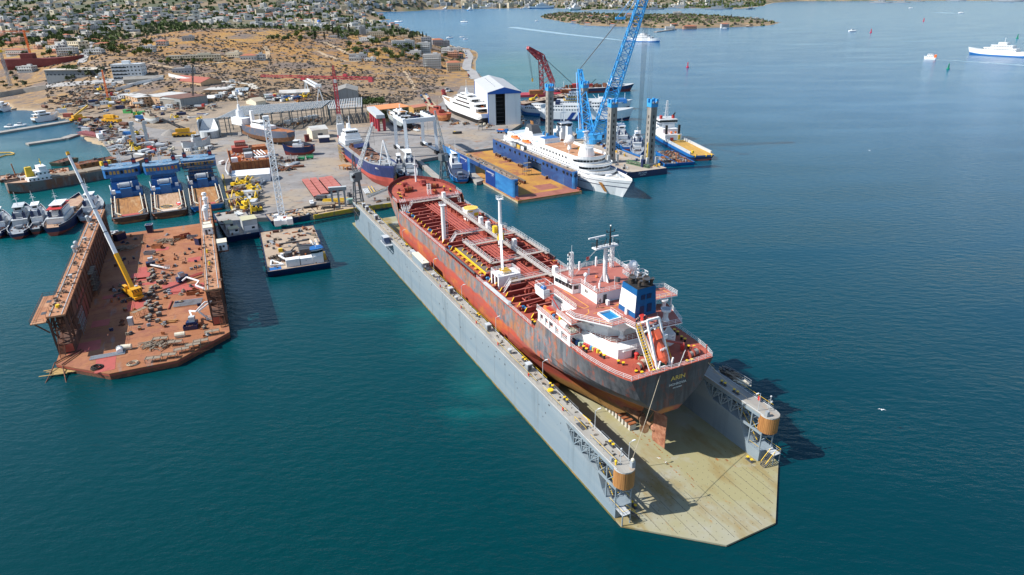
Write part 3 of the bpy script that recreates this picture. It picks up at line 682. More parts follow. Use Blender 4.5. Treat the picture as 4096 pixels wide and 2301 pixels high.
def xbw(z):return 169.5+(6.*sin(pi*clamp01((z-.5)/8.))if z<8.5 else 0)+7.5*clamp01((z-8.)/12.5)**1.15
def half(x,z,zt):
 q=clamp01(z/17.);Ls=58-40*q**1.4;s=clamp01((x-xst(z))/Ls)
 ssw=0.02 if z<9.5 else .78*clamp01((z-9.5)/9.)**.75
 fs=ssw+(1-ssw)*sin(pi/2*s)**(1.5-.8*q)
 Lb=42-17*q;s2=clamp01((x-(xbw(z)-Lb))/Lb);fb=(1-s2**(2.0+.7*q))**(.95-.25*q)
 bil=1. if z>2.2 else .86+.14*sqrt(max(0,1-((2.2-z)/2.2)**2))
 return max(.03,13.67*fs*fb*bil)
def ztop(x):return 20.4+.7*clamp01((20-x)/20)**2 if x<35.2 else(17.2 if x<147.4 else 20.3+1.3*clamp01((x-147)/30)**1.5)
XS=[0,1,2.5,4,6,8,10.5,13,16,20,24,28,32,34.6,36.,40,46,54,64,80,100,120,132,138,143,146.6,148.2,151.5,155,158.5,162,165,168,170.5,172.5,174.2,175.6,176.5,177.]
ZL=[0,.5,1.3,2.2,4,6,8,9.5,10.6,12,14,15.6]
rings=[];deckT=[]
for X in XS:
 t=X/177.;zt=ztop(X);row=[]
 for z in ZL+[zt]:
  x=xst(z)+t*(xbw(min(z,20.5))-xst(z));x=X*(1 if z>17 else 1)if z==zt else x
  zz=z
  if X<9 and z<9.5:zz=max(z,9.5*clamp01((9-X)/9.)*.55)
  row.append((x,half(x,z,zt),zz))
 deckT.append((X,row[-1][1],zt));rings.append([(x,-y,z)for x,y,z in row[::-1]]+row)
mb=MB(tk);mb.loft(rings,closed=False);r0=rings[0];n=len(r0)
for k in range(n//2-1):mb.poly([r0[k+1],r0[k],r0[n-1-k],r0[n-2-k]])
hullo=mb.build('hull',TK)
mb=MB(deckred);deck_face(mb,[d for d in deckT if d[0]<=34.6],-.02);deck_face(mb,[d for d in deckT if 36.<=d[0]<=146.6],-.02);deck_face(mb,[d for d in deckT if d[0]>=148.2],-.02)
mb.use(beamred)
for x,z0,z1 in((35.3,17.1,20.35),(147.4,17.1,20.28)):mb.box(x,0,z0,.3,26.8 if x<100 else 25.4,z1-z0)
mb.build('deck',TK)
def dh(x):return deck_at(deckT,x)
mb=MB(maroon);dd=[d for d in deckT if d[0]>=154]
bulwark(mb,dd,1.25,inset=.1)
for x,y,z in dd[::1]:
 for s in(-1,1):mb.bar((x,s*max(0,y-.15),z+1.1),(x-.3,s*max(0,y-1.1),z),.1)
mb.build('bulwark',TK)
def edge(xs,inset=.25,s=1):return[(x,s*(dh(x)[0]-inset),dh(x)[1])for x in xs]
for s in(-1,1):
 for seg in([0.2,4,8,13,20,27,33],[38,46,54,64,72],[97,105,120,132,140,146],[148.4,151,154]):
  mb=MB(tankwhite);mb.rail(edge(seg,.25,s),1.1,1.8,.035,3);mb.build('guard_rail',TK)
 mb=MB(dgrey)
 pts=edge([73,80,88,96.5],.15,s)
 for a,q in zip(pts,pts[1:]):mb.tube((a[0],a[1],a[2]+1.25),(q[0],q[1],q[2]+1.25),.32,8)
 mb.use(beamred)
 for i in range(20):x=73.4+i*1.2;mb.box(x,s*(13.5-.2),17.2,.3,.45,1.2)
 mb.build('rubbing_rail',TK)
mb=MB(tankwhite);mb.rail([(.15,-10.4,20.6+.5),(.15,-3,21.0),(.15,4,21.0),(.15,10.4,21.0)],1.05,1.8,.035,3);mb.build('guard_rail',TK)
mb=MB(tankwhite);mb.rail([(147.4,-12.6,20.3),(147.4,12.6,20.3)],1.1,1.8,.035,3);mb.build('guard_rail',TK)
for i in range(29):
 x=41.2+i*3.72
 if x>144:break
 for s in(-1,1):
  if s<0 and i%2 and not 60<x<130:pass
  yo,yi=s*11.9,s*(3.6 if s>0 else 4.6)
  if s>0 and 73.5<x<97:yo=s*9.6;yi=s*8.4 if False else s*7.6
  mb=MB(beamred);pr=[(yo,0.02),(yo-s*.9,1.45),(yi,1.45),(yi,.02)]
  vs_=[(x-.09,y,17.2+z)for y,z in pr]+[(x+.09,y,17.2+z)for y,z in pr]
  mb.add(vs_,[(0,1,2,3),(7,6,5,4),(0,4,5,1),(1,5,6,2),(2,6,7,3),(3,7,4,0)])
  mb.use(M('beam_top',(.42,.13,.10),rough=.6));mb.box(x,(yo-s*.9+yi)/2,17.2+1.45,.42,abs(yo-s*.9-yi),.06)
  mb.use(yellow);mb.bar((x,yo-s*.2,17.6),(x,yo-s*.88,18.66),.3,.07)
  mb.use(beamred)
  for k in range(3):mb.box(x+.35,yi+(yo-yi)*(.2+.25*k),17.2,.6,.08,1.1)
  mb.build('deck_beam',TK)
mb=MB(pipered)
for k in range(8):
 y=3.3-k*.62;r=(.2,.14,.2,.17,.2,.14,.2,.16)[k];z=19.05+.12*(k%2)
 mb.tube((42+k*.8,y,z),(146.5-(k%3)*2,y,z),r,7)
for x in range(46,146,6):mb.box(x,1.1,17.2,.25,5.4,1.62)
mb.build('cargo_pipe',TK)
mb=MB(pipered)
for i in range(20):
 x=45+i*5.1
 for s in(-1,1):
  y=s*UF(5,10);z=18.0;L2=UF(1.5,3.4)
  if s>0 and 72<x<98:continue
  mb.tube((x,y,z),(x+L2,y,z),.2,6);mb.tube((x,y,17.2),(x,y,z+.9),.17,6);mb.tube((x+L2,y,z),(x+L2,s*3.2,z+.6),.17,6);mb.tube((x,y,z+.9),(x,y-s*1.2,z+.9),.15,6);mb.cyl(x,y-s*1.2,17.2,.3,1.5,8)
mb.tube((60,-13.*.8,18.2),(118,-13.*.8,18.2),.18,6);mb.tube((98,-11.8,17.9),(140,-11.2,17.9),.14,6)
mb.build('branch_pipe',TK)
mb=MB(M('deck_fittings',(.16,.04,.03),[((.3,.09,.06),2.,.45,.6)],.7))
for i in range(260):
 x=UF(40,146);y=UF(-11.5,11.5)
 if-4.5<y<3.8:continue
 mb.box(x,y,17.2,UF(.15,.6),UF(.1,.5),UF(.1,.8),UF(0,3))
mb.build('pipe_fitting',TK)
tkh=MB(beamred);tkh.cyl(0,0,0,.55,1.2,12);tkh.use(deckred);tkh.cyl(0,0,1.2,.65,.14,12);tkh.use(yellow);tkh.box(.0,.45,1.34,.3,.3,.15);th_me=tkh.data('tank_hatch')
for x in(47,62.5,70.5,99.5,112,125,138):
 for s in(-1,1):inst(th_me,'tank_hatch',TK,(x,s*12.2,17.2))
bv=MB(M('valve_blue',(.03,.24,.5),rough=.5))
for dx,dy,dz in((0,0,.6),(.7,.15,.75),(.35,.75,1.)):bv.cyl(dx,dy,0,.12,dz,6);bv.sphere((dx,dy,dz),.36,8,5)
bv_me=bv.data('vent_valve')
for x,y in((46.5,10.6),(68.5,10.8),(71,11.6),(98,10.8),(117.5,10.8),(136,10.8),(141,11.2),(58,-11.5),(117,-11.4),(134,-11.3)):inst(bv_me,'vent_valve',TK,(x,y,17.2))
def gallery(name,a,b,w=1.3,posts=True):
 mb=MB(M('gallery_deck',(.40,.34,.30),[((.36,.22,.15),.8,.55,.7)],.7));a,b=Vector(a),Vector(b);mb.bar(a,b,w,.14);d=(b-a).normalized();e=Vector((-d.y,d.x,0))*(w/2-.05)
 mb.use(tankwhite)
 for s in(-1,1):mb.rail([tuple(a+e*s),tuple(b+e*s)],1.1,1.9,.035,2)
 if posts:
  mb.use(pipered);n_=max(1,int((b-a).length/6))
  for i in range(n_+1):q=a.lerp(b,i/n_);mb.bar((q.x,q.y,17.2),(q.x,q.y,q.z),.18)
 return mb.build(name,TK)
gallery('catwalk',(57,-3.6,20.1),(147.2,-3.6,20.4),1.5)
for x,y0,y1 in((59.5,8.5,-12.6),(74.5,7.5,-2.8),(92,7.2,-2.8),(103.5,7.,-11.5),(96,-4.4,-11.5),(76,-4.4,-11.5)):gallery('cross_walk',(x,y0,20.0),(x,y1,20.0),1.3)
gallery('manifold_walk',(74.5,7.3,20.0),(96,7.3,20.0),1.2);gallery('manifold_walk',(74,-11.4,19.8),(100,-11.4,19.8),1.2)
for x,y in((59.5,8.6),(103.5,7.1),(146.,8.)):
 mb=MB(tankwhite);mb.stairs((x,y+2.2,17.2),(x,y,20.),.9,9);mb.build('deck_stair',TK)
gallery('fore_walk',(145.6,9,20.2),(145.6,-11,20.2),1.3)
for y in(10.6,11.9,-11.5):
 mb=MB(tankwhite);mb.stairs((145.4,y,17.2),(149.2,y,20.3),.8,9);mb.build('deck_stair',TK)
for x in(58.,84,104,110,146):
 mb=MB(tankwhite);mb.box(x,-4.9,19.9,1.5,1.2,2.6);mb.build('foam_cabinet',TK)
mb=MB(M('drip_grating',(.13,.11,.10),[((.2,.15,.12),(3.,.2,1.),.45,.6)],.9));mb.box(84.5,8.9,17.9,24,2.3,.12);mb.use(yellow);mb.box(84.5,10.2,17.6,25,.35,.55);mb.build('drip_tray',TK)
for i in range(9):
 x=74.8+i*2.5
 mb=MB(beamred);mb.tube((x,7.4,18.9),(x,-10,18.9),.27,8);mb.tube((x,7.4,18.9),(x,7.9,18.9),.42,10);mb.use(ochre if i%2 else rust);mb.tube((x,6.4,18.9),(x,6.7,18.9),.45,10);mb.use(beamred);mb.box(x,5.2,17.2,.7,.8,2.3);mb.box(x+.9,4.4,17.2,.5,1.6,1.5);mb.tube((x,5.2,19.5),(x,5.2,20.2),.3,8)
 mb.build('manifold_pipe',TK)
for i in range(7):
 mb=MB(ochre);x=75+i*3.4;mb.box(x,10.9,17.2,1.2,.5,.55);mb.box(x,11.3,17.2,.5,.5,.35);mb.build('mooring_cleat',TK)
mb=MB(tankwhite);mb.cyl(106.5,10.2,17.2,.72,12.6,14,.66);mb.box(106.5,10.2,29.8,2.0,2.0,.12);mb.rail([(105.6,9.3,29.9),(107.4,9.3,29.9),(107.4,11.1,29.9),(105.6,11.1,29.9),(105.6,9.3,29.9)],.9,1.,.04,2)
mb.use(lgrey)
for z in range(18,30):mb.ring((106.5,9.1,z),.42,.03,'z',8,3)
for dy in(-.25,.25):mb.bar((106.5+dy,8.9,17.4),(106.5+dy,8.9,30.4),.06)
mb.build('derrick_post',TK)
mb=MB(tankwhite);mb.cyl(90.5,-3.2,17.2,.85,5.,14);mb.cyl(90.5,-3.2,25.,.62,9.,14,.5);mb.box(90.5,-3.2,34.,1.8,1.8,.14);mb.rail([(89.6,-4.1,34.1),(91.4,-4.1,34.1),(91.4,-2.3,34.1),(89.6,-2.3,34.1),(89.6,-4.1,34.1)],1.,1.,.045,2)
mb.use(yellow);mb.cyl(90.5,-3.2,20.6,1.1,2.2,14);mb.box(91.2,-1.6,23.,1.5,1.2,2.2);mb.use(dgrey);mb.box(90.5,-3.2,24.6,1.5,1.5,.8)
mb.use(tankwhite);mb.bar((90.,-3.,25.2),(80.,1.6,23.8),1.1,1.3);mb.bar((80.,1.6,23.8),(63.5,9.,20.8),.7,.85);mb.bar((63.5,9.,20.8),(62.6,9.4,20.2),.4)
mb.build('hose_crane',TK)
mb=MB(tankwhite)
mb.box(64.5,7.6,20.6,5.,7.,.25)
for y in(4.3,10.9):
 for x in(62.2,64.5,66.8):mb.box(x,y,17.2,.7,.3,3.4)
mb.box(62.1,7.6,17.2,.25,6.6,3.4);mb.use(ochre);mb.box(61.93,6.2,18.3,.08,2.4,1.6);mb.use(tankwhite);mb.rail([(62,4.2,20.85),(67,4.2,20.85),(67,11,20.85),(62,11,20.85),(62,4.2,20.85)],1.1,1.6,.05,3)
mb.use(ochre);[mb.tube((63.4+i*1.2,6.4,21.3),(63.4+i*1.2,8.8,21.3),.4,8)for i in range(3)]
mb.build('store_house',TK)
mb=MB(tankwhite);mb.box(124.5,-7.2,17.2,4.6,4.6,4.3);mb.use(yellow);mb.box(122.17,-8.4,19.,.06,1.7,1.2);mb.box(122.17,-5.9,20.6,.06,2.4,.45);mb.use(M('disc_yellow',(.78,.50,.10),rough=.7));mb.cyl(124.5,-7.2,21.5,2.7,.15,24);hut=mb.build('winch_hut',TK)
text('WINCH\nONLY',.85,ochre,'disc_lettering',hut,(124.5,-7.2,21.66),(0,-1,0),(1,0,0),.01)
def winch(x,y,z,rz=0.,s=1.,spool=None):
 T=bpy.data.objects.new('mooring_winch',None);COL.objects.link(T);T.parent=TK;T.location=(x,y,z);T.rotation_euler=(0,0,rz);T.scale=(s,s,s)
 mb=MB(redox);mb.box(0,0,0,1.6,4.6,.25);mb.box(.9,-1.9,.25,1.1,.8,1.3);[mb.tube((0,yy,1.15),(0,yy+.16,1.15),1.0,14)for yy in(-1.2,.3,.6,1.9)];mb.tube((0,-2.3,1.15),(0,2.5,1.15),.2,8);mb.build('winch_frame',T)
 mb=MB(spool or rope_m);mb.tube((0,-1.05,1.15),(0,.3,1.15),.78,12);mb.tube((0,.78,1.15),(0,1.9,1.15),.7,12);mb.build('rope_drum',T)
winch(4.0,5.3,20.45,.4,1.,rope_m);winch(2.8,-7.6,20.45,.2,.95,M('rope_grey',(.3,.29,.26),rough=.95));winch(160,5.,20.6,.2,1.1,rust);winch(160,-5.5,20.6,-.2,1.1,rust);winch(153.5,-4.2,20.35,1.4,.7,ochre);winch(130.5,-6.8,17.3,0,.6,ochre)
mb=MB(beamred)
for s in(-1,1):
 mb.box(166,s*3.2,20.6,3.6,1.6,1.2);mb.tube((167.5,s*3,21.8),(167.5,s*5,21.8),.9,10);mb.box(170,s*3.4,20.7,1.4,1.2,.8);mb.cyl(163,s*8,20.5,.5,1.1,10);mb.cyl(155,s*8.5,20.4,.45,1.2,10)
mb.build('anchor_windlass',TK)
bb=MB(black);bb.box(0,0,0,1.9,.6,.12);[(bb.use(black),bb.cyl(q*.6,0,.1,.26,.75,10),bb.use(yellow),bb.cyl(q*.6,0,.85,.34,.14,10))for q in(-1,1)];bb_me=bb.data('deck_bollard')
for x,y,rz in((11.8,9.8,.1),(7.2,8.2,.4),(2.2,7.2,.7),(5.6,-9.4,1.),(9.5,-10.4,0),(1.,-5.,1.5),(1.2,3.6,1.5),(13,-11.2,0),(153,10.4,.2),(153,-10.4,-.2),(158,9.6,.4),(158,-9.6,-.4),(171,5.4,.8),(171,-5.4,-.8),(175,3,1.),(38.6,12.4,0),(38.6,-12.4,0),(16,11.6,0)):
 inst(bb_me,'deck_bollard',TK,(x,y,20.45 if x<36 or x>149 else 17.2),rz)
mb=MB(tankwhite);mb.cyl(171.5,-2.2,20.7,.42,11,10,.25);mb.box(171.5,-2.2,28.5,.9,1.8,.12);mb.box(171.3,-3.2,27.2,.5,.5,1.2);mb.rail([(171,-3,28.6),(171,-1.2,28.6)],.9,1.,.04,2);mb.tube((171.5,-2.2,31.7),(171.5,-2.2,33.6),.07,5);mb.build('foremast',TK)
mb=MB(tankwhite);mb.lattice((152.5,-1.2,20.4),(152.5,-1.2,24.6),1.2,1.2,4,.06);mb.build('access_tower',TK)
mb=MB(lgrey);mb.bar((67,13.1,17.75),(51,13.1,17.75),.9,.5);mb.tube((51.2,12.7,17.9),(51.2,13.5,17.9),.55,10);mb.build('stowed_gangway',TK)
def deckhouse(name,poly,z0,z1,roof=None,over=.0,mat=None):
 mb=MB(mat or tankwhite);mb.prism(poly,z0,z1);o=mb.build(name,TK)
 if roof:
  mb=MB(tankwhite);mb.prism(roof,z1,z1+.22);mb.use(deckpink);mb.prism([(x*.999+.02,y*.992)for x,y in roof],z1+.22,z1+.235);mb.build('house_deck',TK)
 return o
deckhouse('deckhouse',[(34.6,12.0),(20.6,11.2),(20.2,10.9),(17.7,10.2),(9.2,7.6),(8.8,6.2),(8.8,-6.2),(9.4,-8),(20,-11),(34.6,-12)],20.4,23.0)
mb=MB(tankwhite)
A_=[(35.,13.6),(19.2,13.6),(19.2,10.8),(21.4,9.),(19.6,9.3),(12.4,7.4),(11.6,6.4),(11.2,0.),(11.2,-6.4),(12.4,-8),(20,-10.6),(20,-13.6),(35,-13.6)]
mb.prism(A_,23.0,23.25);mb.use(deckpink);mb.prism([(x*.998+.05,y*.985)for x,y in A_],23.25,23.262)
mb.use(tankwhite);mb.prism([(12.4,7.4),(8.6,6.6),(8.4,0),(8.6,-7.2),(12.4,-8)],22.4,22.6);mb.use(deckpink);mb.prism([(12.3,7.2),(8.8,6.4),(8.6,0),(8.8,-7),(12.3,-7.8)],22.6,22.612);mb.build('house_deck',TK)
for s in(-1,1):
 mb=MB(tankwhite)
 for x in(33.6,31.2,29.,26.4,23.7,19.9):mb.box(x,s*13.42,20.5,1.1 if x!=29. else .5,.3,2.5)
 mb.box(26.8,s*13.42,22.75,15.2,.3,.3);mb.box(26.8,s*13.42,20.4,15.2,.3,.25)
 for x0,x1 in((34,29),(28.4,26.9),(25.8,20.4)):mb.rail([(x0,s*13.35,20.4),(x1,s*13.35,20.4)],1.9 if x1<22 else 1.1,1.2,.04,4)
 mb.build('side_arcade',TK)
 mb=MB(tankwhite);mb.rail([(35,s*13.4,23.26),(19.3,s*13.4,23.26),(19.3,s*11,23.26)],1.1,1.6,.04,3);mb.build('guard_rail',TK)
mb=MB(tankwhite);mb.rail([(21.2,9.,23.26),(19.6,9.2,23.26),(12.5,7.3,23.26),(11.7,6.3,23.26),(11.4,1.,23.26)],1.1,1.5,.04,3);mb.rail([(8.7,6.5,22.6),(8.5,0,22.6),(8.7,-7,22.6)],1.0,1.5,.04,3);mb.build('guard_rail',TK)
deckhouse('deckhouse',[(34.4,9.6),(20.6,9.6),(17.,7.6),(15,6.4),(13.6,3.),(13.6,-6),(18,-8.5),(34.4,-9.6)],23.26,25.7)
mb=MB(tankwhite);Bd=[(26.,13.3),(19.3,13.3),(19.3,10.4),(20.5,9.),(20.,-4),(18,-12.4),(8.5,-8.8),(8.9,-3.4),(10.,0),(20,2),(26,9)]
mb.prism(Bd,25.7,25.95);mb.use(deckpink);mb.prism([(x*.998+.03,y*.985)for x,y in Bd],25.95,25.962);mb.build('house_deck',TK)
mb=MB(tankwhite);mb.rail([(25.8,13.2,25.96),(19.4,13.2,25.96),(19.4,10.6,25.96)],1.05,1.5,.04,3);mb.rail([(17.8,-12.2,25.96),(8.6,-8.7,25.96),(9.,-3.6,25.96)],1.05,1.5,.04,3);mb.build('guard_rail',TK)
deckhouse('deckhouse',[(34.2,9.2),(21,9.2),(17.5,8.),(12,6),(11.2,-2.6),(17,-3.6),(17.5,-8.5),(34.2,-9.2)],25.96,28.3)
nav=[(35.6,13.7),(31.2,13.7),(31.,11.1),(21.,11.1),(20.7,13.9),(17.4,13.7),(10.2,8.8),(10.4,5.4),(7.3,5.0),(7.3,-.5),(10.8,-3.6),(16.9,-3.7),(16.2,-13.5),(21.2,-13.6),(22,-11.),(31,-11.1),(31.2,-13.7),(35.6,-13.7)]
mb=MB(tankwhite);mb.prism(nav,28.2,28.5);mb.use(deckpink);mb.prism([(x*.999+.01,y*.992)for x,y in nav],28.5,28.512)
mb.use(M('line_yellow',(.78,.36,.04),rough=.6))
def stripe(pts,z=28.514,w=.16):
 for a,q in zip(pts,pts[1:]):
  mb.bar((a[0],a[1],z),(q[0],q[1],z),w,.012)
stripe([(32,10.2),(22.,9.9),(20.4,9.3),(20.6,8.0),(31,8.4)]);stripe([(19.6,8.8),(18,9.6),(17.,11.6),(11.,8.3)]);stripe([(17.2,8.9),(17.2,4.6),(11.2,4.6)],28.516);stripe([(19.2,7.),(17.4,2.9)],28.518)
stripe([(20.3,-7),(20.3,-12.3),(17.4,-12.3),(17.4,-6)],28.514);stripe([(18.2,2.8),(18.4,-2.)],28.515)
for x,y in((18.6,1.6),(18.2,.9),(18.8,.4),(18.1,-.2)):mb.box(x,y,28.514,.5,.4,.012)
mb.build('bridge_deck',TK)
mb=MB(tankwhite);mb.rail([(31.,11.,28.5),(21.,11.,28.5)],1.1,1.5,.04,3);mb.rail([(20.8,13.8,28.5),(17.4,13.6,28.5),(10.25,8.7,28.5),(10.4,5.4,28.5),(7.4,4.95,28.5),(7.4,2.6,28.5)],1.1,1.5,.045,3);mb.rail([(16.9,-4.,28.5),(16.2,-13.4,28.5),(21.2,-13.5,28.5),(22,-11,28.5),(31,-11,28.5)],1.1,1.5,.045,3)
for x in(16.8,19.8):[mb.bar((x,y,25.96),(x,y,28.3),.3)for y in(-7.6,-12.2)]
mb.build('guard_rail',TK)
for s in(-1,1):
 mb=MB(tankwhite);mb.box(33.4,s*12.4,28.5,.2,.2,.9);mb.box(35.5,s*12.4,28.5,.2,2.6,1.);mb.box(33.4,s*13.62,28.5,4.3,.2,1.);mb.box(31.3,s*12.9,28.5,.2,1.6,1.)
 mb.prism([(35.4,s*13.6),(31.3,s*13.6),(32.3,s*11),(34.4,s*11)][::s],27.2,28.2)
 mb.rail([(35.3,s*11,29.4),(35.3,s*13.6,29.4),(31.3,s*13.6,29.4),(31.3,s*11,29.4),(35.3,s*11,29.4)],1.1,2.,.05,1)
 mb.use(M('tarp_blue',(.02,.14,.42),rough=.6));mb.sphere((32.6,s*12.9,29.5),.75,10,6,.8);mb.build('bridge_wing',TK)
mb=MB(tankwhite)
P4=[(16.35,8.35),(16.3,5.2),(12.2,5.2),(12.1,8.25)]
for a,q in zip(P4,P4[1:]+P4[:1]):mb.bar((a[0],a[1],28.75),(q[0],q[1],28.75),.22,.5)
pbl=M('pool_blue',(.015,.18,.42),rough=.4);mb.use(pbl);mb.prism([(16.25,8.25),(16.2,5.3),(12.3,5.3),(12.2,8.15)][::-1],28.51,28.535)
mb.use(M('pool_tile',(.30,.55,.68),[((.06,.3,.5),(2.6,2.6,2.6),.02,.05,'vor')],.3));mb.box(14.2,5.42,28.53,3.7,.08,.42);mb.box(12.45,6.7,28.535,.3,2.6,.42);mb.box(13.,6.,28.54,1.2,1.1,.02)
mb.use(tankwhite);mb.rail([(16.5,4.9,28.5),(11.9,4.9,28.5)],1.0,1.2,.03,2);mb.build('swimming_pool',TK)
mk=[(35.6,9.0),(28.,8.2),(27.6,6.),(20.7,5.9),(20.5,-5.9),(27.6,-6),(28,-8.2),(35.6,-9.)]
wh=deckhouse('wheelhouse',[(35.2,8.6),(28.3,7.6),(28.,5.8),(20.9,5.7),(20.8,-5.7),(28,-5.8),(28.3,-7.6),(35.2,-8.6)],28.5,31.0)
mb=MB(tankwhite);mb.prism(mk,31.,31.2);mb.use(deckpink);mb.prism([(x*.999+.02,y*.99)for x,y in mk],31.2,31.212);mb.build('house_deck',TK)
mb=MB(tankwhite);mb.rail([(x*.997+.1,y*.98,31.2)for x,y in mk]+[(35.4,8.82,31.2)],1.1,1.6,.04,3);mb.build('guard_rail',TK)
win=MB(glass);win.box(0,0,0,1.1,.08,.95);wme=win.data('window')
for i in range(5):
 inst(wme,'window',TK,(34.2-i*1.3,8.52-i*.19,29.6),.14)
for i in range(10):inst(wme,'window',TK,(35.23,-7.+i*1.5,29.6),pi/2)
inst(wme,'window',TK,(28.12,6.7,29.6),1.42)
w2=MB(M('window_small',(.12,.13,.13),rough=.3));w2.box(0,0,0,.45,.08,.7);w2me=w2.data('window')
for x,y,z,r in((25.6,5.8,29.7,0),(24.9,5.8,29.7,0),(30,9.24,26.8,0),(28.8,9.24,26.8,0),(24.5,9.24,26.8,0),(30,9.64,24.,0),(27,9.64,24.,0),(24,9.64,24.,0),(32.6,9.24,26.8,0)):inst(w2me,'window',TK,(x,y,z),r)
dr_=MB(dgrey);dr_.box(0,0,0,.08,.85,1.95);drme=dr_.data('door')
for x,y,z,r in((20.78,3.6,28.55,0),(8.76,3.9,20.5,0),(22.3,9.24,26.,pi/2),(8.76,.2,20.5,0)):inst(drme,'door',TK,(x,y,z),r)
sb=MB(tankwhite);sb.box(0,0,0,.1,5.4,.95);sbo=sb.build('name_board',TK,(31.6,9.05,31.25),pi/2+.11)
text('ARIN',.8,M('letter_grey',(.35,.35,.36),rough=.6),'board_lettering',TK,(31.6,9.16,31.72),(-1,.11,0),(0,0,1),.02)
mb=MB(tankwhite);mb.cyl(26.,.3,31.2,.55,8.7,12,.48);[mb.prism([(26+.5*cos(a),.3+.5*sin(a)),(26+1.5*cos(a),.3+1.5*sin(a)),(26+1.5*cos(a+.08),.3+1.5*sin(a+.08))],31.2,[33.4,31.3,31.3])for a in(0,pi/2,pi,-pi/2)]
mb.prism([(25,3.6),(26.6,3.8),(27,-2.6),(25.2,-2.6)],39.7,40.);mb.use(black);mb.rail([(25,3.6,40),(26.6,3.8,40),(27,-2.6,40),(25.2,-2.6,40),(25,3.6,40)],.9,1.4,.04,2)
mb.cyl(25.8,-.6,40,.22,4.6,8,.12);mb.bar((25.8,.5,43.2),(25.8,-1.7,43.2),.12);mb.bar((25.3,-.6,42.),(26.4,-.6,42.4),.12);mb.cyl(25.9,2.9,40,.18,2.,8);[mb.box(25.8,-.6+dy,43.2,.2,.2,.5)for dy in(-1,1.)];mb.tube((25.9,1.,40),(25.9,.2,42),.08,5)
mb.use(tankwhite);mb.box(25.9,2.9,42.,.5,.5,.35);mb.bar((26.,.6,42.5),(25.8,5.2,42.5),.3,.3);mb.box(25.8,-1.9,41.9,.3,1.8,.2);mb.sphere((25.8,-.6,44.7),.2,8,5)
mb.use(black);[mb.bar((25.35,.0,31.5+i*.5),(25.35,.6,31.5+i*.5),.04)for i in range(17)]
mb.use(lgrey);[mb.tube((25.8,y0,39.6),(x1,y1,31.3),.025,4)for y0,x1,y1 in((3.,30.,7.),(3.2,31.2,6),(2.6,33,5.5),(-2,22,-4))]
mb.use(red);mb.box(27.4,4.2,36.6,.05,.8,.9);mb.build('radar_mast',TK)
for x,y in((32.3,5.6),(32.4,-6.)):
 mb=MB(tankwhite);mb.lattice((x,y,31.2),(x,y,37.2),.7,.6,6,.07);mb.tube((x,y,37.2),(x,y,39.),.04,4)
 for z in(33,34.2,35.4,36.4):mb.bar((x,y,z),(x,y+1.,z),.09);mb.cyl(x,y+.95,z,.16,.5,8)
 mb.use(dgrey);mb.cyl(x,y+.7,36.6,.22,.6,8);mb.build('light_mast',TK)
mb=MB(tankwhite)
for x,y,r,h in((27.2,4.8,.5,1.7),(24.2,-6.3,1.15,2.6)):
 mb.cyl(x,y,31.2,.12,h,6);mb.sphere((x,y,31.2+h+r*.6),r,12,8,1.1);[mb.tube((x+.7*cos(a),y+.7*sin(a),31.2),(x,y,31.2+h),.05,4)for a in(0,2.1,4.2)]
for x,y,h in((31,1.5,1.5),(23.2,3.6,1.2),(22.6,5.2,1.),(34.5,2,2.2),(34.8,-3,2.4)):mb.cyl(x,y,31.2,.25,h,8)
for x,y in((33.5,7.8),(28.6,7.6),(21.,5.),(21,1.)):mb.tube((x,y,31.2),(x,y,34.4),.05,4)
mb.box(22.6,-7.6,31.6,2.2,2.2,.15);mb.rail([(21.5,-8.7,31.8),(23.7,-8.7,31.8),(23.7,-6.5,31.8),(21.5,-6.5,31.8),(21.5,-8.7,31.8)],1.6,1.1,.07,2)
mb.build('satellite_dome',TK)
mb=MB(orange);mb.sphere((28.5,.9,31.5),.35,8,5);mb.use(dgrey);mb.tube((22.9,-1.2,31.9),(22.95,-1.3,32.9),.6,10,.6);mb.build('compass_stand',TK)
fm=M('funnel_blue',(.0,.10,.29),[((.0,.08,.22),.6,.5,.7)],.45)
F0_=[(10.9,2.5),(16.9,2.6),(16.9,-3.3),(11.2,-3.4)];F1_=[(10.9,2.3),(16.3,2.2),(16.3,-2.6),(11.1,-2.7)]
def fl(t):return[(a[0]+(q[0]-a[0])*t,a[1]+(q[1]-a[1])*t)for a,q in zip(F0_,F1_)]
mb=MB(fm);mb.prism(fl(0)[::-1],28.4,35.2,F1_[::-1]);mb.use(black);mb.prism([(x*.985+.2,y*.93)for x,y in F1_],35.2,35.26)
for s,yy in((1,0),):
 t0,t1=.20,.80;a0,a1=fl(t0),fl(t1);z0,z1=28.4+6.8*t0,28.4+6.8*t1
 mb.use(tankwhite);mb.add([(a0[0][0]+.02,a0[0][1]+.07,z0),(a0[1][0]-.02,a0[1][1]+.07,z0),(a1[1][0]-.02,a1[1][1]+.07,z1),(a1[0][0]+.02,a1[0][1]+.07,z1)],[(3,2,1,0),(0,1,2,3)][:1])
 mb.add([(a0[3][0]+.02,a0[3][1]-.02,z0),(a0[2][0]-.02,a0[2][1]-.02,z0),(a1[2][0]-.02,a1[2][1]-.02,z1),(a1[3][0]+.02,a1[3][1]-.02,z1)],[(3,2,1,0)])
mb.use(navy)
for y,z,w_,h_ in((.6,32.6,1.1,1.1),(-1.,32.6,1.1,1.1),(.7,29.2,1.1,1.9),(-1.3,29.4,1.1,1.9)):mb.box(10.98-.02,y,z,.12,w_,h_)
mb.use(tankwhite);mb.box(13.6,2.75,28.5,.7,.5,1.3);mb.tube((13.6,2.5,29.8),(13.6,3.,29.8),.35,10)
mb.build('funnel',TK)
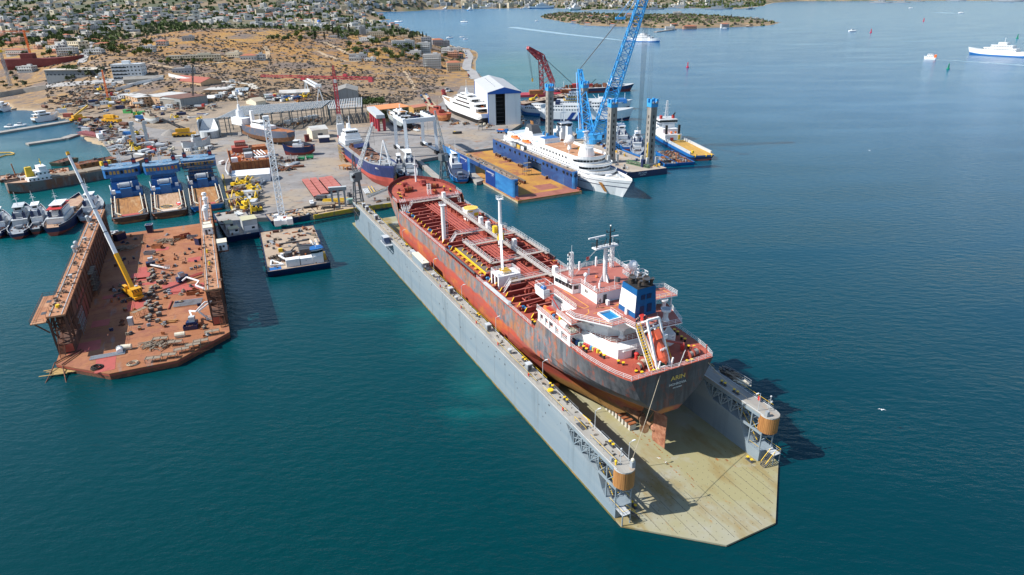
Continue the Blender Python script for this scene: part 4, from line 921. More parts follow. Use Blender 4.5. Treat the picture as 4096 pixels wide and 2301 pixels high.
for x,y,r,tilt in((14.6,1.2,.75,-.3),(12.6,-.9,.8,-.35),(15.,-1.3,.4,-.2),(12.,1.0,.35,-.3),(13.6,0,.5,-.25),(11.8,-2.,.35,-.3)):
 mb=MB(M('soot',(.035,.03,.028),[((.11,.07,.05),1.5,.5,.65)],.85));mb.tube((x,y,35.0),(x,y,36.2),r,12);mb.tube((x,y,36.2),(x+tilt*1.6,y,36.9),r,12);mb.use(dgrey);mb.tube((x+tilt*1.6,y,36.9),(x+tilt*1.65,y,36.95),r*1.05,12);mb.build('exhaust_pipe',TK)
vt=MB(tankwhite);vt.cyl(0,0,0,1.0,.8,12,.6);vt.cyl(0,0,.8,.6,1.5,12);vt.cyl(0,0,2.2,.95,.3,14,1.2);vt.cyl(0,0,2.5,1.2,.5,16);vt.use(grey);vt.cyl(0,0,3.,1.05,.03,16);vtm=vt.data('mushroom_vent')
for x,y,z,s in((13.2,3.9,23.26,.8),(18.6,8.2,23.26,.6),(16.4,-9.8,25.96,.75),(11.2,-6.2,25.96,.95)):inst(vtm,'mushroom_vent',TK,(x,y,z),0,s)
mb=MB(orange);mb.loft([[(29.6+q,11.9+w_*sin(a)*(1 if q<3.4 else .55),23.9+.35*cos(a))for a in[2*pi*i/8 for i in range(8)]]for q,w_ in((0,.8),(1.6,.95),(3.2,.9),(4.4,.5))]);mb.use(red);mb.box(31.4,11.9,24.1,2.,.9,.25);mb.build('rescue_boat',TK)
mb=MB(red);mb.tube((27.6,11.2,23.3),(27.6,11.2,25.2),.18,8);mb.tube((27.6,11.2,25.),(31.2,12.,28.3),.13,6);mb.use(yellow);mb.box(26.6,11.6,23.3,.8,.8,1.1);mb.use(M('gear_blue',(.03,.2,.45),rough=.5));mb.box(28.2,12.6,23.3,.5,.5,1.1);mb.use(green);mb.box(26.2,11.9,24.4,.4,.4,.6);mb.build('boat_davit',TK)
mb=MB(tankwhite);mb.tube((24.8,12.6,24.),(22.2,12.6,24.),.55,12);mb.box(23.5,12.6,23.3,2.,.6,.3);mb.build('liferaft',TK)
mb=MB(M('net_tangle',(.55,.52,.40),[((.2,.3,.25),3.,.45,.6)],.95))
for i in range(50):mb.box(20.4+GA(0,.6),12.3+GA(0,.6),23.26+UF(0,.7),UF(.2,.7),.12,.12,UF(0,3))
mb.build('net_heap',TK)
dcol=[(.03,.16,.45),(.35,.55,.45),(.38,.58,.48),(.5,.05,.04),(.52,.06,.04),(.5,.04,.06),(.03,.22,.5),(.62,.5,.12),(.5,.06,.05),(.62,.46,.03),(.03,.16,.45),(.40,.6,.5)]
dnm=['deep blue','pale green','mint green','bright red','scarlet','crimson','sky blue','dull yellow','brick red','yellow','navy blue','sea green']
for i,(cc,nm)in enumerate(zip(dcol,dnm)):
 mb=MB(M('drum_'+nm.replace(' ','_'),cc,rough=.45));mb.cyl(0,0,0,.3,.9,12);mb.use(MATS['drum_'+nm.replace(' ','_')]);[mb.ring((0,0,z),.3,.025,'z',12,4)for z in(.3,.6,.88)]
 x=19.6-i*.62 if i<10 else 19.4-(i-10)*.8;y=11.1-(19.6-x)*.27-(0 if i<10 else-.6)*1
 q=TK.matrix_world if False else None
 ux,uy=-12.5-x,-.3-y
 o=mb.build('oil_drum',None,WD(ux,uy,2.3+20.42));tag(o,nm+' oil drum in the row by the white deckhouse on the tanker poop','drum','oil drums on the tanker poop')
mb=MB(M('bag_black',(.03,.035,.06),rough=.6));[mb.sphere((UF(-.8,.8),UF(-.5,.5),.35+UF(0,.25)),.42,8,5,.85)for i in range(7)]
tag(mb.build('rubbish_bags',None,WD(-12.5-20.6,-.3-11.6,22.72),AL),'heap of dark rubbish bags beside the coloured drums on the tanker poop','bags')
def ropecoil(x,y,lab,s=1.,m=None):
 mb=MB(m or M('rope_dark',(.16,.13,.07),[((.34,.28,.16),3.,.42,.6)],.95))
 for i in range(7):mb.ring((GA(0,.25),GA(0,.25),.15+i*.16),.75+GA(0,.12),.13,'z',14,5)
 o=mb.build('rope_coil',None,WD(-12.5-x,-.3-y,22.72));o.scale=(s,s,s);tag(o,lab,'rope coil','mooring rope coils on the poop')
ropecoil(6.7,3.,'thick mooring rope coil nearest the deckhouse wall on the poop');ropecoil(5.,3.4,'brown mooring rope coil between the deckhouse and the winch drum');ropecoil(5.8,1.9,'rope coil closest to the foot of the lifeboat ramp')
ropecoil(2.3,.9,'dark green rope coil under the bow of the free fall lifeboat',.9,M('rope_green',(.02,.10,.07),rough=.95))
mb=MB(red)
for x,y in((7.6,3.9),(4.4,1.6),(6.,-7.2),(9.6,6.6)):mb.cyl(x,y,20.45,.42,1.3,10);mb.sphere((x,y,21.9),.55,10,5,.6)
mb.build('deck_vent',TK)
mb=MB(M('pipe_pink',(.4,.1,.08),rough=.6));mb.tube((6.2,-7.8,22.),(9.,-3.4,22.8),.28,8);mb.tube((-.1+.9,-9.2,20.5),(.8,-9.2,24.),.16,8);mb.build('stern_davit',TK)
BL=MB(M('lifeboat_orange',(.72,.13,.06),[((.6,.09,.05),.8,.5,.7)],.45));path=[]
C0,C1=Vector((6.1,1.55,27.3)),Vector((1.3,1.0,21.9));ax=(C1-C0);ln=ax.length;ax.normalize();sd_=Vector((0,1,0));sd_=(sd_-ax*sd_.dot(ax)).normalized();up_=ax.cross(sd_);up_=up_ if up_.z>0 else-up_
rg=[]
for t,w_,h_ in((0,1.0,.9),(.06,1.3,1.2),(.3,1.4,1.3),(.6,1.4,1.3),(.8,1.15,1.1),(.93,.65,.7),(1.,.1,.2)):
 c_=C0+ax*(ln*t);rg.append([tuple(c_+sd_*(w_*cos(a))+up_*(h_*sin(a)*(.8 if sin(a)>0 else .75)))for a in[2*pi*i/12 for i in range(12)]])
BL.loft(rg)
c_=C0+ax*1.2+up_*1.2;cr_n=[c_+ax*a+sd_*q+up_*h for h in(-.4,.7)for a,q in((-1.2,-.75),(.9,-.6),(.9,.6),(-1.2,.75))]
BL.add(cr_n,[(3,2,1,0),(4,5,6,7),(0,1,5,4),(1,2,6,5),(2,3,7,6),(3,0,4,7)])
LB=BL.build('free_fall_boat',None);LB.location=TK.location;LB.rotation_euler=TK.rotation_euler;tag(LB,'orange enclosed free fall lifeboat tilted on the white stern ramp of the tanker','lifeboat')
mb=MB(glass);[mb.box(0,0,0,.02,.02,.02)]
for q in(-.35,.35):
 a_=c_+ax*.93+sd_*q+up_*.3;mb.bar(a_-sd_*.15,a_+sd_*.15,.04,.25)
mb.build('window',LB)
text('ABFH',.72,white,'hull_lettering',LB,tuple(C0+ax*4.3+up_*1.1-sd_*.1),tuple(-sd_),tuple(-ax),.05)
mb=MB(tankwhite)
for y0,y1 in((2.95,3.35),(-.35,.35)):
 mb.bar((1.4,y0,20.4),(5.6,y1,30.6),.42,.5);mb.bar((1.4,y0,20.4),(.9,y0,23.2),.3);mb.bar((7.6,y1,28.4),(2.2,y0,22.),.3);mb.bar((5.6,y1,30.6),(8.6,y1,28.5),.3)
mb.bar((5.6,-.35+.7,30.6),(5.6,3.35,30.6),.45);mb.bar((5.2,-.2,29.3),(5.2,4.2,28.3),.3);mb.bar((1.6,-.3,21.2),(1.6,2.95,21.2),.25)
mb.use(yellow)
for i in range(17):
 t=i/16;x,z=7.4+(1.8-7.4)*t,28.6+(21.-28.6)*t;mb.bar((x,3.75,z),(x,4.75,z),.12)
for y in(3.75,4.75):mb.bar((7.4,y,29.5),(1.8,y,21.9),.09)
mb.use(tankwhite)
for y in(3.7,4.8):mb.bar((7.4,y,28.5),(1.8,y,20.9),.16)
mb.use(yellow);[mb.bar((6.5-i*.8,-.9,27.6-i*1.08),(6.5-i*.8,-.2,27.6-i*1.08),.1)for i in range(7)];mb.bar((7,-.9,29.2),(2,-.9,22.4),.08)
mb.use(tankwhite);mb.box(4.2,-.6,26.2,.7,.7,.9);mb.build('lifeboat_ramp',TK)
mb=MB(tankwhite);mb.tube((.4,-1.6,20.8),(-.5,-2.2,25.2),.07,6);mb.use(cream);mb.add([(-.25,-2.,24.9),(.1,-2.1,23.2),(.6,-2.9,22.6),(.3,-2.6,23.9)],[(0,1,2,3)]);mb.build('flagstaff',TK)
mb=MB(M('bronze_fouled',(.22,.11,.05),[((.3,.2,.12),1.2,.45,.65)],.6));mb.tube((9.4,0,3.4),(5.6,0,3.4),.75,12,.35)
for k in range(4):
 a=.5+k*pi/2;r_=[]
 for t,w_ in((.5,.5),(1.2,1.0),(2.1,1.15),(2.7,.6)):
  cy,cz=t*cos(a),3.4+t*sin(a);tx,tz=-sin(a),cos(a)
  r_.append([(6.9+w_*.5,cy+tx*w_*.8,cz+tz*w_*.8),(6.9-w_*.5,cy-tx*w_*.8,cz-tz*w_*.8),(6.8-w_*.5,cy-tx*w_*.8,cz-tz*w_*.8),(6.8+w_*.5,cy+tx*w_*.8,cz+tz*w_*.8)])
 mb.loft(r_)
mb.build('propeller',TK)
mb=MB(M('rudder_rust',(.30,.115,.06),[((.42,.20,.12),.6,.42,.6),((.2,.08,.05),1.4,.5,.7)],.8))
rd=[(5.0,.0),(4.2,.38),(3.,.4),(.4,.08),(.4,-.08),(3.,-.4),(4.2,-.38)]
mb.prism([(x+.1,y)for x,y in rd],0.4,8.6,[(x*.95+.2,y*1.1)for x,y in rd]);mb.tube((3.4,0,8.4),(3.4,0,10.2),.6,10);mb.sphere((4.4,0,3.4),.9,10,6);mb.build('rudder',TK)
mb=MB(M('skeg_rust',(.25,.11,.05),[((.38,.22,.12),.5,.45,.62)],.8));mb.tube((17,0,3.4),(9.2,0,3.4),1.7,14,1.0);mb.build('shaft_boss',TK)
gold=M('letter_gold',(.75,.52,.12),rough=.5);sil=M('letter_silver',(.62,.64,.62),rough=.5)
text('ARIN',1.45,gold,'name_lettering',TK,(-.08,-1.4,18.7),(0,-1,0),(0,0,1),.03,sx=1.15);text('MONROVIA',.78,sil,'port_lettering',TK,(-.08,-1.4,17.2),(0,-1,0),(0,0,1),.03,sx=1.1);text('IMO 9260860',.42,sil,'number_lettering',TK,(-.08,-1.4,16.3),(0,-1,0),(0,0,1),.03)
for x,y,z,rz,lab,ps,ht in((19.1,6.6,28.51,1.2,'sailor in navy overalls walking by the open wheelhouse door','walk',dgrey),(20.0,5.4,28.51,.5,'sailor in navy standing right in front of the open wheelhouse door','stand',dgrey),(7.9,4.2,28.51,0.,'worker in navy with white helmet nearest the stern ladder of the pool deck','stand',white2),(8.0,3.3,28.51,1.,'white helmeted worker leaning over the rail above the lifeboat','bend',white2),(8.8,2.9,28.51,2.,'white helmeted worker standing behind the two at the stern rail','stand',white2),(8.7,1.6,28.51,3.,'white helmeted worker by the red box behind the funnel','stand',white2)):
 person(WD(-12.5-x,-.3-y,2.3+z),AL+pi+rz,lab,ps,cloth_navy,ht,'crew on the tanker house')
mb=MB(red);mb.box(0,0,0,1.3,.9,.9);mb.box(0,0,.9,1.35,.95,.08);tag(mb.build('deck_box',None,WD(-12.5-9.8,-.3-1.2,2.3+28.51),AL),'red storage box behind the funnel on the tanker','box')
mb=MB(white);mb.box(0,0,0,.8,.6,1.1);mb.box(0,0,1.1,.86,.66,.06);tag(mb.build('deck_locker',None,WD(-12.5-19.5,-.3-3.7,2.3+28.51),AL),'white locker standing beside the two sailors at the wheelhouse door','locker')
RA=radians(-65.9);RO=Vector((-110.4,176.8,0))
def WR(u,v,z=0.):return Vector((RO.x+u*cos(RA)-v*sin(RA),RO.y+u*sin(RA)+v*cos(RA),z))
rdeck=M('rusty_dock_deck',(.31,.12,.05),[((.38,.165,.08),(.05,.09,.1),.42,.6),((.27,.10,.06),(.16,.16,.1),.5,.66),((.25,.17,.14),(.05,.22,.1),.60,.68),((.19,.07,.04),(.9,.9,.9),.58,.74),((.50,.26,.14),(.5,.5,.5),.66,.76)],.88,bump=(1.5,.3,.06))
rwall=M('rusty_dock_wall',(.095,.045,.032),[((.17,.075,.045),(.35,.35,.06),.46,.66),((.045,.03,.028),(.7,.7,.1),.5,.7),((.17,.15,.13),(.5,.5,.05),.66,.78)],.9)
rwalk=M('rusty_walkway',(.38,.165,.08),[((.46,.25,.14),(.1,.2,.2),.45,.62),((.22,.10,.06),.7,.55,.75)],.88)
pinkp=M('primer_plate',(.42,.09,.075),[((.32,.08,.06),.6,.5,.7)],.7)
RD=thing('rusty_dock','rust brown floating dock with an open orange floor and a yellow telescopic crane inside','floating dock',RO,RA)
HW=22.9;TW=4.4;WH=14.2
nz_=[(-114.5,-HW),(5.8,-HW),(18.5,-8.6),(18.7,8.3),(6.6,HW),(-114.5,HW)]
mb=MB(rdeck);mb.prism(nz_,1.7,2.0);mb.use(redox);mb.prism([(x-.03,y*.998)for x,y in nz_],1.1,1.7);mb.use(drust);mb.prism([(x-.1,y*.996)for x,y in nz_],-1.6,1.1);rpo=mb.build('pontoon',RD)
mb=MB(pinkp)
for u,v,a,b_ in((-28,-4,6.5,8),(-42,7,8,5.5),(-36,9,7,7.5),(-36,15,6,6),(-24,12,5,2.5),(-47,-1,9,2.5),(-52,-6,10,2.5),(-2,-16.5,8,7),(-60,-4,3,12),(-66,14,5,5),(12,-10,5,9),(-40,-12,7,3),(-85,2,5,4),(-18,-14,5,5)):mb.box(u,v,2.0+UF(0,.012),b_,a,.03,UF(-.05,.05))
for u in range(-110,18,6):mb.use(drust);mb.box(u,0,2.0,.07,34,.012)
mb.build('floor_plate',rpo)
prof=[(-113,-1.2),(-113,WH-.5),(-13,WH-.5),(-11.5,12),(-10.5,9),(-9,5.2),(0,5.0),(0,-1.2)]
for sg in(-1,1):
 v0,v1=sorted((sg*HW*.998,sg*(HW-TW)));n=len(prof)
 mb=MB(rwall);mb.add([(u,v0,z)for u,z in prof]+[(u,v1,z)for u,z in prof],[tuple(range(n)),tuple(range(2*n-1,n-1,-1))]+[(i,n+i,n+(i+1)%n,(i+1)%n)for i in range(n)])
 for u in range(-108,-14,5):mb.use(drust);mb.box(u,sg*(HW-TW-.12),2.0,.35,.25,WH-3.2);mb.box(u+2.5,sg*(HW+.08),1.2,.3,.22,WH-2.4)
 mb.use(drust);mb.box(-60,sg*(HW-TW-.2),8.2,100,.4,.4)
 mb.use(M('primer_faded',(.22,.06,.05),rough=.85));mb.box(-24,sg*(HW-TW-.04),2.2,16,.06,8);mb.build('side_wall',RD)
 mb=MB(rwalk);mb.box(-56.6,sg*(HW-TW/2),WH-.5,113.4,TW+.3,.5);mb.use(lgrey)
 for s2 in(-1,1):mb.box(-56.6,sg*(HW-TW/2)+s2*1.5,WH,113,.16,.14)
 mb.build('walkway',RD)
 mb=MB(drust)
 for s2 in(-1,1):mb.rail([(-113,sg*(HW-TW/2)+s2*(TW/2+.05),WH),(0,sg*(HW-TW/2)+s2*(TW/2+.05),WH)],1.05,2.4,.035,2)
 mb.build('guard_rail',RD)
 mb=MB(rwall)
 for vf in(sg*(HW-.2),sg*(HW-TW+.2)):
  for u in(-9.,-4.6,-.3):mb.bar((u,vf,5),(u,vf,WH-.5),.5)
  for a,b_ in((-9,-4.6),(-4.6,-.3)):mb.bar((a,vf,5.2),(b_,vf,9.5),.28);mb.bar((a,vf,13.2),(b_,vf,9.5),.28);mb.bar((a,vf,9.5),(b_,vf,9.5),.28)
 for u in(-9,-4.6,-.3):mb.bar((u,sg*(HW-.2),9.5),(u,sg*(HW-TW+.2),9.5),.3)
 mb.build('truss',RD)
 mb=MB(drust);mb.stairs((-.6,sg*(HW-1.3),5.),(-5.,sg*(HW-1.3),9.5),1.4,14);mb.stairs((-4.8,sg*(HW-2.8),9.5),(-8.8,sg*(HW-2.8),WH-.2),1.4,12);mb.stairs((2.6,sg*(HW-1.5),2.),(.1,sg*(HW-1.5),5.),1.4,10);mb.build('stairway',RD)
 mb=MB(redox);mb.box(.06,sg*(HW-TW/2-.6),2.4,.1,2.6,2.4);mb.build('painted_panel',RD)
mb=MB(rwalk);mb.box(-8.5,-HW-1.9,WH-1.0,21,3.7,.3);mb.use(drust);mb.rail([(-19,-HW-.3,WH-.7),(-19,-HW-3.7,WH-.7),(2,-HW-3.7,WH-.7),(2,-HW-.3,WH-.7)],1.1,2,.04,2);[mb.bar((u,-HW-3.2,WH-1),(u,-HW,WH-4.5),.3)for u in(-17,-10,-4,1)]
mb.use(dgrey);[mb.box(u,-HW-1.5,WH-.69,2.,1.3,.02)for u in(-14,-5)];mb.build('outrigger',RD)
mb=MB(M('scrap_mix',(.12,.08,.06),[((.3,.26,.22),2.,.45,.6),((.3,.12,.05),1.,.5,.65)],.9))
for i in range(190):
 sg=RC_((-1,1));mb.box(UF(-110,-2),sg*(HW-TW/2)+GA(0,1.),WH,UF(.2,1.1),UF(.15,.5),UF(.1,.8),UF(0,3))
mb.build('deck_fitting',RD)
vent=MB(white);vent.cyl(0,0,0,.75,4.2,14);vent.cyl(0,0,4.2,1.1,.9,14,.8);vtme=vent.data('ventilator')
for u,v in((-93,21.4),(-80,21.2),(-76,20.9),(-101,21.2)):inst(vtme,'ventilator',RD,(u,v,WH))
for u,v,sx,sy,h,lab in((-58,21.2,4.,3.,2.7,0),(-63.5,21.,2.6,2.2,2.4,0),(-45,25.1,4.6,3.2,3.,1)):
 mb=MB(white);mb.box(0,0,0,sx,sy,h);mb.use(cream);mb.box(0,0,h,sx+.3,sy+.3,.15);mb.use(glass);mb.box(sx/2+.02,.4,1.2,.05,.7,.8);mb.box(.3,sy/2+.02,1.2,.7,.05,.8);mb.use(dgrey);mb.box(sx/2+.02,-.7,.1,.05,.8,1.9)
 mb.build('control_hut',RD,(u,v,WH if not lab else WH-2.6))
mb=MB(drust);mb.box(-45,24.9,WH-2.9,6.4,4.2,.25);mb.build('hut_bracket',RD)
for u,v in((-70,-20.8),(-88,-20.6),(-30,-20.5),(-104,-21)):inst(cap_me,'capstan',RD,(u,v,WH))
mb=MB(lgrey);[(mb.cyl(u,-22.6,WH,.5,1.6,10),mb.sphere((u,-22.6,WH+2.),.8,8,5))for u in(-96,-62,-57)];mb.box(-98,-22.4,WH,3,1.6,1.4);mb.use(yellow);mb.cyl(-6,-20.8,WH,.6,.9,10);mb.cyl(-35,20,WH,.3,1.2,8);mb.cyl(-22,20.4,WH,.3,1.2,8);mb.build('bollard',RD)
TC=thing('mobile_crane','yellow telescopic crane with long white boom raised over the rusty dock','mobile crane',(0,0,0))
ba=P('I',948,612,2.);pv=Vector((-129.7,207.1,5.2));tp=Vector((-152.9,228.6,47.8));hd=(tp-pv);az=atan2(hd.y,hd.x)
ct=Vector((pv.x+cos(az)*1.5,pv.y+sin(az)*1.5,2.0));rz=az
def tl(x,y,z):a,b_=rot2(x,y,rz);return(ct.x+a,ct.y+b_,ct.z+z)
cy=M('crane_yellow',(.72,.36,.015),[((.5,.25,.03),1.,.55,.8)],.45)
mb=MB(cy);mb.X=Matrix.Translation(ct)@Matrix.Rotation(rz+pi/2,4,'Z')
mb.box(0,0,.9,2.9,13.,.9);mb.use(black);[mb.tube((sx*1.05,y,.65),(sx*1.5,y,.65),.65,12)for y in(-5.5,-4,-1.2,.4,3.4,5.)for sx in(-1,1)];mb.use(dgrey)
for y in(-4.6,2.5):mb.box(0,y,.5,9.,.5,.4);[mb.box(s*4.4,y,.0,.9,.9,.5)for s in(-1,1)]
mb.build('carrier',TC)
mb=MB(cy);mb.X=Matrix.Translation(ct)@Matrix.Rotation(rz,4,'Z');mb.box(-2.2,0,1.9,6.4,3.,1.2);mb.box(-4.6,0,3.1,2.6,3.1,1.4);mb.box(1.2,1.35,2.2,2.4,1.1,2.);mb.use(glass);mb.box(1.4,1.35,3.2,2.1,1.14,.8);mb.use(lgrey);mb.box(-3.4,-.7,4.5,.9,.8,.3);mb.use(black);[mb.bar(Vector((-5.92,-1.4+i*.9,3.2)),Vector((-5.92,-1.0+i*.9,4.4)),.04,.25)for i in range(4)];mb.build('slewing_cab',TC)
d=hd.normalized();L0=hd.length
mb=MB(cy);mb.bar(pv,pv+d*13.5,1.25,1.45);mb.build('boom_base',TC)
bm=M('boom_white',(.72,.74,.76),rough=.35)
for i,(a,b_,wd)in enumerate(((13.5,22,1.12),(22,31,.98),(31,41,.86),(41,52,.74))):
 mb=MB(bm);mb.bar(pv+d*a,pv+d*b_,wd,wd*1.1);mb.use(dgrey);mb.bar(pv+d*(b_-.25),pv+d*b_,wd*1.12,wd*1.22);mb.build('boom_section',TC)
mb=MB(cy);mb.bar(pv+d*52,tp,.9,1.2);mb.build('boom_head',TC)
mb=MB(dgrey);mb.bar(pv+Vector((cos(az)*2.5,sin(az)*2.5,-1.)),pv+d*9,.45);mb.build('lift_ram',TC)
def cherry(name,lab,pts,base,bm_=None,bs=(3.2,2.2,1.4),rz=0.):
 T=thing(name,lab,'boom lift',base);mb=MB(navy);mb.box(0,0,.3,bs[0],bs[1],bs[2],rz);mb.use(black);[mb.tube((*rot2(x,y-.2,rz),.45),(*rot2(x,y+.2,rz),.45),.45,10)for x in(-1.1,1.1)for y in(-1.,1.)];mb.build('chassis',T)
 mb=MB(white);b0=Vector(base);[mb.bar(Vector(a)-b0,Vector(q)-b0,.42)for a,q in zip(pts,pts[1:])];mb.build('boom',T)
 mb=MB(lgrey);q=Vector(pts[-1])-b0;mb.rail([(q.x-.8,q.y-.5,q.z),(q.x+.8,q.y-.5,q.z),(q.x+.8,q.y+.5,q.z),(q.x-.8,q.y+.5,q.z),(q.x-.8,q.y-.5,q.z)],1.,.8,.05,2);mb.box(q.x,q.y,q.z-.05,1.6,1.,.06);mb.build('basket',T)
 mb=MB(lgrey);mb.box(*rot2(.2,0,rz),1.7,1.7,1.5,1.6,rz);mb.build('turret',T);return T
cherry('boom_lift','white articulated boom lift with raised folded arms beside the right wall of the rusty dock',[P('I',1490,830,4.5),P('I',1465,765,5.),P('I',1525,770,7.),P('I',1600,690,9.5),P('I',1660,680,9.),P('I',1545,770,6.),P('I',1640,840,3.)],P('I',1495,900,2),rz=.2)
cherry('boom_lift','white boom lift folded low near two dark parasols on the rusty dock',[P('I',1400,500,3.5),P('I',1440,465,4.5),P('I',1550,500,5.),P('I',1520,540,4.),P('I',1620,575,3.5)],P('I',1400,500,2),rz=1.)
cherry('boom_lift','white boom lift lying flat beyond the pink plates on the rusty dock',[P('I',1120,355,3.),P('I',1190,370,3.4),P('I',1270,385,3.2)],P('I',1125,365,2),rz=.5)
kb2=MB(dgrey);kb2.box(0,0,0,1.3,1.7,1.1);kb2.use(plank);kb2.box(0,0,1.1,1.35,1.75,.35);kb2.use(grey);kb2.box(.2,.3,1.45,.5,.6,.3);k2me=kb2.data('dock_block')
for i in range(34):
 u=-64+i*1.62
 for v in((-.2,)if i%3 else(-.2,2.6)):
  p=WR(u,v+GA(0,.7),2.02);UF(0,1)<.75 and inst(k2me,'dock_block',None,p,RA+UF(-.5,.5),UF(.5,.95),'dark keel block in the middle row along the rusty dock floor','keel block','keel blocks along the rusty dock floor')
def skip_me(m,L=4.,W=1.8,H=1.3):
 mb=MB(m)
 for s in(-1,1):mb.box(0,s*W/2,0,L,.1,H);mb.box(s*L/2,0,0,.1,W,H)
 mb.box(0,0,0,L,W,.12);mb.use(drust);mb.box(0,0,.14,L*.9,W*.9,H*.4);[mb.box(UF(-L/3,L/3),UF(-W/3,W/3),H*.3,.7,.3,.5,UF(0,3))for i in range(8)];return mb.data('skip')
skips={c:skip_me(m)for c,m in(('dark blue',navy),('rusty',rust),('grey',grey),('red',redox),('green',M('skip_green',(.05,.22,.10),rough=.7)))}
def put(me,name,g,u,v,lab,cat,z=2.02,rz=0.,group=None,sc=None):
 return inst(me,name,None,P(g,u,v,z),rz,sc,lab,cat,group)
for c,u,v,rz,lab in(('dark blue',1480,925,.3,'dark blue skip under the raised boom lift on the rusty dock'),('rusty',1372,125,.6,'round edged rusty skip full of white scrap near the far end of the rusty dock'),('grey',1115,262,.1,'grey skip just past the shadow edge in the middle of the rusty dock'),('rusty',1180,205,-.1,'long rusty skip lying level with the three walking workers'),('red',1430,105,.7,'small dark red skip beside the scrap skip on the rusty dock'),('grey',1495,120,.2,'grey box skip nearest the far right wall of the rusty dock'),('rusty',1500,615,.3,'rusty skip with pipes below the folded boom lift')):put(skips[c],'skip','I',u,v,lab,'skip',rz=rz)
ct_=MB(navy);ct_.box(0,0,0,4.5,2.6,2.9);ct_.use(rust);ct_.box(0,0,2.9,4.6,2.7,.1);ct_.use(navy);[ct_.box(-2+i*.8,-1.34,.2,.1,.08,2.5)for i in range(6)];ctm=ct_.data('tool_container')
put(ctm,'tool_container','I',1575,165,'dark tool container with rusty roof against the far right wall of the rusty dock','container',rz=1.1);put(ctm,'tool_container','I',850,130,'dark tool container in the shade of the left wall on the rusty dock','container',rz=1.2)
mb=MB(navy);mb.box(0,0,0,2.2,2.2,3.6,0,1.25,1.25);mb.use(lgrey);[mb.bar(a,q,.14)for a,q in(((-1.4,-1.4,3.6),(1.4,-1.4,3.6)),((1.4,-1.4,3.6),(1.4,1.4,3.6)),((1.4,1.4,3.6),(-1.4,1.4,3.6)),((-1.4,1.4,3.6),(-1.4,-1.4,3.6)))];put(mb.data('hopper'),'hopper','I',1120,65,'dark blue open hopper at the far edge of the rusty dock','hopper',rz=.3)
mb=MB(lgrey);mb.box(0,0,0,1.3,1.3,2.5);mb.use(white);mb.box(0,0,2.5,1.4,1.4,.12);mb.use(grey);mb.box(.67,0,.3,.04,.8,1.6);put(mb.data('power_cabinet'),'power_cabinet','I',950,890,'pale grey power cabinet standing alone left of the middle block row','cabinet',rz=.2)
mb=MB(pinkp);mb.box(0,0,.5,6.5,5.,.14);mb.use(drust);[mb.box(x,y,0,.3,.3,.5)for x in(-2.8,2.8)for y in(-2,2)];put(mb.data('plate_stack'),'plate_stack','I',1035,462,'pink primed steel panel resting on blocks beside the yellow crane','steel panel',rz=.25)
mb=MB(pinkp);mb.box(0,0,.1,8.,1.4,.1);mb.box(.3,.4,.2,7.5,1.2,.1);put(mb.data('plate_stack'),'plate_stack','I',1395,592,'long pink steel plates stacked under the folded boom lift','steel panel',rz=.25)
mb=MB(pinkp);[mb.box(0,i*.45,.05,6.,.22,.22)for i in range(5)];put(mb.data('steel_bars'),'steel_bars','I',1575,250,'bundle of red steel bars near the right wall beyond the workers','steel bars',rz=-1.1);put(mb.data('steel_bars'),'steel_bars','I',1530,455,'bundle of red steel bars beside the person in blue at the right wall','steel bars',rz=.9)
mb=MB(grey)
for i in range(7):mb.tube((-4.4,i*.75-2.4,.45),(4.4,i*.75-2.4,.45),.16,6)
mb.use(redox);mb.bar((-5.6,-3,.2),(-5.6,3.6,.2),.4);put(mb.data('pipe_rack'),'pipe_rack','I',1455,700,'low rack of parallel grey pipes in front of the white boom lift','pipe rack',rz=.28)
def scaf(w_,d_,h_,n,m,planks=True):
 mb=MB(m)
 for i in range(n+1):
  for j in(-1,1):mb.bar((i*w_/n-w_/2,j*d_/2,0),(i*w_/n-w_/2,j*d_/2,h_),.11)
 k=max(1,int(h_/1.9))
 for z in[h_*(q+1)/k for q in range(k)]:
  for j in(-1,1):mb.bar((-w_/2,j*d_/2,z),(w_/2,j*d_/2,z),.09)
  for i in range(n+1):mb.bar((i*w_/n-w_/2,-d_/2,z),(i*w_/n-w_/2,d_/2,z),.09)
  if planks:mb.use(plank);mb.box(0,0,z-.15,w_,d_*.8,.07);mb.use(m)
 for i in range(n):mb.bar((i*w_/n-w_/2,d_/2,0),((i+1)*w_/n-w_/2,d_/2,h_),.07)
 return mb
put(scaf(9,2.4,6,4,grey).data('scaffold'),'scaffold','I',500,930,'tall grey scaffold tower in shade at the open end of the left dock wall','scaffold',rz=RA+.02);put(scaf(9,2.2,8,4,dgrey).data('scaffold'),'scaffold','I',640,590,'dark scaffold against the shaded left dock wall behind the yellow crane','scaffold',rz=RA)
put(scaf(5,2,2.2,3,wood).data('trestle'),'trestle','I',1030,810,'wooden frame trestle left of the block row on the rusty dock','trestle',rz=1.1)
sc=scaf(4,1.8,1.3,2,plank);scm=sc.data('work_bench')
for i,(u,v)in enumerate(((1400,1135),(1500,1095),(1570,1060),(1670,975),(1285,1185),(1150,1215),(1210,1040),(1340,1070))):put(scm,'work_bench','I',u,v,'timber staging bench along the outer edge of the rusty dock nose','staging',rz=.4 if i<4 else .2);
for o in COL.objects:
 if o.name.startswith('work_bench'):o['group']='staging benches along the rusty dock nose'
mb=MB(M('cable_black',(.03,.025,.022),rough=.9));[mb.ring((GA(0,.2),GA(0,.2),.12+i*.1),1.5-i*.12+GA(0,.1),.13,'z',14,5)for i in range(6)];put(mb.data('cable_coil'),'cable_coil','I',640,1272,'big black cable coil at the tip of the rusty dock nose','cable coil')
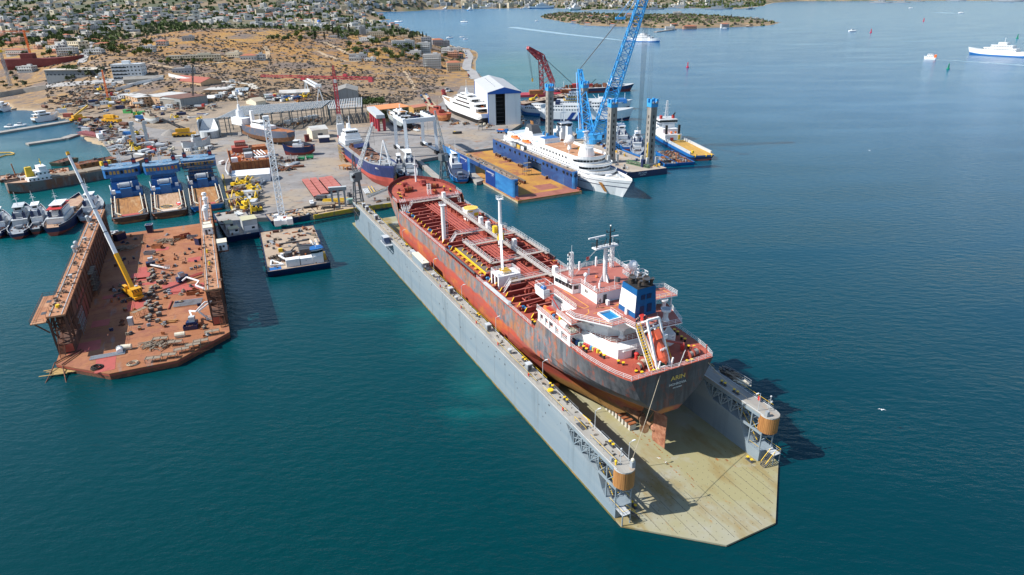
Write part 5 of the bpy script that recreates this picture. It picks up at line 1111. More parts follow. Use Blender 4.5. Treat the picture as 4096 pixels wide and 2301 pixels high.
mb=MB(rope_m);[mb.ring((GA(0,.2),GA(0,.2),.1+i*.08),1.3+GA(0,.15),.09,'z',14,4)for i in range(5)];put(mb.data('hose_coil'),'hose_coil','I',965,1240,'pale hose coil lying on the rusty dock nose','hose')
mb=MB(white);mb.tube((0,-.9,.8),(0,.9,.8),.8,14);mb.use(lgrey);mb.tube((0,.9,.8),(0,1.2,.8),1.,14);put(mb.data('pipe_spool'),'pipe_spool','I',850,1138,'white flanged pipe spool standing among steel bars on the dock nose','pipe spool',rz=.5)
mb=MB(cream);mb.tube((-1.4,0,.8),(1.4,0,.8),.8,12);mb.use(lgrey);mb.box(0,0,0,2,.9,.3);put(mb.data('tank_drum'),'tank_drum','I',908,1108,'cream horizontal tank on the rusty dock nose','tank',rz=.2);put(mb.data('tank_drum'),'tank_drum','I',1385,998,'cream tank beside blue drums on the rusty dock','tank',rz=.3)
mb=MB(grey);[mb.tube((-5,i*.35,.2+.05*(i%2)),(4,i*.35+.3,.2),.1,5)for i in range(7)];put(mb.data('steel_bars'),'steel_bars','I',750,1180,'loose grey steel bars across the rusty dock nose','steel bars',rz=.35)
mb=MB(plank);[mb.box(GA(0,2),GA(0,1.2),UF(0,1.),UF(1,4),.22,.12,GA(1.2,.5))for i in range(60)];put(mb.data('timber_pile'),'timber_pile','I',1150,1080,'untidy heap of timber planks behind the edge of the rusty dock nose','timber pile');put(mb.data('timber_pile'),'timber_pile','I',880,215,'dark timber heap in the shade of the left wall of the rusty dock','timber pile');put(mb.data('timber_pile'),'timber_pile','I',1250,150,'timber heap right of the pink square plate near the far end of the rusty dock','timber pile')
mb=MB(wood);mb.box(0,0,.1,5.,.5,.4);mb.box(.4,1,.1,5.,.5,.4);put(mb.data('beam_pair'),'beam_pair','I',1270,875,'two orange beams lying right of the block row','beams',rz=.15)
mb=MB(M('timber_raft',(.5,.33,.13),rough=.9));[mb.box(UF(-2,2),-2.+i*.4,.3+.04*(i%2),7.,.3,.14,GA(0,.05))for i in range(10)];mb.use(drust);mb.bar((-3,-2,.2),(-3,2,.2),.3);mb.bar((3,-2,.2),(3,2,.2),.3);put(mb.data('timber_raft'),'timber_raft','I',345,1305,'yellowish timber staging hung off the left corner of the rusty dock','staging',z=.3,rz=.25)
for(a,q)in(((265,1230),(165,1440)),((330,1240),(372,1430))):rope('mooring_chain','rusty mooring chain from the left corner of the rusty dock into the water',P('I',*a,2.),P('I',*q,-.3),.3,.16,drust)['group']='mooring chains of the rusty dock'
for a,q in(((265,1230),(500,1110)),((330,1245),(520,1115))):rope('anchor_chain','heavy rusty chain laid over the left corner of the rusty dock deck',P('I',*a,2.3),P('I',*q,2.2),-.1,.2,drust)['group']='chains over the rusty dock corner'
for i in range(110):
 u,v=UF(760,1640),UF(80,660)if i%4 else UF(660,1000)
 kind=RC_(('crate','pallet','drum'))
 mb=MB(RC_((drust,dgrey,plank,rust,grey,navy)))
 if kind=='crate':mb.box(0,0,0,1.1,.8,.8);mb.use(plank);mb.box(0,0,.8,1.2,.9,.08);mb.box(.2,.1,.88,.5,.4,.3)
 elif kind=='pallet':[mb.box(0,j*.3-.5,.1*k,1.6,.22,.08)for j in range(4)for k in range(3)];mb.box(.2,0,.3,.8,.6,.5)
 else:[mb.cyl(j*.6,.1*j,0,.3,.9,9)for j in range(2)]
 put(mb.data(kind),'work_'+kind,'I',u,v,{'crate':'small tool crate standing about on the rusty dock floor','pallet':'loaded pallet standing about on the rusty dock floor','drum':'pair of drums standing about on the rusty dock floor'}[kind],kind,rz=UF(0,3),group=kind+'s scattered on the rusty dock floor')
mb=MB(M('rag_white',(.6,.62,.65),rough=.9));[mb.sphere((GA(0,1),GA(0,1),.4+UF(0,1.2)),.7,7,4,.8)for i in range(14)];put(mb.data('sack_heap'),'sack_heap','I',825,85,'heap of pale blue sacks by the far left wall of the rusty dock','sacks')
mb=MB(navy);mb.sphere((0,0,.6),1.5,12,5,.35);mb.cyl(0,0,0,.05,1.1);put(mb.data('parasol'),'parasol','I',1415,468,'dark blue parasol by the folded boom lift, the larger of two','parasol',sc=1.15);put(mb.data('parasol'),'parasol','I',1388,512,'dark blue parasol in front of the boom lift, the smaller of two','parasol',sc=.85)
for u,v,lab,ps,cl in((1338,285,'dark dressed dock worker farthest left of three walking abreast','walk',cloth_navy),(1358,298,'dark dressed dock worker in the middle of three walking abreast','stand',cloth_navy),(1368,318,'dark dressed dock worker leaning beside a walking pair','bend',cloth_navy),(1435,325,'dark dressed worker walking alone towards the right wall','walk',cloth_navy),(1530,405,'worker in blue standing by the right wall of the rusty dock','stand',M('cloth_blue',(.16,.25,.42),rough=.9)),(1625,845,'dark dressed worker right of the white boom lift arms','reach',cloth_navy),(925,350,'worker standing in the shade beside the pink plates','stand',cloth_navy)):
 person(P('I',u,v,2.02),UF(0,6),lab,ps,cl,RC_((white2,dgrey,yellow)))
def dirang(a,b):return atan2(b[1]-a[1],b[0]-a[0])
psv_deckm=M('timber_deck',(.36,.165,.05),[((.24,.11,.04),(.15,2.5,.2),.45,.6),((.42,.26,.13),(.1,.3,.3),.52,.68)],.85)
pdeck2=M('pale_timber_deck',(.46,.30,.19),[((.34,.20,.11),(.15,2.5,.2),.45,.6),((.55,.42,.32),(.1,.3,.3),.55,.7)],.85)
bluehull=M('psv_blue',(.012,.12,.36),[((.02,.16,.42),.3,.45,.65),((.03,.07,.16),.7,.55,.75)],.5)
winrust=M('boarded_window',(.36,.24,.08),rough=.7)
def psv(lab,A_,B_,bow,dm,hullm,extra=0):
 c=(Vector(A_)+Vector(B_))/2;b_=Vector(bow);az=atan2(b_.y-c.y,b_.x-c.x);L=hypot(b_.x-c.x,b_.y-c.y);W_=15.6
 T=thing('supply_ship',lab,'supply ship',(c.x,c.y,0),az)
 hb,dk=hull(L,W_,3.0,3.5,bow=.35,stern=.06,sternw=.93,sheer=(4.5,.1),mats=(rust,hullm,hullm),levels=(.35,.7));hb.build('hull',T)
 mb=MB(dgrey);deck_face(mb,dk,-.02);mb.build('deck',T)
 mb=MB(dm);mb.box(L*.24+1.2,0,3.0,L*.46,10.6,.12);mb.use(pinkp if extra!=1 else M('worn_white',(.6,.5,.42),rough=.8));mb.box(3.4,0,3.13,3.2,7.5,.02);mb.build('cargo_deck',T)
 mb=MB(M('rail_cream',(.66,.60,.48),[((.4,.25,.12),.8,.55,.72)],.7))
 for s in(-1,1):
  mb.bar((5,s*5.8,4.4),(L*.48,s*5.8,4.4),.45,.5);mb.bar((5,s*5.8,4.4),(1.6,s*3.6,4.0),.4,.4)
  for i in range(9):mb.bar((5+i*(L*.48-5)/8,s*5.8,3),(5+i*(L*.48-5)/8,s*5.8,4.4),.25)
  mb.bar((2,s*7.4,3.3),(L*.5,s*7.6,3.3),.3,.6)
 mb.build('cargo_rail',T)
 mb=MB(hullm if hullm is bluehull else bluehull);mb.box(L*.52,0,3.0,5.,5.2,4.6);mb.box(L*.55,0,3.0,L*.1,14.6,2.4);mb.box(L*.66,0,5.4,L*.14,12.6,4.2);mb.box(L*.68,0,9.6,L*.12,11.,3.2);mb.build('deckhouse',T)
 mb=MB(bluehull);Y=8.6;mb.prism([(L*.58,-3.6),(L*.585,3.6),(L*.6,Y-1),(L*.62,Y),(L*.72,Y),(L*.76,4),(L*.76,-4),(L*.72,-Y),(L*.62,-Y),(L*.6,-Y+1)],11.8,16.3);mb.use(M('psv_roof',(.10,.22,.36),[((.4,.42,.43),.8,.5,.7)],.7));mb.prism([(L*.575,-3.8),(L*.58,3.8),(L*.597,Y-.8),(L*.62,Y+.2),(L*.72,Y+.2),(L*.765,4),(L*.765,-4),(L*.72,-Y-.2),(L*.62,-Y-.2),(L*.597,-Y+.8)],16.3,16.6);mb.build('wheelhouse',T)
 for i in range(9):
  y=-6.8+i*1.7;mb=MB(winrust if(i*7+extra)%4 else(redox if extra==1 else glass));x=L*.58-.05 if abs(y)<3.6 else L*.58+(abs(y)-3.6)*.24-.1
  mb.box(x,y,13.8,.14,1.15,1.7);mb.build('window',T)
 mb=MB(navy)
 for s in(-1,1):mb.box(L*.70,s*6.4,16.5,2.6,2.,2.8);mb.use(red);mb.box(L*.70-1.33,s*6.4,17.4,.06,1.4,1.2);mb.use(black);mb.tube((L*.7,s*6.4,19.2),(L*.7+1.6,s*6.4,21.),.4,8);mb.use(navy)
 mb.build('funnel',T)
 mb=MB(white);mb.lattice((L*.66,0,15.5),(L*.68,0,24.),1.5,.8,7,.07);mb.bar((L*.68,-2.4,20),(L*.68,2.4,20),.18);mb.bar((L*.68,-1.6,22),(L*.68,1.6,22),.16);[mb.tube((L*.68+dx,y,15.5),(L*.68+dx,y,15.5+h),.06,5)for dx,y,h in((0,-4,3),(1,4,4),(-1,-5.5,2.2),(1,5.6,2.6))];[mb.cyl(L*.66+dx,y,15.5,.5,1.1,8)for dx,y in((1,2.6),(2,-3),(-1,5))];mb.use(red);[mb.cyl(L*.62,y,15.5,.35,.8,8)for y in(-2.6,2.8)];mb.build('mast',T)
 mb=MB(lgrey);mb.tube((L*.53,-2.2,8.8),(L*.53,2.4,8.8),1.3,12);mb.box(L*.53,-3.,7.6,2.4,.8,2.4);mb.box(L*.53,3,7.6,2.,.8,2.);mb.use(white);mb.box(L*.5,5.6,5.4,2,1.4,1.8);mb.box(L*.55,-5.4,5.4,2.4,1.6,1.6);mb.bar((L*.5,6.6,5.4),(L*.46,6.6,8.),.4);mb.bar((L*.46,6.6,8.),(L*.5,6.8,10.),.35);mb.build('towing_winch',T)
 mb=MB(drust)
 for i in range(40):mb.box(UF(3,L*.48),RC_((-1,1))*UF(6.2,7.2),3.0,UF(.2,1.),UF(.2,.5),UF(.2,.8),UF(0,3))
 mb.use(black);[mb.ring((x,s*7.85,1.7),.6,.22,'y',10,5)for x in(4,9,14,19,24)for s in(-1,1)];mb.build('deck_fitting',T)
 return T,L
T1,L1=psv('blue supply ship with brown timber deck, nearest the rust dock left wall of three abreast',P('E',1140,1010,0),P('E',1520,960,0),P('E',1240,470,8),psv_deckm,drust,0)
T2,L2=psv('blue supply ship with pale deck bearing an oval emblem, middle of three abreast',P('E',1530,960,0),P('E',1910,910,0),P('E',1640,440,8),pdeck2,drust,1)
T3,L3=psv('blue supply ship under scaffolding at the quay, with orange planked deck',P('E',1920,890,0),P('E',2285,850,0),P('E',2000,385,8),psv_deckm,bluehull,2)
mb=MB(dgrey);mb.tube((10,1,3.13),(10,1,3.14),2.7,20);mb.build('emblem_disc',T2);mb=MB(ochre);mb.ring((10,1,3.15),2.9,.16,'z',24,4);mb.build('emblem_ring',T2)
text('W',2.8,ochre,'emblem_letter',T2,(10,1,3.17),(0,-1,0),(1,0,0),.02)
mb=scaf(16,1.6,11,7,plank);mb.build('scaffold',T3,(L3*.57,0,4.6),pi/2)
mb=MB(red);mb.loft([[(x,w_*cos(a),.6+.6*sin(a))for a in[2*pi*i/8 for i in range(8)]]for x,w_ in((0,.9),(1.2,1.2),(3,1.1),(4.4,.3))]);mb.use(white);mb.box(1.8,0,1.,1.6,1.2,.3);o=mb.build('rescue_boat',None,(0,0,0));o.location=T2.matrix_world@Vector((0,0,0))if False else(Vector(T2.location)+Vector((*rot2(11.5,-4.3,T2.rotation_euler.z),3.15)));o.rotation_euler=(0,0,T2.rotation_euler.z+.2+pi);tag(o,'red rescue boat lying on the pale deck beside the oval emblem','rescue boat')
def tug(lab,stern,bow,W_=8.,hullm=navy,house=white,mastc=white,fun=navy,H=1.,name='tug_boat',cat='tug',deckm=None,hp=.5,tyres=True,D=2.0):
 s_,b_=Vector(stern),Vector(bow);az=atan2(b_.y-s_.y,b_.x-s_.x);L=hypot(b_.x-s_.x,b_.y-s_.y)
 T=thing(name,lab,cat,(s_.x,s_.y,s_.z),az)
 hb,dk=hull(L,W_,D,2.2,bow=.45,stern=.28,sternw=.55,sheer=(2.2,.5),mats=(redox,hullm,hullm),levels=(.45,.75));hb.build('hull',T)
 mb=MB(deckm or grey);deck_face(mb,dk,-.05);mb.build('deck',T)
 mb=MB(hullm);bulwark(mb,dk,.9,inset=.1);mb.use(lgrey);[mb.bar((a[0],s*max(0,a[1]-.1),a[2]+.9),(q[0],s*max(0,q[1]-.1),q[2]+.9),.2,.1)for a,q in zip(dk,dk[1:])for s in(-1,1)];mb.build('bulwark',T)
 x0=L*hp;z0=D+.2
 mb=MB(house);mb.box(x0,0,z0,L*.34,W_*.62,2.5);mb.box(x0+L*.03,0,z0+2.5,L*.22,W_*.5,2.3*H);mb.use(lgrey);mb.box(x0,0,z0+2.5,L*.36,W_*.66,.12);mb.build('deckhouse',T)
 mb=MB(house);zt=z0+2.5+2.3*H;ww=W_*.42;mb.prism([(x0-L*.05,-ww/2),(x0+L*.08,-ww/2),(x0+L*.12,-ww*.3),(x0+L*.12,ww*.3),(x0+L*.08,ww/2),(x0-L*.05,ww/2)],zt,zt+2.3);mb.use(glass);mb.box(x0+L*.02,0,zt+1.,L*.11,ww+.08,.85);mb.box(x0+L*.121,0,zt+1.,.06,ww*.5,.85);mb.box(x0-L*.051,0,zt+1.,.06,ww*.6,.85);mb.use(house);mb.box(x0+L*.03,0,zt+2.3,L*.2,ww*1.12,.14);mb.build('wheelhouse',T)
 mb=MB(mastc);m_=zt+2.4;mb.tube((x0,0,m_),(x0-.3,0,m_+6.5*H),.16,6,.07);mb.bar((x0,-1.3,m_+3),(x0,1.3,m_+3),.12);mb.bar((x0,-.8,m_+4.6),(x0,.8,m_+4.6),.1);mb.box(x0+.3,0,m_+3.4,.3,1.4,.15);mb.tube((x0-1.4,0,m_),(x0-.1,0,m_+3),.07,5);mb.build('mast',T)
 mb=MB(fun);[mb.box(x0-L*.12,s*W_*.2,z0+2.5,1.6,1.1,2.6)for s in(-1,1)];mb.use(black);[mb.cyl(x0-L*.12,s*W_*.2,z0+5.1,.25,.8,8)for s in(-1,1)];mb.build('funnel',T)
 mb=MB(grey);mb.box(L*.22,0,z0,2.,2.6,1.3);mb.tube((L*.2,-1.2,z0+1.),(L*.2,1.2,z0+1.),.7,10);mb.cyl(L*.84,0,z0+.6,.4,1.,8);mb.use(drust);[mb.box(UF(L*.05,L*.3),UF(-W_*.3,W_*.3),D,.6,.5,.5,UF(0,3))for i in range(10)];mb.build('tow_winch',T)
 if tyres:
  mb=MB(black)
  for i in range(9):
   x=L*(.08+i*.1);y,z=deck_at(dk,x)
   for s in(-1,1):mb.ring((x,s*(y+.12),z-.2),.55,.2,'y',10,5)
  mb.build('tyre_fender',T)
 return T,L
tug('dark hulled tug with light grey house at the far left edge of the picture',P('E',-30,1150,0),P('E',60,950,0),8.5)
tug('dark hulled tug with white house, second from the left edge',P('E',190,1150,0),P('E',290,880,0),9.5,house=lgrey)
tug('small white housed tug with a dark funnel post squeezed between two bigger vessels',P('E',370,1100,0),P('E',440,890,0),7.,hullm=dgrey)
T,L=tug('navy blue coaster with white house, red roof line and tan foredeck by the rust dock',P('E',545,1118,0),P('E',830,800,0),11.,hullm=navy,deckm=M('tan_deck',(.45,.30,.2),[((.35,.2,.14),.5,.45,.65)],.8),hp=.3,name='coaster',cat='coaster',D=3.4,tyres=False)
mb=MB(M('tan_deck',(.45,.3,.2)));mb.box(L*.72,0,3.9,L*.3,8.,1.2);mb.use(dgrey);mb.box(L*.52,0,3.6,3.,7.,1.8);mb.build('hold_cover',T);mb=MB(red);mb.box(L*.31,0,9.5,L*.3,5.9,.3);mb.build('roof_band',T)
tug('white tug with tall mast partly behind the left wall of the rust dock',P('E',870,985,0),P('E',1010,800,0),9.,hullm=lgrey,H=1.2)
s_,b_=P('E',90,690,0),P('E',1560,430,0);az=dirang(s_,b_);L=(b_-s_).length
RS=thing('rusty_freighter','long rust streaked freighter with white aft house and yellow funnel moored along the shore','freighter',(s_.x,s_.y,0),az)
rsh=M('rust_hull_grey',(.16,.15,.145),[((.24,.10,.06),(.2,.2,.12),.45,.62),((.30,.27,.25),(.3,.3,.08),.56,.72),((.10,.04,.03),.5,.58,.75)],.8)
hb,dk=hull(L,13.,4.2,3.,bow=.25,stern=.16,sternw=.5,sheer=(3.2,1.2),mats=(drust,rsh,rsh),levels=(.35,.7));hb.build('hull',RS)
mb=MB(M('tan_deck',(.45,.3,.2)));deck_face(mb,dk,-.05);mb.use(plank);[mb.box(L*.5+dx,0,4.2,L*.11,8.6,1.5)for dx in(-L*.18,-L*.06,L*.06,L*.18)];mb.use(drust);mb.box(L*.82,0,4.8,L*.08,6,1.4);mb.build('deck',RS)
mb=MB(rsh);bulwark(mb,dk,.9);mb.build('bulwark',RS)
mb=MB(white);mb.box(L*.2,0,4.6,L*.14,10.5,2.6);mb.box(L*.225,0,7.2,L*.085,8.8,2.5);mb.box(L*.235,0,9.7,L*.05,7.4,2.5);mb.use(glass);[mb.box(L*.26+.05,y,10.8,.1,1.,.9)for y in(-2.6,-1.3,0,1.3,2.6)];[mb.box(L*.2+x,-5.28,5.6,.8,.08,.8)for x in(-5,-3,-1,1,3,5)];[mb.box(L*.225+x,-4.43,8.2,.8,.08,.8)for x in(-3,-1,1,3)];mb.build('deckhouse',RS)
mb=MB(M('funnel_ochre',(.62,.42,.03),rough=.6));mb.box(L*.155,0,7.2,3.6,3.2,5.2,0,.8,.8);mb.tube((L*.24,0,12.2),(L*.24,0,16.),.2,6);mb.bar((L*.24,-1.5,14.2),(L*.24,1.5,14.2),.3);mb.build('funnel',RS)
mb=MB(white);mb.loft([[(L*.1+x,2.5+w_*cos(a),7.+.6*sin(a))for a in[2*pi*i/8 for i in range(8)]]for x,w_ in((0,.3),(1.5,.9),(4.5,.9),(6,.3))]);mb.tube((L*.1,3,5.2),(L*.1,3,8.4),.14,6);mb.tube((L*.1+6,3,5.2),(L*.1+6,3,8.4),.14,6);mb.build('lifeboat',RS)
mb=MB(M('funnel_ochre',(.62,.42,.03)));mb.box(L*.66,1.5,6.,5.5,3.6,2.6);mb.use(dgrey);mb.box(L*.66,1.5,5.4,7,4,.6);mb.bar((L*.66,1.,8.),(L*.58,-2,12),.5);o=mb.build('deck_excavator',RS)
def barge(name,lab,a,b,W_,H,hm,dm,cat='barge',junk=30,z0=-1.2):
 a,b=Vector(a),Vector(b);az=dirang(a,b);L=(b-a).length;T=thing(name,lab,cat,(a.x,a.y,0),az)
 mb=MB(hm);mb.add([(1.2,-W_/2,z0),(L-1.2,-W_/2,z0),(L-1.2,W_/2,z0),(1.2,W_/2,z0),(0,-W_/2,H),(L,-W_/2,H),(L,W_/2,H),(0,W_/2,H)],[(3,2,1,0),(4,5,6,7),(0,1,5,4),(1,2,6,5),(2,3,7,6),(3,0,4,7)]);mb.build('hull',T)
 mb=MB(dm);mb.box(L/2,0,H,L-.5,W_-.5,.06);mb.build('deck',T)
 mb=MB(hm);[mb.box(L/2,s*(W_/2-.1),H,L,.2,.35)for s in(-1,1)];[mb.box(x,0,H,.2,W_,.35)for x in(.1,L-.1)];mb.build('coaming',T)
 if junk:
  mb=MB(drust)
  for i in range(junk):mb.use(RC_((drust,plank,grey,rust,dgrey)));mb.box(UF(2,L-2),UF(-W_/2+1,W_/2-1),H,UF(.4,3.),UF(.3,.9),UF(.2,1.1),UF(0,3))
  mb.build('deck_scrap',T)
 mb=MB(black);[mb.ring((x,s*(W_/2+.12),H-.6),.55,.2,'y',10,5)for x in[3+i*5 for i in range(int((L-4)/5))]for s in(-1,1)];mb.build('tyre_fender',T)
 return T,L
barge('rusty_barge','rusty open barge with long dark hold beside the shore, behind the freighter',P('E',780,445,0),P('E',1150,375,0),9,3.,rust,drust,junk=10)
T,L=barge('work_pontoon','work pontoon cluttered with scrap and a small orange excavator at the left',P('E',0,560,0),P('E',700,470,0),14,1.2,drust,M('tan_deck',(.45,.3,.2)),'pontoon',90)
mb=MB(orange);mb.box(L*.62,3,1.7,4.6,2.6,1.6);mb.use(black);mb.box(L*.62,3,1.2,5,3.,.6);mb.bar((L*.6,3,3),(L*.55,3,6.),.4);mb.bar((L*.55,3,6.),(L*.5,3,3.),.35);mb.build('deck_excavator',T)
mb=MB(rust);mb.tube((8,2,1),(7.6,2,8.5),.3,6);mb.use(drust);mb.lattice((L*.3,2,1.2),(L*.42,2,6),.9,.5,6,.06);mb.build('derrick_post',T)
barge('green_barge','dull green barge half hidden behind the crane boom near the shore',P('E',560,420,0),P('E',745,365,0),8,2.2,M('dull_green',(.10,.13,.09),[((.24,.12,.07),.5,.5,.65)],.8),drust,junk=6)
def pier(lab,pts,w_,z,name='stone_pier',m=None):
 mb=MB(m or concrete)
 for a,b in zip(pts,pts[1:]):mb.bar((a.x,a.y,z/2-.8),(b.x,b.y,z/2-.8),w_,z+1.6)
 return tag(mb.build(name),lab,'pier')
pier('long concrete pier with moored boats across the left bay',[P('A',-40,1335,1.4),P('A',700,1215,1.4)],8,1.4)
pier('short dark concrete pier below the beach in the left bay',[P('A',270,1445,1.2),P('A',640,1390,1.2),P('A',760,1350,1.2)],7,1.2)
CBa=P('O',752,682,0);cb_l,cb_r=P('O',672,686,2),P('O',832,664,2);fl_,fr_=P('O',648,592,2),P('O',792,562,2)
a=(cb_l+cb_r)/2;b=(fl_+fr_)/2;az=dirang(a,b);L=hypot(b.x-a.x,b.y-a.y);W_=23.
sand=M('sandy_deck',(.40,.31,.23),[((.30,.22,.16),.15,.45,.62),((.46,.38,.30),.3,.55,.7),((.2,.13,.09),.8,.6,.74)],.9)
T,_=barge('crane_barge','navy hulled work barge with sandy deck, white wheelhouse block and tall white lattice crane',(a.x,a.y,0),(b.x,b.y,0),W_,2.1,navy,sand,'crane barge',110);CBT=T;cbz=2.16
mb=MB(white);mb.box(3.8,1.8,cbz,3.,5.,2.8);mb.box(3.8,-3.4,cbz,3.,5.4,2.6);mb.box(3.6,-7.6,cbz,3.4,3.6,2.8);mb.use(dgrey);[mb.box(2.27,y,cbz+.2,.1,.3,2.3)for y in(-.8,-5.9)];mb.use(glass);[mb.cyl(2.28,y,cbz+1.7,.22,.05,8)for y in(-3.,-8)];mb.build('deckhouse',T)
mb=MB(white);mb.prism([(2.4,-5.2),(5.4,-5.6),(6.4,-7.),(6.,-9.),(3.,-9.6),(2.2,-7.4)],cbz+2.8,cbz+5.4);mb.use(glass);mb.prism([(2.35,-5.15),(5.42,-5.55),(6.45,-7.),(6.04,-9.04),(2.98,-9.65),(2.14,-7.4)],cbz+4.0,cbz+4.9);mb.use(blue);mb.prism([(2.,-4.8),(5.6,-5.2),(6.8,-7.),(6.3,-9.4),(2.9,-10.),(1.8,-7.4)],cbz+5.4,cbz+5.7);mb.use(white);mb.tube((4.3,-7.3,cbz+5.7),(4.3,-7.3,cbz+8.6),.14,6);mb.bar((4.3,-8.6,cbz+7.6),(4.3,-6.,cbz+7.6),.14);mb.sphere((4.3,-7.3,cbz+7.2),.35,8,5);mb.build('wheelhouse',T)
mb=MB(M('pipe_tan',(.55,.42,.30),[((.62,.6,.55),(.12,1,1),.5,.6),((.3,.15,.08),.6,.58,.7)],.8));[mb.tube((6,y,cbz+.8),(27,y,cbz+.8),.7,12)for y in(-9.6,-7.6)];mb.use(ochre);mb.box(5.4,-9.4,cbz,2.4,2.6,2.6);mb.build('spud_pipe',T)
mb=MB(white);mb.bar((5,5.2,cbz+.4),(12,9.2,cbz+.4),.5);mb.bar((5,5.2,cbz+.4),(6.,9.8,cbz+.4),.5);mb.bar((6,9.8,cbz+.4),(12,9.2,cbz+.4),.5);mb.bar((8,4.2,cbz+1.4),(13,6.2,cbz+1.4),.5);mb.tube((12.4,5.,cbz),(12.4,5.,cbz+2.2),.6,10);mb.build('frame',T)
mb=MB(dgrey);mb.box(16,-4.5,cbz,6,5.5,2.4);mb.bar((15,3,cbz+.4),(15.6,-.6,cbz+3.4),.4);mb.bar((15.6,-.6,cbz+3.4),(15,-8,cbz+2.8),.35);mb.cyl(14.4,2.4,cbz,1.5,1.8,12);mb.bar((24,-6,cbz+2.4),(26,5,cbz+1.6),.5);mb.build('deck_machine',T)
mb=MB(M('cable_black',(.03,.025,.022)));[mb.ring((14+GA(0,.8),7+GA(0,.8),cbz+.1+i*.08),1.9+GA(0,.3),.1,'z',12,4)for i in range(9)];mb.build('cable_heap',T)
mb=MB(yellow);mb.box(21.,5.,cbz,1.,1.6,1.4);mb.build('hydraulic_unit',T);mb=MB(blue);mb.box(3,8.4,cbz,3,4.2,.06);mb.build('blue_mat',T)
cb=P('F',745,1405,3.2);top=None
wc=thing('crawler_crane','white crawler crane with tall white lattice boom standing at the quay barges','crawler crane',cb,az)
mb=MB(dgrey);[mb.box(0,s*2.8,-.9,8,1.2,1.2)for s in(-1,1)];mb.box(0,0,-.4,4,5,.8);mb.build('crawler_track',wc)
mb=MB(white);mb.box(-2.5,0,.5,8,4.2,2.);mb.box(-6,2.6,.5,3.4,2.6,2.6);mb.box(-6,-2.6,.5,3.4,2.6,2.6);mb.box(2.4,2.4,.4,2.2,1.8,2.6);mb.use(glass);mb.box(2.6,2.4,1.6,2.,1.84,1.);mb.use(redox);mb.box(-3,-1,2.5,1.6,1.6,.5);mb.build('machine_house',wc)
bl_=Vector((1.5,0,1.6));
tipz=46.;tw=P('F',525,75,tipz);loc=tw-cb;lx,ly=rot2(loc.x,loc.y,-az)
mb=MB(white);mb.lattice(bl_,(lx,ly,loc.z),2.6,2.4,22,.2,.13);mb.build('boom',wc)
mb=MB(white);mb.box(lx,ly,loc.z-.6,2.6,2.6,1.6);mb.use(drust);mb.box(lx,ly,loc.z-1.6,1.4,1.4,1.);mb.build('boom_head',wc)
mb=MB(black);[mb.tube((lx+dx*.3,ly+dx*.5,loc.z),(bl_.x-2.5,dx,2.6),.045,4)for dx in(-.5,.5)];mb.tube((lx+.6,ly,loc.z-.8),(lx*.75+1.5,ly*.75,loc.z*.3),.05,4);mb.build('hoist_rope',wc)
p0,p1=P('E',2330,1160,0),P('E',2215,905,0)
T,L=barge('office_barge','dark blue barge carrying white site cabins beside the rust dock',P('E',2470,1160,0),P('E',2310,920,0),14,2.4,navy,concrete,'barge',30)
for x,y,sx,sy,h in((6,-3.5,6.5,6,5.4),(4.5,3.5,4,4,2.6),(14,4,5,3.2,2.6)):
 mb=MB(lgrey);mb.box(x,y,2.46,sx,sy,h);mb.use(M('cabin_roof',(.5,.48,.32),rough=.8));mb.box(x,y,2.46+h,sx+.3,sy+.3,.15);mb.use(white);mb.box(x-sx/2-.03,y,3.2,.06,sy*.9,h*.4);mb.use(glass);mb.box(x-sx/2-.07,y-1,3.8,.05,1.2,.9);mb.build('site_cabin',T)
T,L=barge('flat_barge','long flat barge with timber covered deck lying along the quay behind the crane',P('F',560,1420,0),P('F',1150,1320,0),13,2.2,navy,sand,'barge',60)
mb=MB(M('timber_stack',(.5,.4,.28),[((.36,.25,.16),(.4,3,1),.45,.6)],.9));[mb.box(6+i*4.4,0,2.26,3.8,9,.25+.15*(i%2))for i in range(7)];mb.use(black);mb.box(21,4.6,2.3,6,1.6,1.1);mb.build('timber_cover',T)
barge('red_pontoon','low red pontoon with a white drum between the rust dock and the office barge',P('E',2215,1000,0),P('E',2350,950,0),9,1.,redox,pinkp,'pontoon',8)
BA=radians(-64.5);BO=Vector((20.4,325.4,0))
def WB(u,v,z=0.):return Vector((BO.x+u*cos(BA)-v*sin(BA),BO.y+u*sin(BA)+v*cos(BA),z))
bdk=M('blue_dock_floor',(.40,.185,.045),[((.48,.25,.04),(.07,.09,.1),.42,.6),((.28,.10,.06),(.12,.12,.1),.5,.64),((.20,.08,.05),(.8,.8,.8),.6,.74)],.85)
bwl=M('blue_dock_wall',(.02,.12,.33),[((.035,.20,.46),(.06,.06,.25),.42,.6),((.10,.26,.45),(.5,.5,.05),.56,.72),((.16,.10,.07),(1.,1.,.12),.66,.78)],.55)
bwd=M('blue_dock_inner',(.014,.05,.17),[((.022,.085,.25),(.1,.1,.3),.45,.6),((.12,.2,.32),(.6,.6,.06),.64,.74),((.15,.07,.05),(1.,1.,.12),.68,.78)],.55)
BD=thing('blue_dock','blue walled floating dock with an orange rusted floor beside the white cruise ship','floating dock',BO,BA)
mb=MB(bdk);mb.prism([(-113,-18.6),(0,-18.6),(0,18.6),(-113,18.6)],.9,1.5);mb.use(M('dock_edge_tan',(.42,.35,.24),[((.3,.12,.06),.6,.5,.7)],.85));mb.prism([(-113,-18.63),(.03,-18.63),(.03,18.63),(-113,18.63)],-1.5,.9);p_=mb.build('pontoon',BD)
mb=MB(M('nose_red',(.33,.12,.085),[((.26,.09,.06),.3,.45,.65)],.85));mb.box(-4,0,1.5,7.9,37,.012);mb.box(-16,6,1.5,10,11,.012);mb.build('floor_plate',p_)
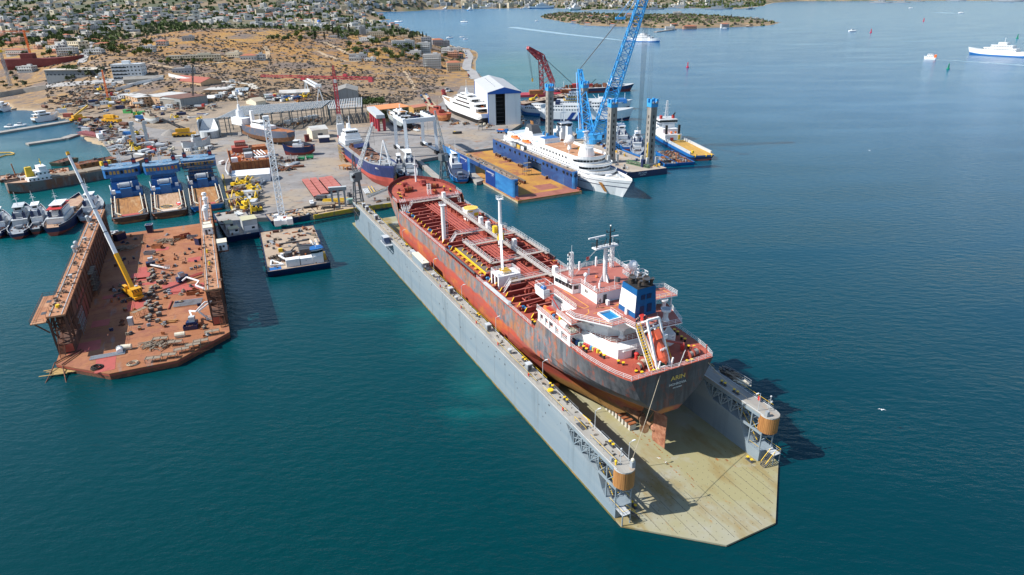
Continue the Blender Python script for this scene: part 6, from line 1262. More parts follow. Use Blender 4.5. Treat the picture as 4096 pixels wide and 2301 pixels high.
def wallseg(v0,v1,u0,u1,z0,z1,mat):
 mb=MB(mat);mb.add([(u0,v0,z0),(u1,v0,z0),(u1,v1,z0),(u0,v1,z0),(u0,v0,z1),(u1,v0,z1),(u1,v1,z1),(u0,v1,z1)],[(3,2,1,0),(4,5,6,7),(0,1,5,4),(1,2,6,5),(2,3,7,6),(3,0,4,7)]);return mb
H_=10.5
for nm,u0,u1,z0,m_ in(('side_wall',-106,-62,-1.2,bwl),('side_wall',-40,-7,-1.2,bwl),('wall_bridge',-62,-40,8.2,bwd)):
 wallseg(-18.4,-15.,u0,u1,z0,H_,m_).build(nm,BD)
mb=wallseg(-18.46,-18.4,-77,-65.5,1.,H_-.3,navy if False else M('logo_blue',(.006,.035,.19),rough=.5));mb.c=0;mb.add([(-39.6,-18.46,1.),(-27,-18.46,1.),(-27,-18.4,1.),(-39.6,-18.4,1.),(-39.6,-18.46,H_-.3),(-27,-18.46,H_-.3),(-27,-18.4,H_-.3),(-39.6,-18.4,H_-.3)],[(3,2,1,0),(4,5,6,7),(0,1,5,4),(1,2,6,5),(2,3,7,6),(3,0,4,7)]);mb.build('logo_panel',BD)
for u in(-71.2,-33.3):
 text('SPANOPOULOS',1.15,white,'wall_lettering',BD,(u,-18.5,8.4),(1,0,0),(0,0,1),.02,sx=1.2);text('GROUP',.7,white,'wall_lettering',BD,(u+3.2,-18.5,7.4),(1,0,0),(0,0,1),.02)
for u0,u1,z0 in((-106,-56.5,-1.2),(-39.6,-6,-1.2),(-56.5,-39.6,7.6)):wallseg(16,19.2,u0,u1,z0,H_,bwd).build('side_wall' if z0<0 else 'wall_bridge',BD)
mb=MB(bwl);mb.tube((-7,-16.7,1.5),(-7,-16.7,H_),1.72,14);mb.tube((-6,17.6,1.5),(-6,17.6,H_),1.6,14);mb.build('wall_end',BD)
mb=MB(M('dock_walk_brown',(.30,.22,.16),[((.2,.15,.12),.5,.45,.65)],.9));mb.box(-56.5,-16.7,H_,99,3.4,.12);mb.box(-56,17.6,H_,100,3.2,.12);mb.build('walkway',BD)
for v in(-18.3,-15.1,16.1,19.1):
 mb=MB(grey);mb.rail([(-106,v,H_+.1),(-7,v,H_+.1)],1.05,2.5,.03,2);mb.build('guard_rail',BD)
mb=MB(dgrey)
for i in range(70):
 mb.use(RC_((dgrey,drust,ochre,lgrey,black)));v=RC_((-16.7,17.6));mb.box(UF(-104,-9),v+GA(0,.6),H_+.1,UF(.3,1.3),UF(.2,.7),UF(.2,.9),UF(0,3))
mb.build('deck_fitting',BD)
ty=MB(black);ty.ring((0,0,0),.62,.24,'y',12,6);tym=ty.data('tyre_fender')
for u,z in((-100,8.6),(-94,8.2),(-88,8.4),(-80,8.2),(-73,8.2),(-67,8.3),(-59,8.6),(-54.6,8.6),(-50.5,8.7),(-46.5,8.7),(-37,8.6),(-32.5,8.6),(-27.5,8.6),(-22,8.6),(-14.5,8.7),(-10.5,8.7),(-6.6,8.8)):inst(tym,'tyre_fender',BD,(u,15.75,z))
for u,v in((-6.,-14.9),(-5.2,-17.),(-4.6,16.6),(-4.6,18.8)):inst(tym,'tyre_fender',BD,(u+1.,v,8.9),pi/2)
mb=MB(redox)
for u,v in((-1,17.6),(-3,17.8),(-1.2,-17.6),(-3.,-17.7)):mb.cyl(u,v,1.5,.35,1.,10);mb.cyl(u,v,2.4,.5,.25,10)
mb.build('bollard',BD)
kb3=MB(drust);kb3.box(0,0,0,.8,1.5,1.5);kb3.use(plank);kb3.box(0,0,1.5,.85,1.6,.3);k3=kb3.data('keel_block')
for i in range(36):inst(k3,'keel_block',None,WB(-27-i*1.75,-1.1,1.5),BA,None,'dark keel block in the long row down the blue dock floor','keel block','keel blocks along the blue dock floor')
for u in(-97,-94,-91.5,-85,-83.,-79,-77,-64.5,-62.5,-60.5,-30):inst(k3,'side_block',None,WB(u,14.2,1.5),BA,None,'dark block on the floor beside the inner wall of the blue dock','block','blocks along the inner wall of the blue dock')
put(scaf(4.5,2.4,7,2,dgrey).data('stair_tower'),'stair_tower','G',1280,755,'dark scaffold stair tower standing on the orange floor of the blue dock','stair tower',z=1.5,rz=BA+pi/2)
for g0,g1 in(((1225,1000),(1270,1030)),((1800,910),(1825,950))):rope('mooring_rope','short mooring rope off the front corner of the blue dock',P('G',*g0,2.),P('G',*g1,0),.1,.07)['group']='ropes at the blue dock corners'
cw=M('cruise_white',(.80,.81,.82),[((.66,.64,.58),(.3,.3,.06),.60,.78),((.45,.28,.12),(.7,.7,.06),.70,.80)],.4)
cdeck=M('cruise_deck',(.42,.20,.10),[((.5,.3,.18),.3,.45,.65)],.75)
cpos=WB(-118,33.2,0);CS=thing('cruise_ship','white cruise ship with dark topped funnel, orange lifeboats and big radome beside the blue dock','cruise ship',cpos,BA)
L=141.
hb,dk=hull(L,19.,6.6,3.5,bow=.30,stern=.12,sternw=.75,flare=.3,sheer=(3.4,.3),rake=.07,mats=(redox,cw,navy,cw,navy,cw),levels=(.26,.66,.70,.86,.885));hb.build('hull',CS)
mb=MB(M('cruise_foredeck',(.50,.49,.46),[((.4,.36,.3),.4,.5,.7)],.7));deck_face(mb,dk,-.1);mb.build('deck',CS)
mb=MB(cw);bulwark(mb,dk,1.1,i0=17);mb.build('bulwark',CS)
mb=MB(cdeck);mb.use(M('rust_streak',(.42,.19,.04),[((.25,.1,.03),1.5,.45,.6)],.8));mb.build('x')if False else None
def rnd_front(x0,x1,w,r=3.,n=8):
 ''
 a=[(x0,-w/2)]+[(x1-r+r*sin(pi/2*i/n)*1.,-w/2+(w/2)*(1-cos(pi/2*i/n)))for i in range(n+1)]
 return a+[(x,-y)for x,y in a[::-1]][0:]
def tier(name,poly,z0,z1,m,parent,over=None,dm=None):
 mb=MB(m);mb.prism(poly,z0,z1);
 if dm:mb.use(dm);mb.prism([(x*.998+.1,y*.985)for x,y in poly],z1,z1+.03)
 return mb.build(name,parent)
tier('deckhouse',rnd_front(10,118,17.6,6),6.3,9.2,cw,CS,dm=M('cruise_foredeck',(.5,.49,.46)))
tier('deckhouse',rnd_front(12,113,18.6,7),9.2,11.9,cw,CS,dm=M('cruise_foredeck',(.5,.49,.46)))
tier('deckhouse',rnd_front(60,108,18.9,8),11.9,14.6,cw,CS)
tier('deckhouse',rnd_front(12,60,13,2),11.9,14.2,cw,CS,dm=M('pale_blue_deck',(.45,.52,.6),rough=.7))
bw=rnd_front(62,108.6,19.2,8.4)
mb=MB(cdeck);mb.prism(rnd_front(61,108,18.6,8),14.6,14.66);mb.use(cw)
for a,q in zip(bw,bw[1:]):mb.bar((a[0],a[1],15.25),(q[0],q[1],15.25),.15,1.5)
mb.build('top_deck',CS)
for z,r_,x1,w in((8.9,.5,119.4,18.6),(11.6,.5,114.4,19.6)):
 mb=MB(cw);pl_=rnd_front(98,x1,w,7.4);mb.prism(pl_,z,z+.25);
 for a,q in zip(pl_[1:-2],pl_[2:-1]):mb.bar((a[0],a[1],z+.8),(q[0],q[1],z+.8),.1,.9)
 mb.build('front_gallery',CS)
cwin=MB(glass);cwin.box(0,0,0,1.5,.12,1.05);cwm=cwin.data('window');cw2=MB(glass);cw2.box(0,0,0,.75,.12,.85);cw2m=cw2.data('window')
for z,pl_,k in((12.9,rnd_front(60,108.03,19.0,8),1),(10.2,rnd_front(12,113.03,18.7,7),1)):
 for a,q in zip(pl_[1:-2],pl_[2:-1]):
  ln=hypot(q[0]-a[0],q[1]-a[1]);n=max(1,int(ln/2.));az=atan2(q[1]-a[1],q[0]-a[0])
  if ln<12:
   for i in range(n):
    t=(i+.5)/n;inst(cwm,'window',CS,(a[0]+(q[0]-a[0])*t,a[1]+(q[1]-a[1])*t,z),az)
for s in(-1,1):
 for i in range(16):inst(cw2m,'window',CS,(52+i*2.9,s*9.32,10.1))
 for i in range(14):inst(cw2m,'window',CS,(40+i*5.2,s*8.83,7.4))
 for i in range(9):inst(cwm,'window',CS,(63.5+i*3.6,s*9.48,12.8))
 mb=MB(cw);mb.rail([(12,s*9.1,11.95),(60,s*9.1,11.95)],1.1,2.,.04,3);mb.build('guard_rail',CS)
fn=[(30,-3.6),(42,-3.6),(42,3.6),(30,3.6)];ft=[(31.5,-2.3),(37.5,-2.3),(37.5,2.3),(31.5,2.3)]
mb=MB(cw);mb.prism(fn,14.2,19.6,[(31,-2.8),(39.2,-2.8),(39.2,2.8),(31,2.8)]);mb.prism([(24,-5.5),(48,-5.5),(48,5.5),(24,5.5)],14.2,15.6,[(28,-4.2),(45,-4.2),(45,4.2),(28,4.2)]);mb.use(dgrey);mb.prism([(35,-3.15),(40.9,-3.15),(40.9,3.15),(35,3.15)],17.,19.62,[(35,-2.85),(39.25,-2.85),(39.25,2.85),(35,2.85)]);mb.prism([(31,-2.8),(39.2,-2.8),(39.2,2.8),(31,2.8)],19.62,21.6,ft);mb.use(wood);[mb.tube((33+i*1.3,0,21.6),(32.4+i*1.3,0,23.6),.4,8)for i in range(3)];mb.build('funnel',CS)
mb=MB(M('teal_panel',(.06,.33,.5),[((.7,.75,.78),(.0,.0,1.3),.3,.7,'wave')],.5));mb.box(56,0,14.2,8,10.4,3.);mb.use(blue);mb.box(56,0,17.2,7.4,9.8,.1);mb.build('pool_house',CS)
lb=MB(orange);lb.loft([[(x,w_*cos(a),.75+.85*sin(a))for a in[2*pi*i/10 for i in range(10)]]for x,w_ in((-5,.2),(-3.8,1.2),(0,1.6),(3.8,1.2),(5,.2))]);lb.use(white);lb.loft([[(x,w_*cos(a)*1.03,.55+.9*sin(a))for a in[pi+pi*i/8 for i in range(9)]]for x,w_ in((-5,.2),(-3.8,1.2),(0,1.6),(3.8,1.2),(5,.2))],closed=False);lb.use(orange);lb.box(1.5,0,1.5,2,1.6,.7);lbm=lb.data('lifeboat')
for x in(27,42.5):
 for s in(-1,1):inst(lbm,'lifeboat',CS,(x,s*8.4,11.6+.6),label='orange covered lifeboat')
for x in(22,32,37.5,47.5):
 for s in(-1,1):mb=MB(white);mb.bar((x,s*6.5,14.2),(x,s*7.6,16.),.35);mb.bar((x,s*7.6,16.),(x,s*8.8,15.4),.3);mb.build('davit',CS)
mb=MB(orange);mb.loft([[(72+x,9.9+w_*cos(a),11.+.5*sin(a))for a in[2*pi*i/8 for i in range(8)]]for x,w_ in((-2.4,.1),(-1.6,.7),(1.4,.8),(2.6,.2))]);mb.build('rescue_boat',CS)
mb=MB(cw);mb.tube((98,0,14.6),(98,0,19.),4.6,18,3.6);mb.lattice((98,0,19.),(97,0,27.),2.2,1.2,6,.1);mb.box(100.5,0,19.6,.6,6.5,.35);mb.box(97,0,27,1.6,3.4,.4);mb.bar((97,-2.6,24),(97,2.6,24),.3);mb.tube((97,0,27.4),(97,0,30.4),.12,5);mb.build('radar_mast',CS)
mb=MB(white);mb.tube((80,0,14.6),(80,0,17.6),1.3,10,.8);mb.sphere((80,0,19.9),2.8,16,10);mb.build('radome',CS)
mb=MB(white)
for x,y,r in((87,4,1.2),(88,-5,.9),(70,3,1.)):mb.cyl(x,y,14.6,.25,1.6,6);mb.sphere((x,y,16.6),r,10,6)
mb.use(ochre);mb.box(86,5.5,14.66,7,3.6,1.2);mb.build('sun_deck_gear',CS)
mb=MB(lgrey)
for x,y in((124,-3.5),(124,3.5),(129,-2.),(129,2.),(133,0)):mb.tube((x,y-1,8.7),(x,y+1,8.7),.9,10);mb.box(x+1.2,y,7.9,1.4,1.2,1.3)
mb.use(white);mb.box(120.5,0,7.5,2.,3.,1.4);mb.tube((136,0,9.4),(136,0,13.),.12,5);mb.build('windlass',CS)
y_,z_=deck_at(dk,124.);mb=MB(M('rust_streak',(.42,.19,.04),[((.25,.1,.03),1.5,.45,.6)],.8));sfc=[]
def hside(x,z,off=.04):
 for a,q in zip(dk,dk[1:]):
  if a[0]<=x<=q[0]:break
 yd,zd=deck_at(dk,x);bt=max(0,(x/L-.7)/.3);hw=9.5*(1-min(1,bt*1.3)**1.5);f=max(0.,(z+3.5)/(zd+3.5))**.8
 return hw+(yd-hw)*f+off
for(xa,xb,z0,z1)in((121.,123.4,1.2,6.0),):
 q=[(xa+3.,hside(xa+3.,z0,.1),z0),(xb+2.2,hside(xb+2.2,z0,.1),z0),(xb,hside(xb,z1,.1),z1),(xa,hside(xa,z1,.1),z1)];mb.add(q,[(0,1,2,3)]);mb.add([(x,-y,z)for x,y,z in q],[(3,2,1,0)])
mb.build('rust_streak',CS)
mb=MB(lgrey)
for x,y,z,sx,sy,h,m_ in((14,6,9.2,3,2.,2.2,grey),(18,-5,9.2,3,2.4,2.6,white),(11,0,9.2,2,6,1.2,white)):mb.use(m_);mb.box(x,y,z,sx,sy,h)
mb.build('aft_gear',CS)
for u,c_,nm,h in((-80,lgrey,'pale grey',2.2),(-75.5,grey,'mid grey',2.6),(-70.4,ochre,'ochre',2.4),(-65,white,'white',2.4)):
 mb=MB(c_);mb.box(0,0,0,3.8,2.2,h);mb.use(dgrey);mb.box(0,0,h,3.9,2.3,.08);mb.box(1.92,0,.2,.05,1.8,h*.8);o=mb.build('equipment_container',None,WB(u,17.8,H_+.13),BA);tag(o,nm+' equipment container on the blue dock wall walkway by the cruise ship','container')
JA=radians(-68.5);JO=Vector((78,366.5,0))
def WJ(u,v,z=0.):return Vector((JO.x+u*cos(JA)-v*sin(JA),JO.y+u*sin(JA)+v*cos(JA),z))
JU=thing('jackup_barge','dark blue jack-up barge with four tall grey spud legs and a sandy steel deck','jack-up barge',JO,JA)
jd=M('jackup_deck',(.42,.36,.29),[((.34,.29,.24),.1,.45,.65),((.38,.2,.1),.25,.58,.72)],.9)
mb=MB(navy);mb.prism([(-126,-13.5),(0,-12.6),(0,12.6),(-126,13.5)],-1.5,3.4);mb.use(jd);mb.prism([(-125.6,-13.2),(-.3,-12.3),(-.3,12.3),(-125.6,13.2)],3.4,3.46);mb.build('hull',JU)
text('ZM YZAK',1.3,white,'name_lettering',JU,(.05,-3.5,2.3),(0,1,0),(0,0,1),.03);text('MONROVIA',.7,white,'port_lettering',JU,(.05,-3.5,1.2),(0,1,0),(0,0,1),.03)
sl=M('spud_steel',(.30,.285,.26),[((.20,.185,.17),(.3,.3,.08),.45,.65),((.34,.24,.12),(.5,.5,.06),.62,.76),((.12,.08,.06),.7,.62,.75)],.7)
for(x,y,zt)in((59.6,388.,36.5),(80.8,380.2,37.5),(27.6,458.,37.2),(51.9,467.7,37.5)):
 rel=Vector((x-JO.x,y-JO.y));u=rel.x*cos(JA)+rel.y*sin(JA);v=-rel.x*sin(JA)+rel.y*cos(JA);wd=4.0
 mb=MB(sl);mb.box(u,v,-1,wd,wd,zt+1-1);mb.use(black)
 for z in[7+i*3.3 for i in range(int((zt-9)/3.3))]:
  for dx,dy in((wd/2+.02,0),(0,-wd/2-.02),(0,wd/2+.02)):
   w_=1.0;(mb.box(u+dx,v,z,.1,.8,1.7)if dx else mb.box(u,v+dy,z,.8,.1,1.7))
 mb.use(sky_blue);mb.box(u,v,zt-1.2,wd*1.12,wd*1.12,2.2,0,1.,1.);[mb.box(u+a*wd*.42,v+b*wd*.42,zt+1.,1.3,1.3,2.2)for a in(-1,1)for b in(-1,1)];mb.use(grey);[mb.tube((u+wd*.6,v+s*1.,zt+1.3),(u+wd*.75,v+s*1.,zt+1.3),.7,10)for s in(-1,1)]
 mb.build('spud_leg',JU)
 mb=MB(sky_blue if u<-60 else lgrey);[mb.box(u+a*2.9,v+b*2.9,3.46,1.4,1.4,5)for a in(-1,1)for b in(-1,1)];mb.use(grey);mb.box(u,v,3.46,7,7,1.2);mb.build('jack_house',JU)
mb=MB(drust)
for i in range(120):mb.use(RC_((drust,plank,grey,ochre,dgrey,lgrey,blue)));mb.box(UF(-118,-3),RC_((UF(-12,-7),UF(6,12))),3.46,UF(.4,2.2),UF(.3,1.),UF(.2,1.6),UF(0,3))
mb.use(blue);mb.bar((-50,12.6,4.3),(-16,12.5,4.3),.5,.8);mb.use(yellow);[mb.bar((-48+i*4,12.95,4.1),(-46.5+i*4,12.95,4.1),.06,.9)for i in range(8)];mb.build('deck_gear',JU)
mb=MB(M('net_green',(.10,.17,.10),rough=.95));mb.lattice((-20,-2,4.6),(-4,3.,4.2),1.6,1.6,8,.18,.12);mb.build('netted_frame',JU)
mb=MB(yellow);mb.tube((-9,4.5,3.5),(-9,4.5,17),.3,8);mb.use(navy);mb.box(-8,1.5,3.46,2,2,4.4);mb.build('service_post',JU)
mb=MB(white);mb.box(-104,-3,3.46,13,9,5.5);mb.box(-102,-3,8.96,9,7.5,3.);mb.box(-101,-3,11.96,6.5,8.8,2.8);mb.use(glass);mb.box(-97.7,-3,13.,.1,8,1.2);mb.box(-101,-7.45,13.,6,.1,1.2);mb.use(white);mb.box(-93,-4,3.46,3.,3.,10.);mb.use(black);mb.box(-93,-4,13.46,2.6,2.6,1.6);mb.use(white);[mb.tube((-103+dx,-3+dy,14.7),(-103+dx,-3+dy,14.7+h),.25,6)for dx,dy,h in((0,0,11),(-3,2,8),(2,-3,7))];mb.bar((-103,-5,21),(-103,-1,21),.3);mb.build('bridge_house',JU)
cb=Vector((56,443,3.5));CR=thing('lattice_crane','huge sky blue lattice crane towering over the jack-up barge and out of the picture','crane',cb)
mb=MB(sky_blue);mb.cyl(0,0,0,5.,3.2,20);mb.box(0,0,3.2,13,9,3.2,-.3);mb.box(-7,2,3.4,6,8,4.6,-.3);mb.use(glass);mb.box(5.6,-4.,4.4,2,2.2,1.8);mb.build('slewing_base',CR)
bt=Vector((84.5,432,101))-cb;b0=Vector((3.,-1.,5.))
mb=MB(sky_blue);mb.lattice(b0,bt,8.2,4.6,20,.34,.2);mb.build('boom',CR)
mt=P('H',842,75,47.)-cb;m0=Vector((-3.5,2.,5.))
mb=MB(sky_blue);mb.lattice(m0,mt-Vector((0,0,1)),7.,2.6,11,.3,.18);mb.box(mt.x,mt.y,mt.z-2.4,3.2,3.6,2.6);mb.tube(mt+Vector((-2.5,0,-2)),Vector((-9,3,4)),.3,6);mb.build('back_mast',CR)
sp=P('C',1090,185,82.)-cb
mb=MB(dgrey);[mb.tube(mt+Vector((0,d_,.4)),sp+Vector((0,d_*.8,-.3)),.09,4)for d_ in(-1.4,-.7,0,.7,1.4)];mb.build('luffing_rope',CR)
mb=MB(sky_blue);mb.box(sp.x,sp.y,sp.z-.6,5.5,2.6,1.3);[mb.tube(sp+Vector((s*2,0,.5)),bt+Vector((-2+s,0,-1)),.16,5)for s in(-1,1)];mb.build('spreader',CR)
mb=MB(dgrey)
for i in range(8):d_=-2.2+i*.55;mb.tube(bt+Vector((d_,0,-1)),Vector((bt.x+d_*.45,bt.y,4.)),.07,4)
[mb.tube(bt+Vector((3+i*.9,0,-1)),Vector((bt.x+3.2+i*1.2,bt.y-4,3.)),.05,4)for i in range(3)];mb.tube(bt+Vector((0,0,-4)),b0+Vector((-1,2,2)),.05,4);mb.build('hoist_rope',CR)
mb=MB(sky_blue);mb.box(bt.x,bt.y,bt.z-1.,6,5,3.);mb.build('boom_head',CR)
a_,b_=P('H',2140,1035,0.),P('H',1600,745,0.)
AH=thing('anchor_tug','blue and white offshore tug with yellow timber afterdeck, rightmost of the moored craft','offshore tug',(a_.x,a_.y,0),dirang(a_,b_));L=(b_-a_).length+4
hb,dk=hull(L,14.5,3.2,3.5,bow=.34,stern=.08,sternw=.93,sheer=(4.2,.2),mats=(redox,navy,blue),levels=(.35,.72));hb.build('hull',AH)
mb=MB(M('yellow_timber',(.55,.33,.07),[((.4,.22,.05),(.15,2.6,.2),.45,.6)],.85));deck_face(mb,dk[:13],-.02);mb.use(M('deck_green',(.14,.2,.18),rough=.8));deck_face(mb,dk[12:],.0);mb.use(navy);mb.box(3.,1,3.2,5,7,.04);mb.build('deck',AH)
mb=MB(lgrey);[mb.box(L*.27,s*6.7,3.2,L*.45,.9,1.6)for s in(-1,1)];mb.use(yellow);[mb.ring((.3,y,3.1),.7,.25,'y',10,5)for y in(-5,-1.5,5.5)];mb.box(L*.02,6.6,4.6,1.6,1.,1.6);mb.build('cargo_rail',AH)
mb=MB(white);mb.box(L*.66,0,3.2,L*.27,12.,3.4);mb.box(L*.69,0,6.6,L*.2,10.5,2.8);mb.box(L*.71,0,9.4,L*.15,9.,2.6);mb.prism([(L*.64,-6.4),(L*.66,-6.8),(L*.74,-6.8),(L*.79,-3),(L*.79,3),(L*.74,6.8),(L*.66,6.8),(L*.64,6.4)],12.,14.8);mb.use(glass);mb.prism([(L*.638,-6.45),(L*.66,-6.86),(L*.74,-6.86),(L*.792,-3),(L*.792,3),(L*.74,6.86),(L*.66,6.86),(L*.638,6.45)],13.1,14.2);mb.use(lgrey);mb.box(L*.7,0,14.8,L*.15,12.6,.2);mb.build('deckhouse',AH)
mb=MB(red);[mb.box(L*.68,y,15.,2.,1.4,2.2)for y in(-4.6,4.2)];mb.use(black);mb.tube((L*.68,-4.6,17.2),(L*.65,-4.6,19.),.5,8);[mb.box(L*.55,y,6.6,1.6,1.2,6.)for y in(-4.5,4.5)];mb.build('funnel',AH)
mb=MB(white);mb.lattice((L*.69,0,15.),(L*.69,0,27.),1.8,.7,8,.08);[mb.bar((L*.69,-2.2,z),(L*.69,2.2,z),.2)for z in(19,22,24.5)];mb.build('mast',AH)
mb=MB(orange);[mb.sphere((L*.57,y,7.2),.9,8,5)for y in(-3,0,3.4)];mb.use(yellow);mb.box(L*.53,-4,3.2,1.5,1.5,3.);mb.use(red);mb.box(L*.5,2,3.2,2,1.6,1.8);mb.build('deck_gear',AH)
tug('white workboat behind the blue striped rail of the jack-up barge',P('H',1330,930,0),P('H',1230,720,0),11.,hullm=blue,H=1.2,hp=.55,name='workboat',cat='workboat')
tug('white workboat with grey lattice mast squeezed between the front spud legs',P('H',1440,1010,0),P('H',1440,800,0),9.,hullm=blue,H=1.,hp=.55,name='workboat',cat='workboat')
barge('service_barge','low blue multi-purpose barge heaped with yellow and black gear beside the offshore tug',P('H',1960,1085,0.),P('H',1720,960,0.),11,1.6,blue,drust,'barge',120)
barge('service_barge','small blue pontoon wedged between the jack-up bow and the gear barge',P('H',1800,1100,0.),P('H',1680,1020,0.),8,1.6,blue,dgrey,'barge',40)
def ferry(name,lab,a,b,W_,D,bands,tiers,cat='ferry',bow=.25,deckm=None,stern=.06):
 a,b=Vector(a),Vector(b);L=hypot(b.x-a.x,b.y-a.y);T=thing(name,lab,cat,(a.x,a.y,0),dirang(a,b))
 hb,dk=hull(L,W_,D,3.,bow=bow,stern=stern,sternw=.9,sheer=(2.4,.2),mats=bands[0],levels=bands[1]);hb.build('hull',T);mb=MB(deckm or lgrey);deck_face(mb,dk,-.05);mb.build('deck',T)
 for x0,x1,w,z0,z1,m_,win in tiers:
  mb=MB(m_);pl_=rnd_front(L*x0,L*x1,w,min(4,w*.3));mb.prism(pl_,z0,z1);mb.use(lgrey);mb.prism([(x*.999,y*.98)for x,y in pl_],z1,z1+.05);mb.build('deckhouse',T)
  if win:
   mb=MB(glass);n=int(L*(x1-x0)/2.2)
   for i in range(n):x=L*x0+(i+.5)*L*(x1-x0-.02)/n;[mb.box(x,s*(w/2+.02),z0+(z1-z0)*.42,1.2 if win==1 else .8,.1,.9)for s in(-1,1)]
   mb.box(L*x1+.0,0,z0+(z1-z0)*.45,.12,w*.5,.9);mb.build('window_band',T)
 return T,L
T,L=ferry('car_ferry','blue and white car ferry with slanted blue side stripes behind the jack-up barge',P('H',430,600,0),P('H',1400,605,0),17.,7.5,((redox,navy,cw,cw),(.28,.45,.8)),((.05,.72,16.4,7.5,10.2,cw,2),(.10,.66,14.,10.2,12.6,cw,1),(.55,.68,12.,12.6,15.,cw,1)))
mb=MB(M('stripe_blue',(.012,.05,.25),rough=.5))
for i in range(3):
 x=22+i*6;mb.add([(x,-8.6,1.5),(x+3.5,-8.6,1.5),(x+7.5,-8.6,7.2),(x+4,-8.6,7.2)],[(0,1,2,3)]);mb.add([(x,8.6,1.5),(x+3.5,8.6,1.5),(x+7.5,8.6,7.2),(x+4,8.6,7.2)],[(3,2,1,0)])
mb.use(navy);mb.box(14,-4,10.2,4,3.,5.,0,.9,.9);mb.box(14,4,10.2,4,3,5.,0,.9,.9);mb.build('funnel_stripe',T)
mb=MB(white);mb.tube((L*.62,0,15),(L*.62,0,20.5),.25,6);mb.bar((L*.62,-2,18.5),(L*.62,2,18.5),.2);mb.build('mast',T)
ferry('fast_ferry','sleek blue and white fast ferry moored right beside the hangar',P('H',500,560,0),P('H',215,530,0),12.,4.5,((navy,blue,cw),(.3,.7)),((.1,.72,11.,4.5,7.,cw,1),(.15,.55,9.,7.,9.2,cw,1)),bow=.4)
T,L=ferry('passenger_ferry','white ferry with yellow banded bridge beyond the car ferry',P('H',560,500,0),P('H',1390,490,0),16.,6.,((redox,navy,cw),(.3,.5)),((.05,.8,15.,6.,8.6,cw,1),(.15,.42,13.5,8.6,11.2,cw,1),(.18,.36,13.,11.2,13.4,cw,1),(.2,.33,10.,13.4,15.6,cw,2)))
mb=MB(ochre);mb.box(L*.265,0,11.3,L*.19,13.6,.9);mb.box(L*.265,0,8.7,L*.27,14.1,.7);mb.build('yellow_band',T);mb=MB(blue);mb.box(L*.86,0,6.,L*.12,13,3.2,0,.9,.8);mb.use(white);mb.tube((L*.9,0,9.2),(L*.9,0,14),.2,6);mb.box(L*.62,0,8.65,6,4,2);mb.bar((L*.55,0,9),(L*.5,0,13),.4);mb.build('bow_visor',T)
T,L=barge('split_barge','dark red hopper barge with sandy cargo and a yellow excavator behind the hangar',P('H',190,470,0),P('H',740,360,0),15,3.,M('hopper_maroon',(.10,.03,.03),rough=.7),sand,'barge',20)
mb=MB(yellow);mb.box(L*.25,0,4.,5,3,1.8);mb.use(black);mb.box(L*.25,0,3.1,6,3.6,.9);mb.use(yellow);mb.bar((L*.27,0,5),(L*.34,0,8),.5);mb.bar((L*.34,0,8),(L*.38,0,4),.45);mb.build('excavator',T)
T,L=ferry('dredger','dark blue dredger with red cargo hold and white bridge at its far right end',P('H',480,330,0),P('H',1410,295,0),17.,5.,((redox,maroon,navy),(.35,.62)),((.70,.86,13.,5.,8.,cw,2),(.72,.84,11.,8.,10.6,cw,1),(.73,.82,9.,10.6,13.,cw,1)),cat='dredger',bow=.16)
mb=MB(drust);[mb.box(L*.2+UF(0,L*.48),GA(0,3),5.,UF(1,5),UF(1,3),UF(.5,3.5),UF(0,3))for i in range(40)];mb.use(red);mb.box(L*.33,0,5,6,6,4);mb.box(L*.49,1,5,7,4,3.4);mb.use(M('dark_green',(.02,.08,.05)));mb.bar((L*.5,0,8),(L*.56,0,13),.5);mb.bar((L*.5,0,8),(L*.44,0,11),.4);mb.build('dredge_gear',T)
mb=MB(white);[mb.tube((L*x,0,z),(L*x,0,z+7),.2,6)for x,z in((.8,13),(.1,5),(.2,5))];mb.build('mast',T);text('AQUA TERRA',2.2,white,'name_lettering',T,(L*.12,-8.6,3.7),(1,0,0),(0,0,1),.03)
rb=P('H',440,330,2.);RC=thing('floating_crane','dark red lattice shear-leg crane with bent head rising beside the hangar','floating crane',(rb.x,rb.y,0))
k1=P('C',285,575,50.);k2=P('C',160,482,58.);o0=Vector((rb.x,rb.y,0))
mb=MB(crimson);f1,f2=P('C',300,900,5.)-o0,P('C',380,850,5.)-o0;kk=k1-o0;tt=k2-o0
mb.lattice(f1,kk,4.,3.,9,.3,.2);mb.lattice(f2+Vector((4,0,0)),kk+Vector((1.5,0,0)),4.,3.,9,.3,.2)
for i in range(6):t=i/6;mb.bar(f1.lerp(kk,t),(f2+Vector((4,0,0))).lerp(kk,t+.1),.35)
mb.build('shear_leg',RC);mb=MB(crimson);mb.lattice(kk,tt,4.4,1.6,6,.35,.25);mb.bar(kk+Vector((0,0,1)),tt,1.2,1.6);mb.build('boom_head',RC)
mb=MB(black);hk=P('C',205,800,20.)-o0;[mb.tube(tt+Vector((d_,0,-.5)),hk+Vector((d_*.4,0,1)),.1,4)for d_ in(-.8,0,.8)];be=P('C',610,845,6.)-o0;[mb.tube(kk+Vector((1,d_,1)),be+Vector((0,d_*3,0)),.15,4)for d_ in(-1.5,-.5,.5,1.5)];mb.use(ochre);mb.box(hk.x,hk.y,hk.z-2,1.6,1.4,3);mb.build('hoist_rope',RC)
mb=MB(crimson);mb.box(5,2,-1,60,20,3.2,.05);mb.use(rust);mb.box(-6,-4,2.2,14,8,4.,.05);mb.box(25,4,2.2,10,8,3,.05);mb.build('pontoon',RC)
tug('dark blue tug with red bow fender and wide flat deck between the two stone piers',P('G',630,845,0),P('G',530,600,0),11.,hullm=blue,deckm=M('tug_deck_blue',(.03,.05,.10),rough=.8),H=1.1,hp=.62)
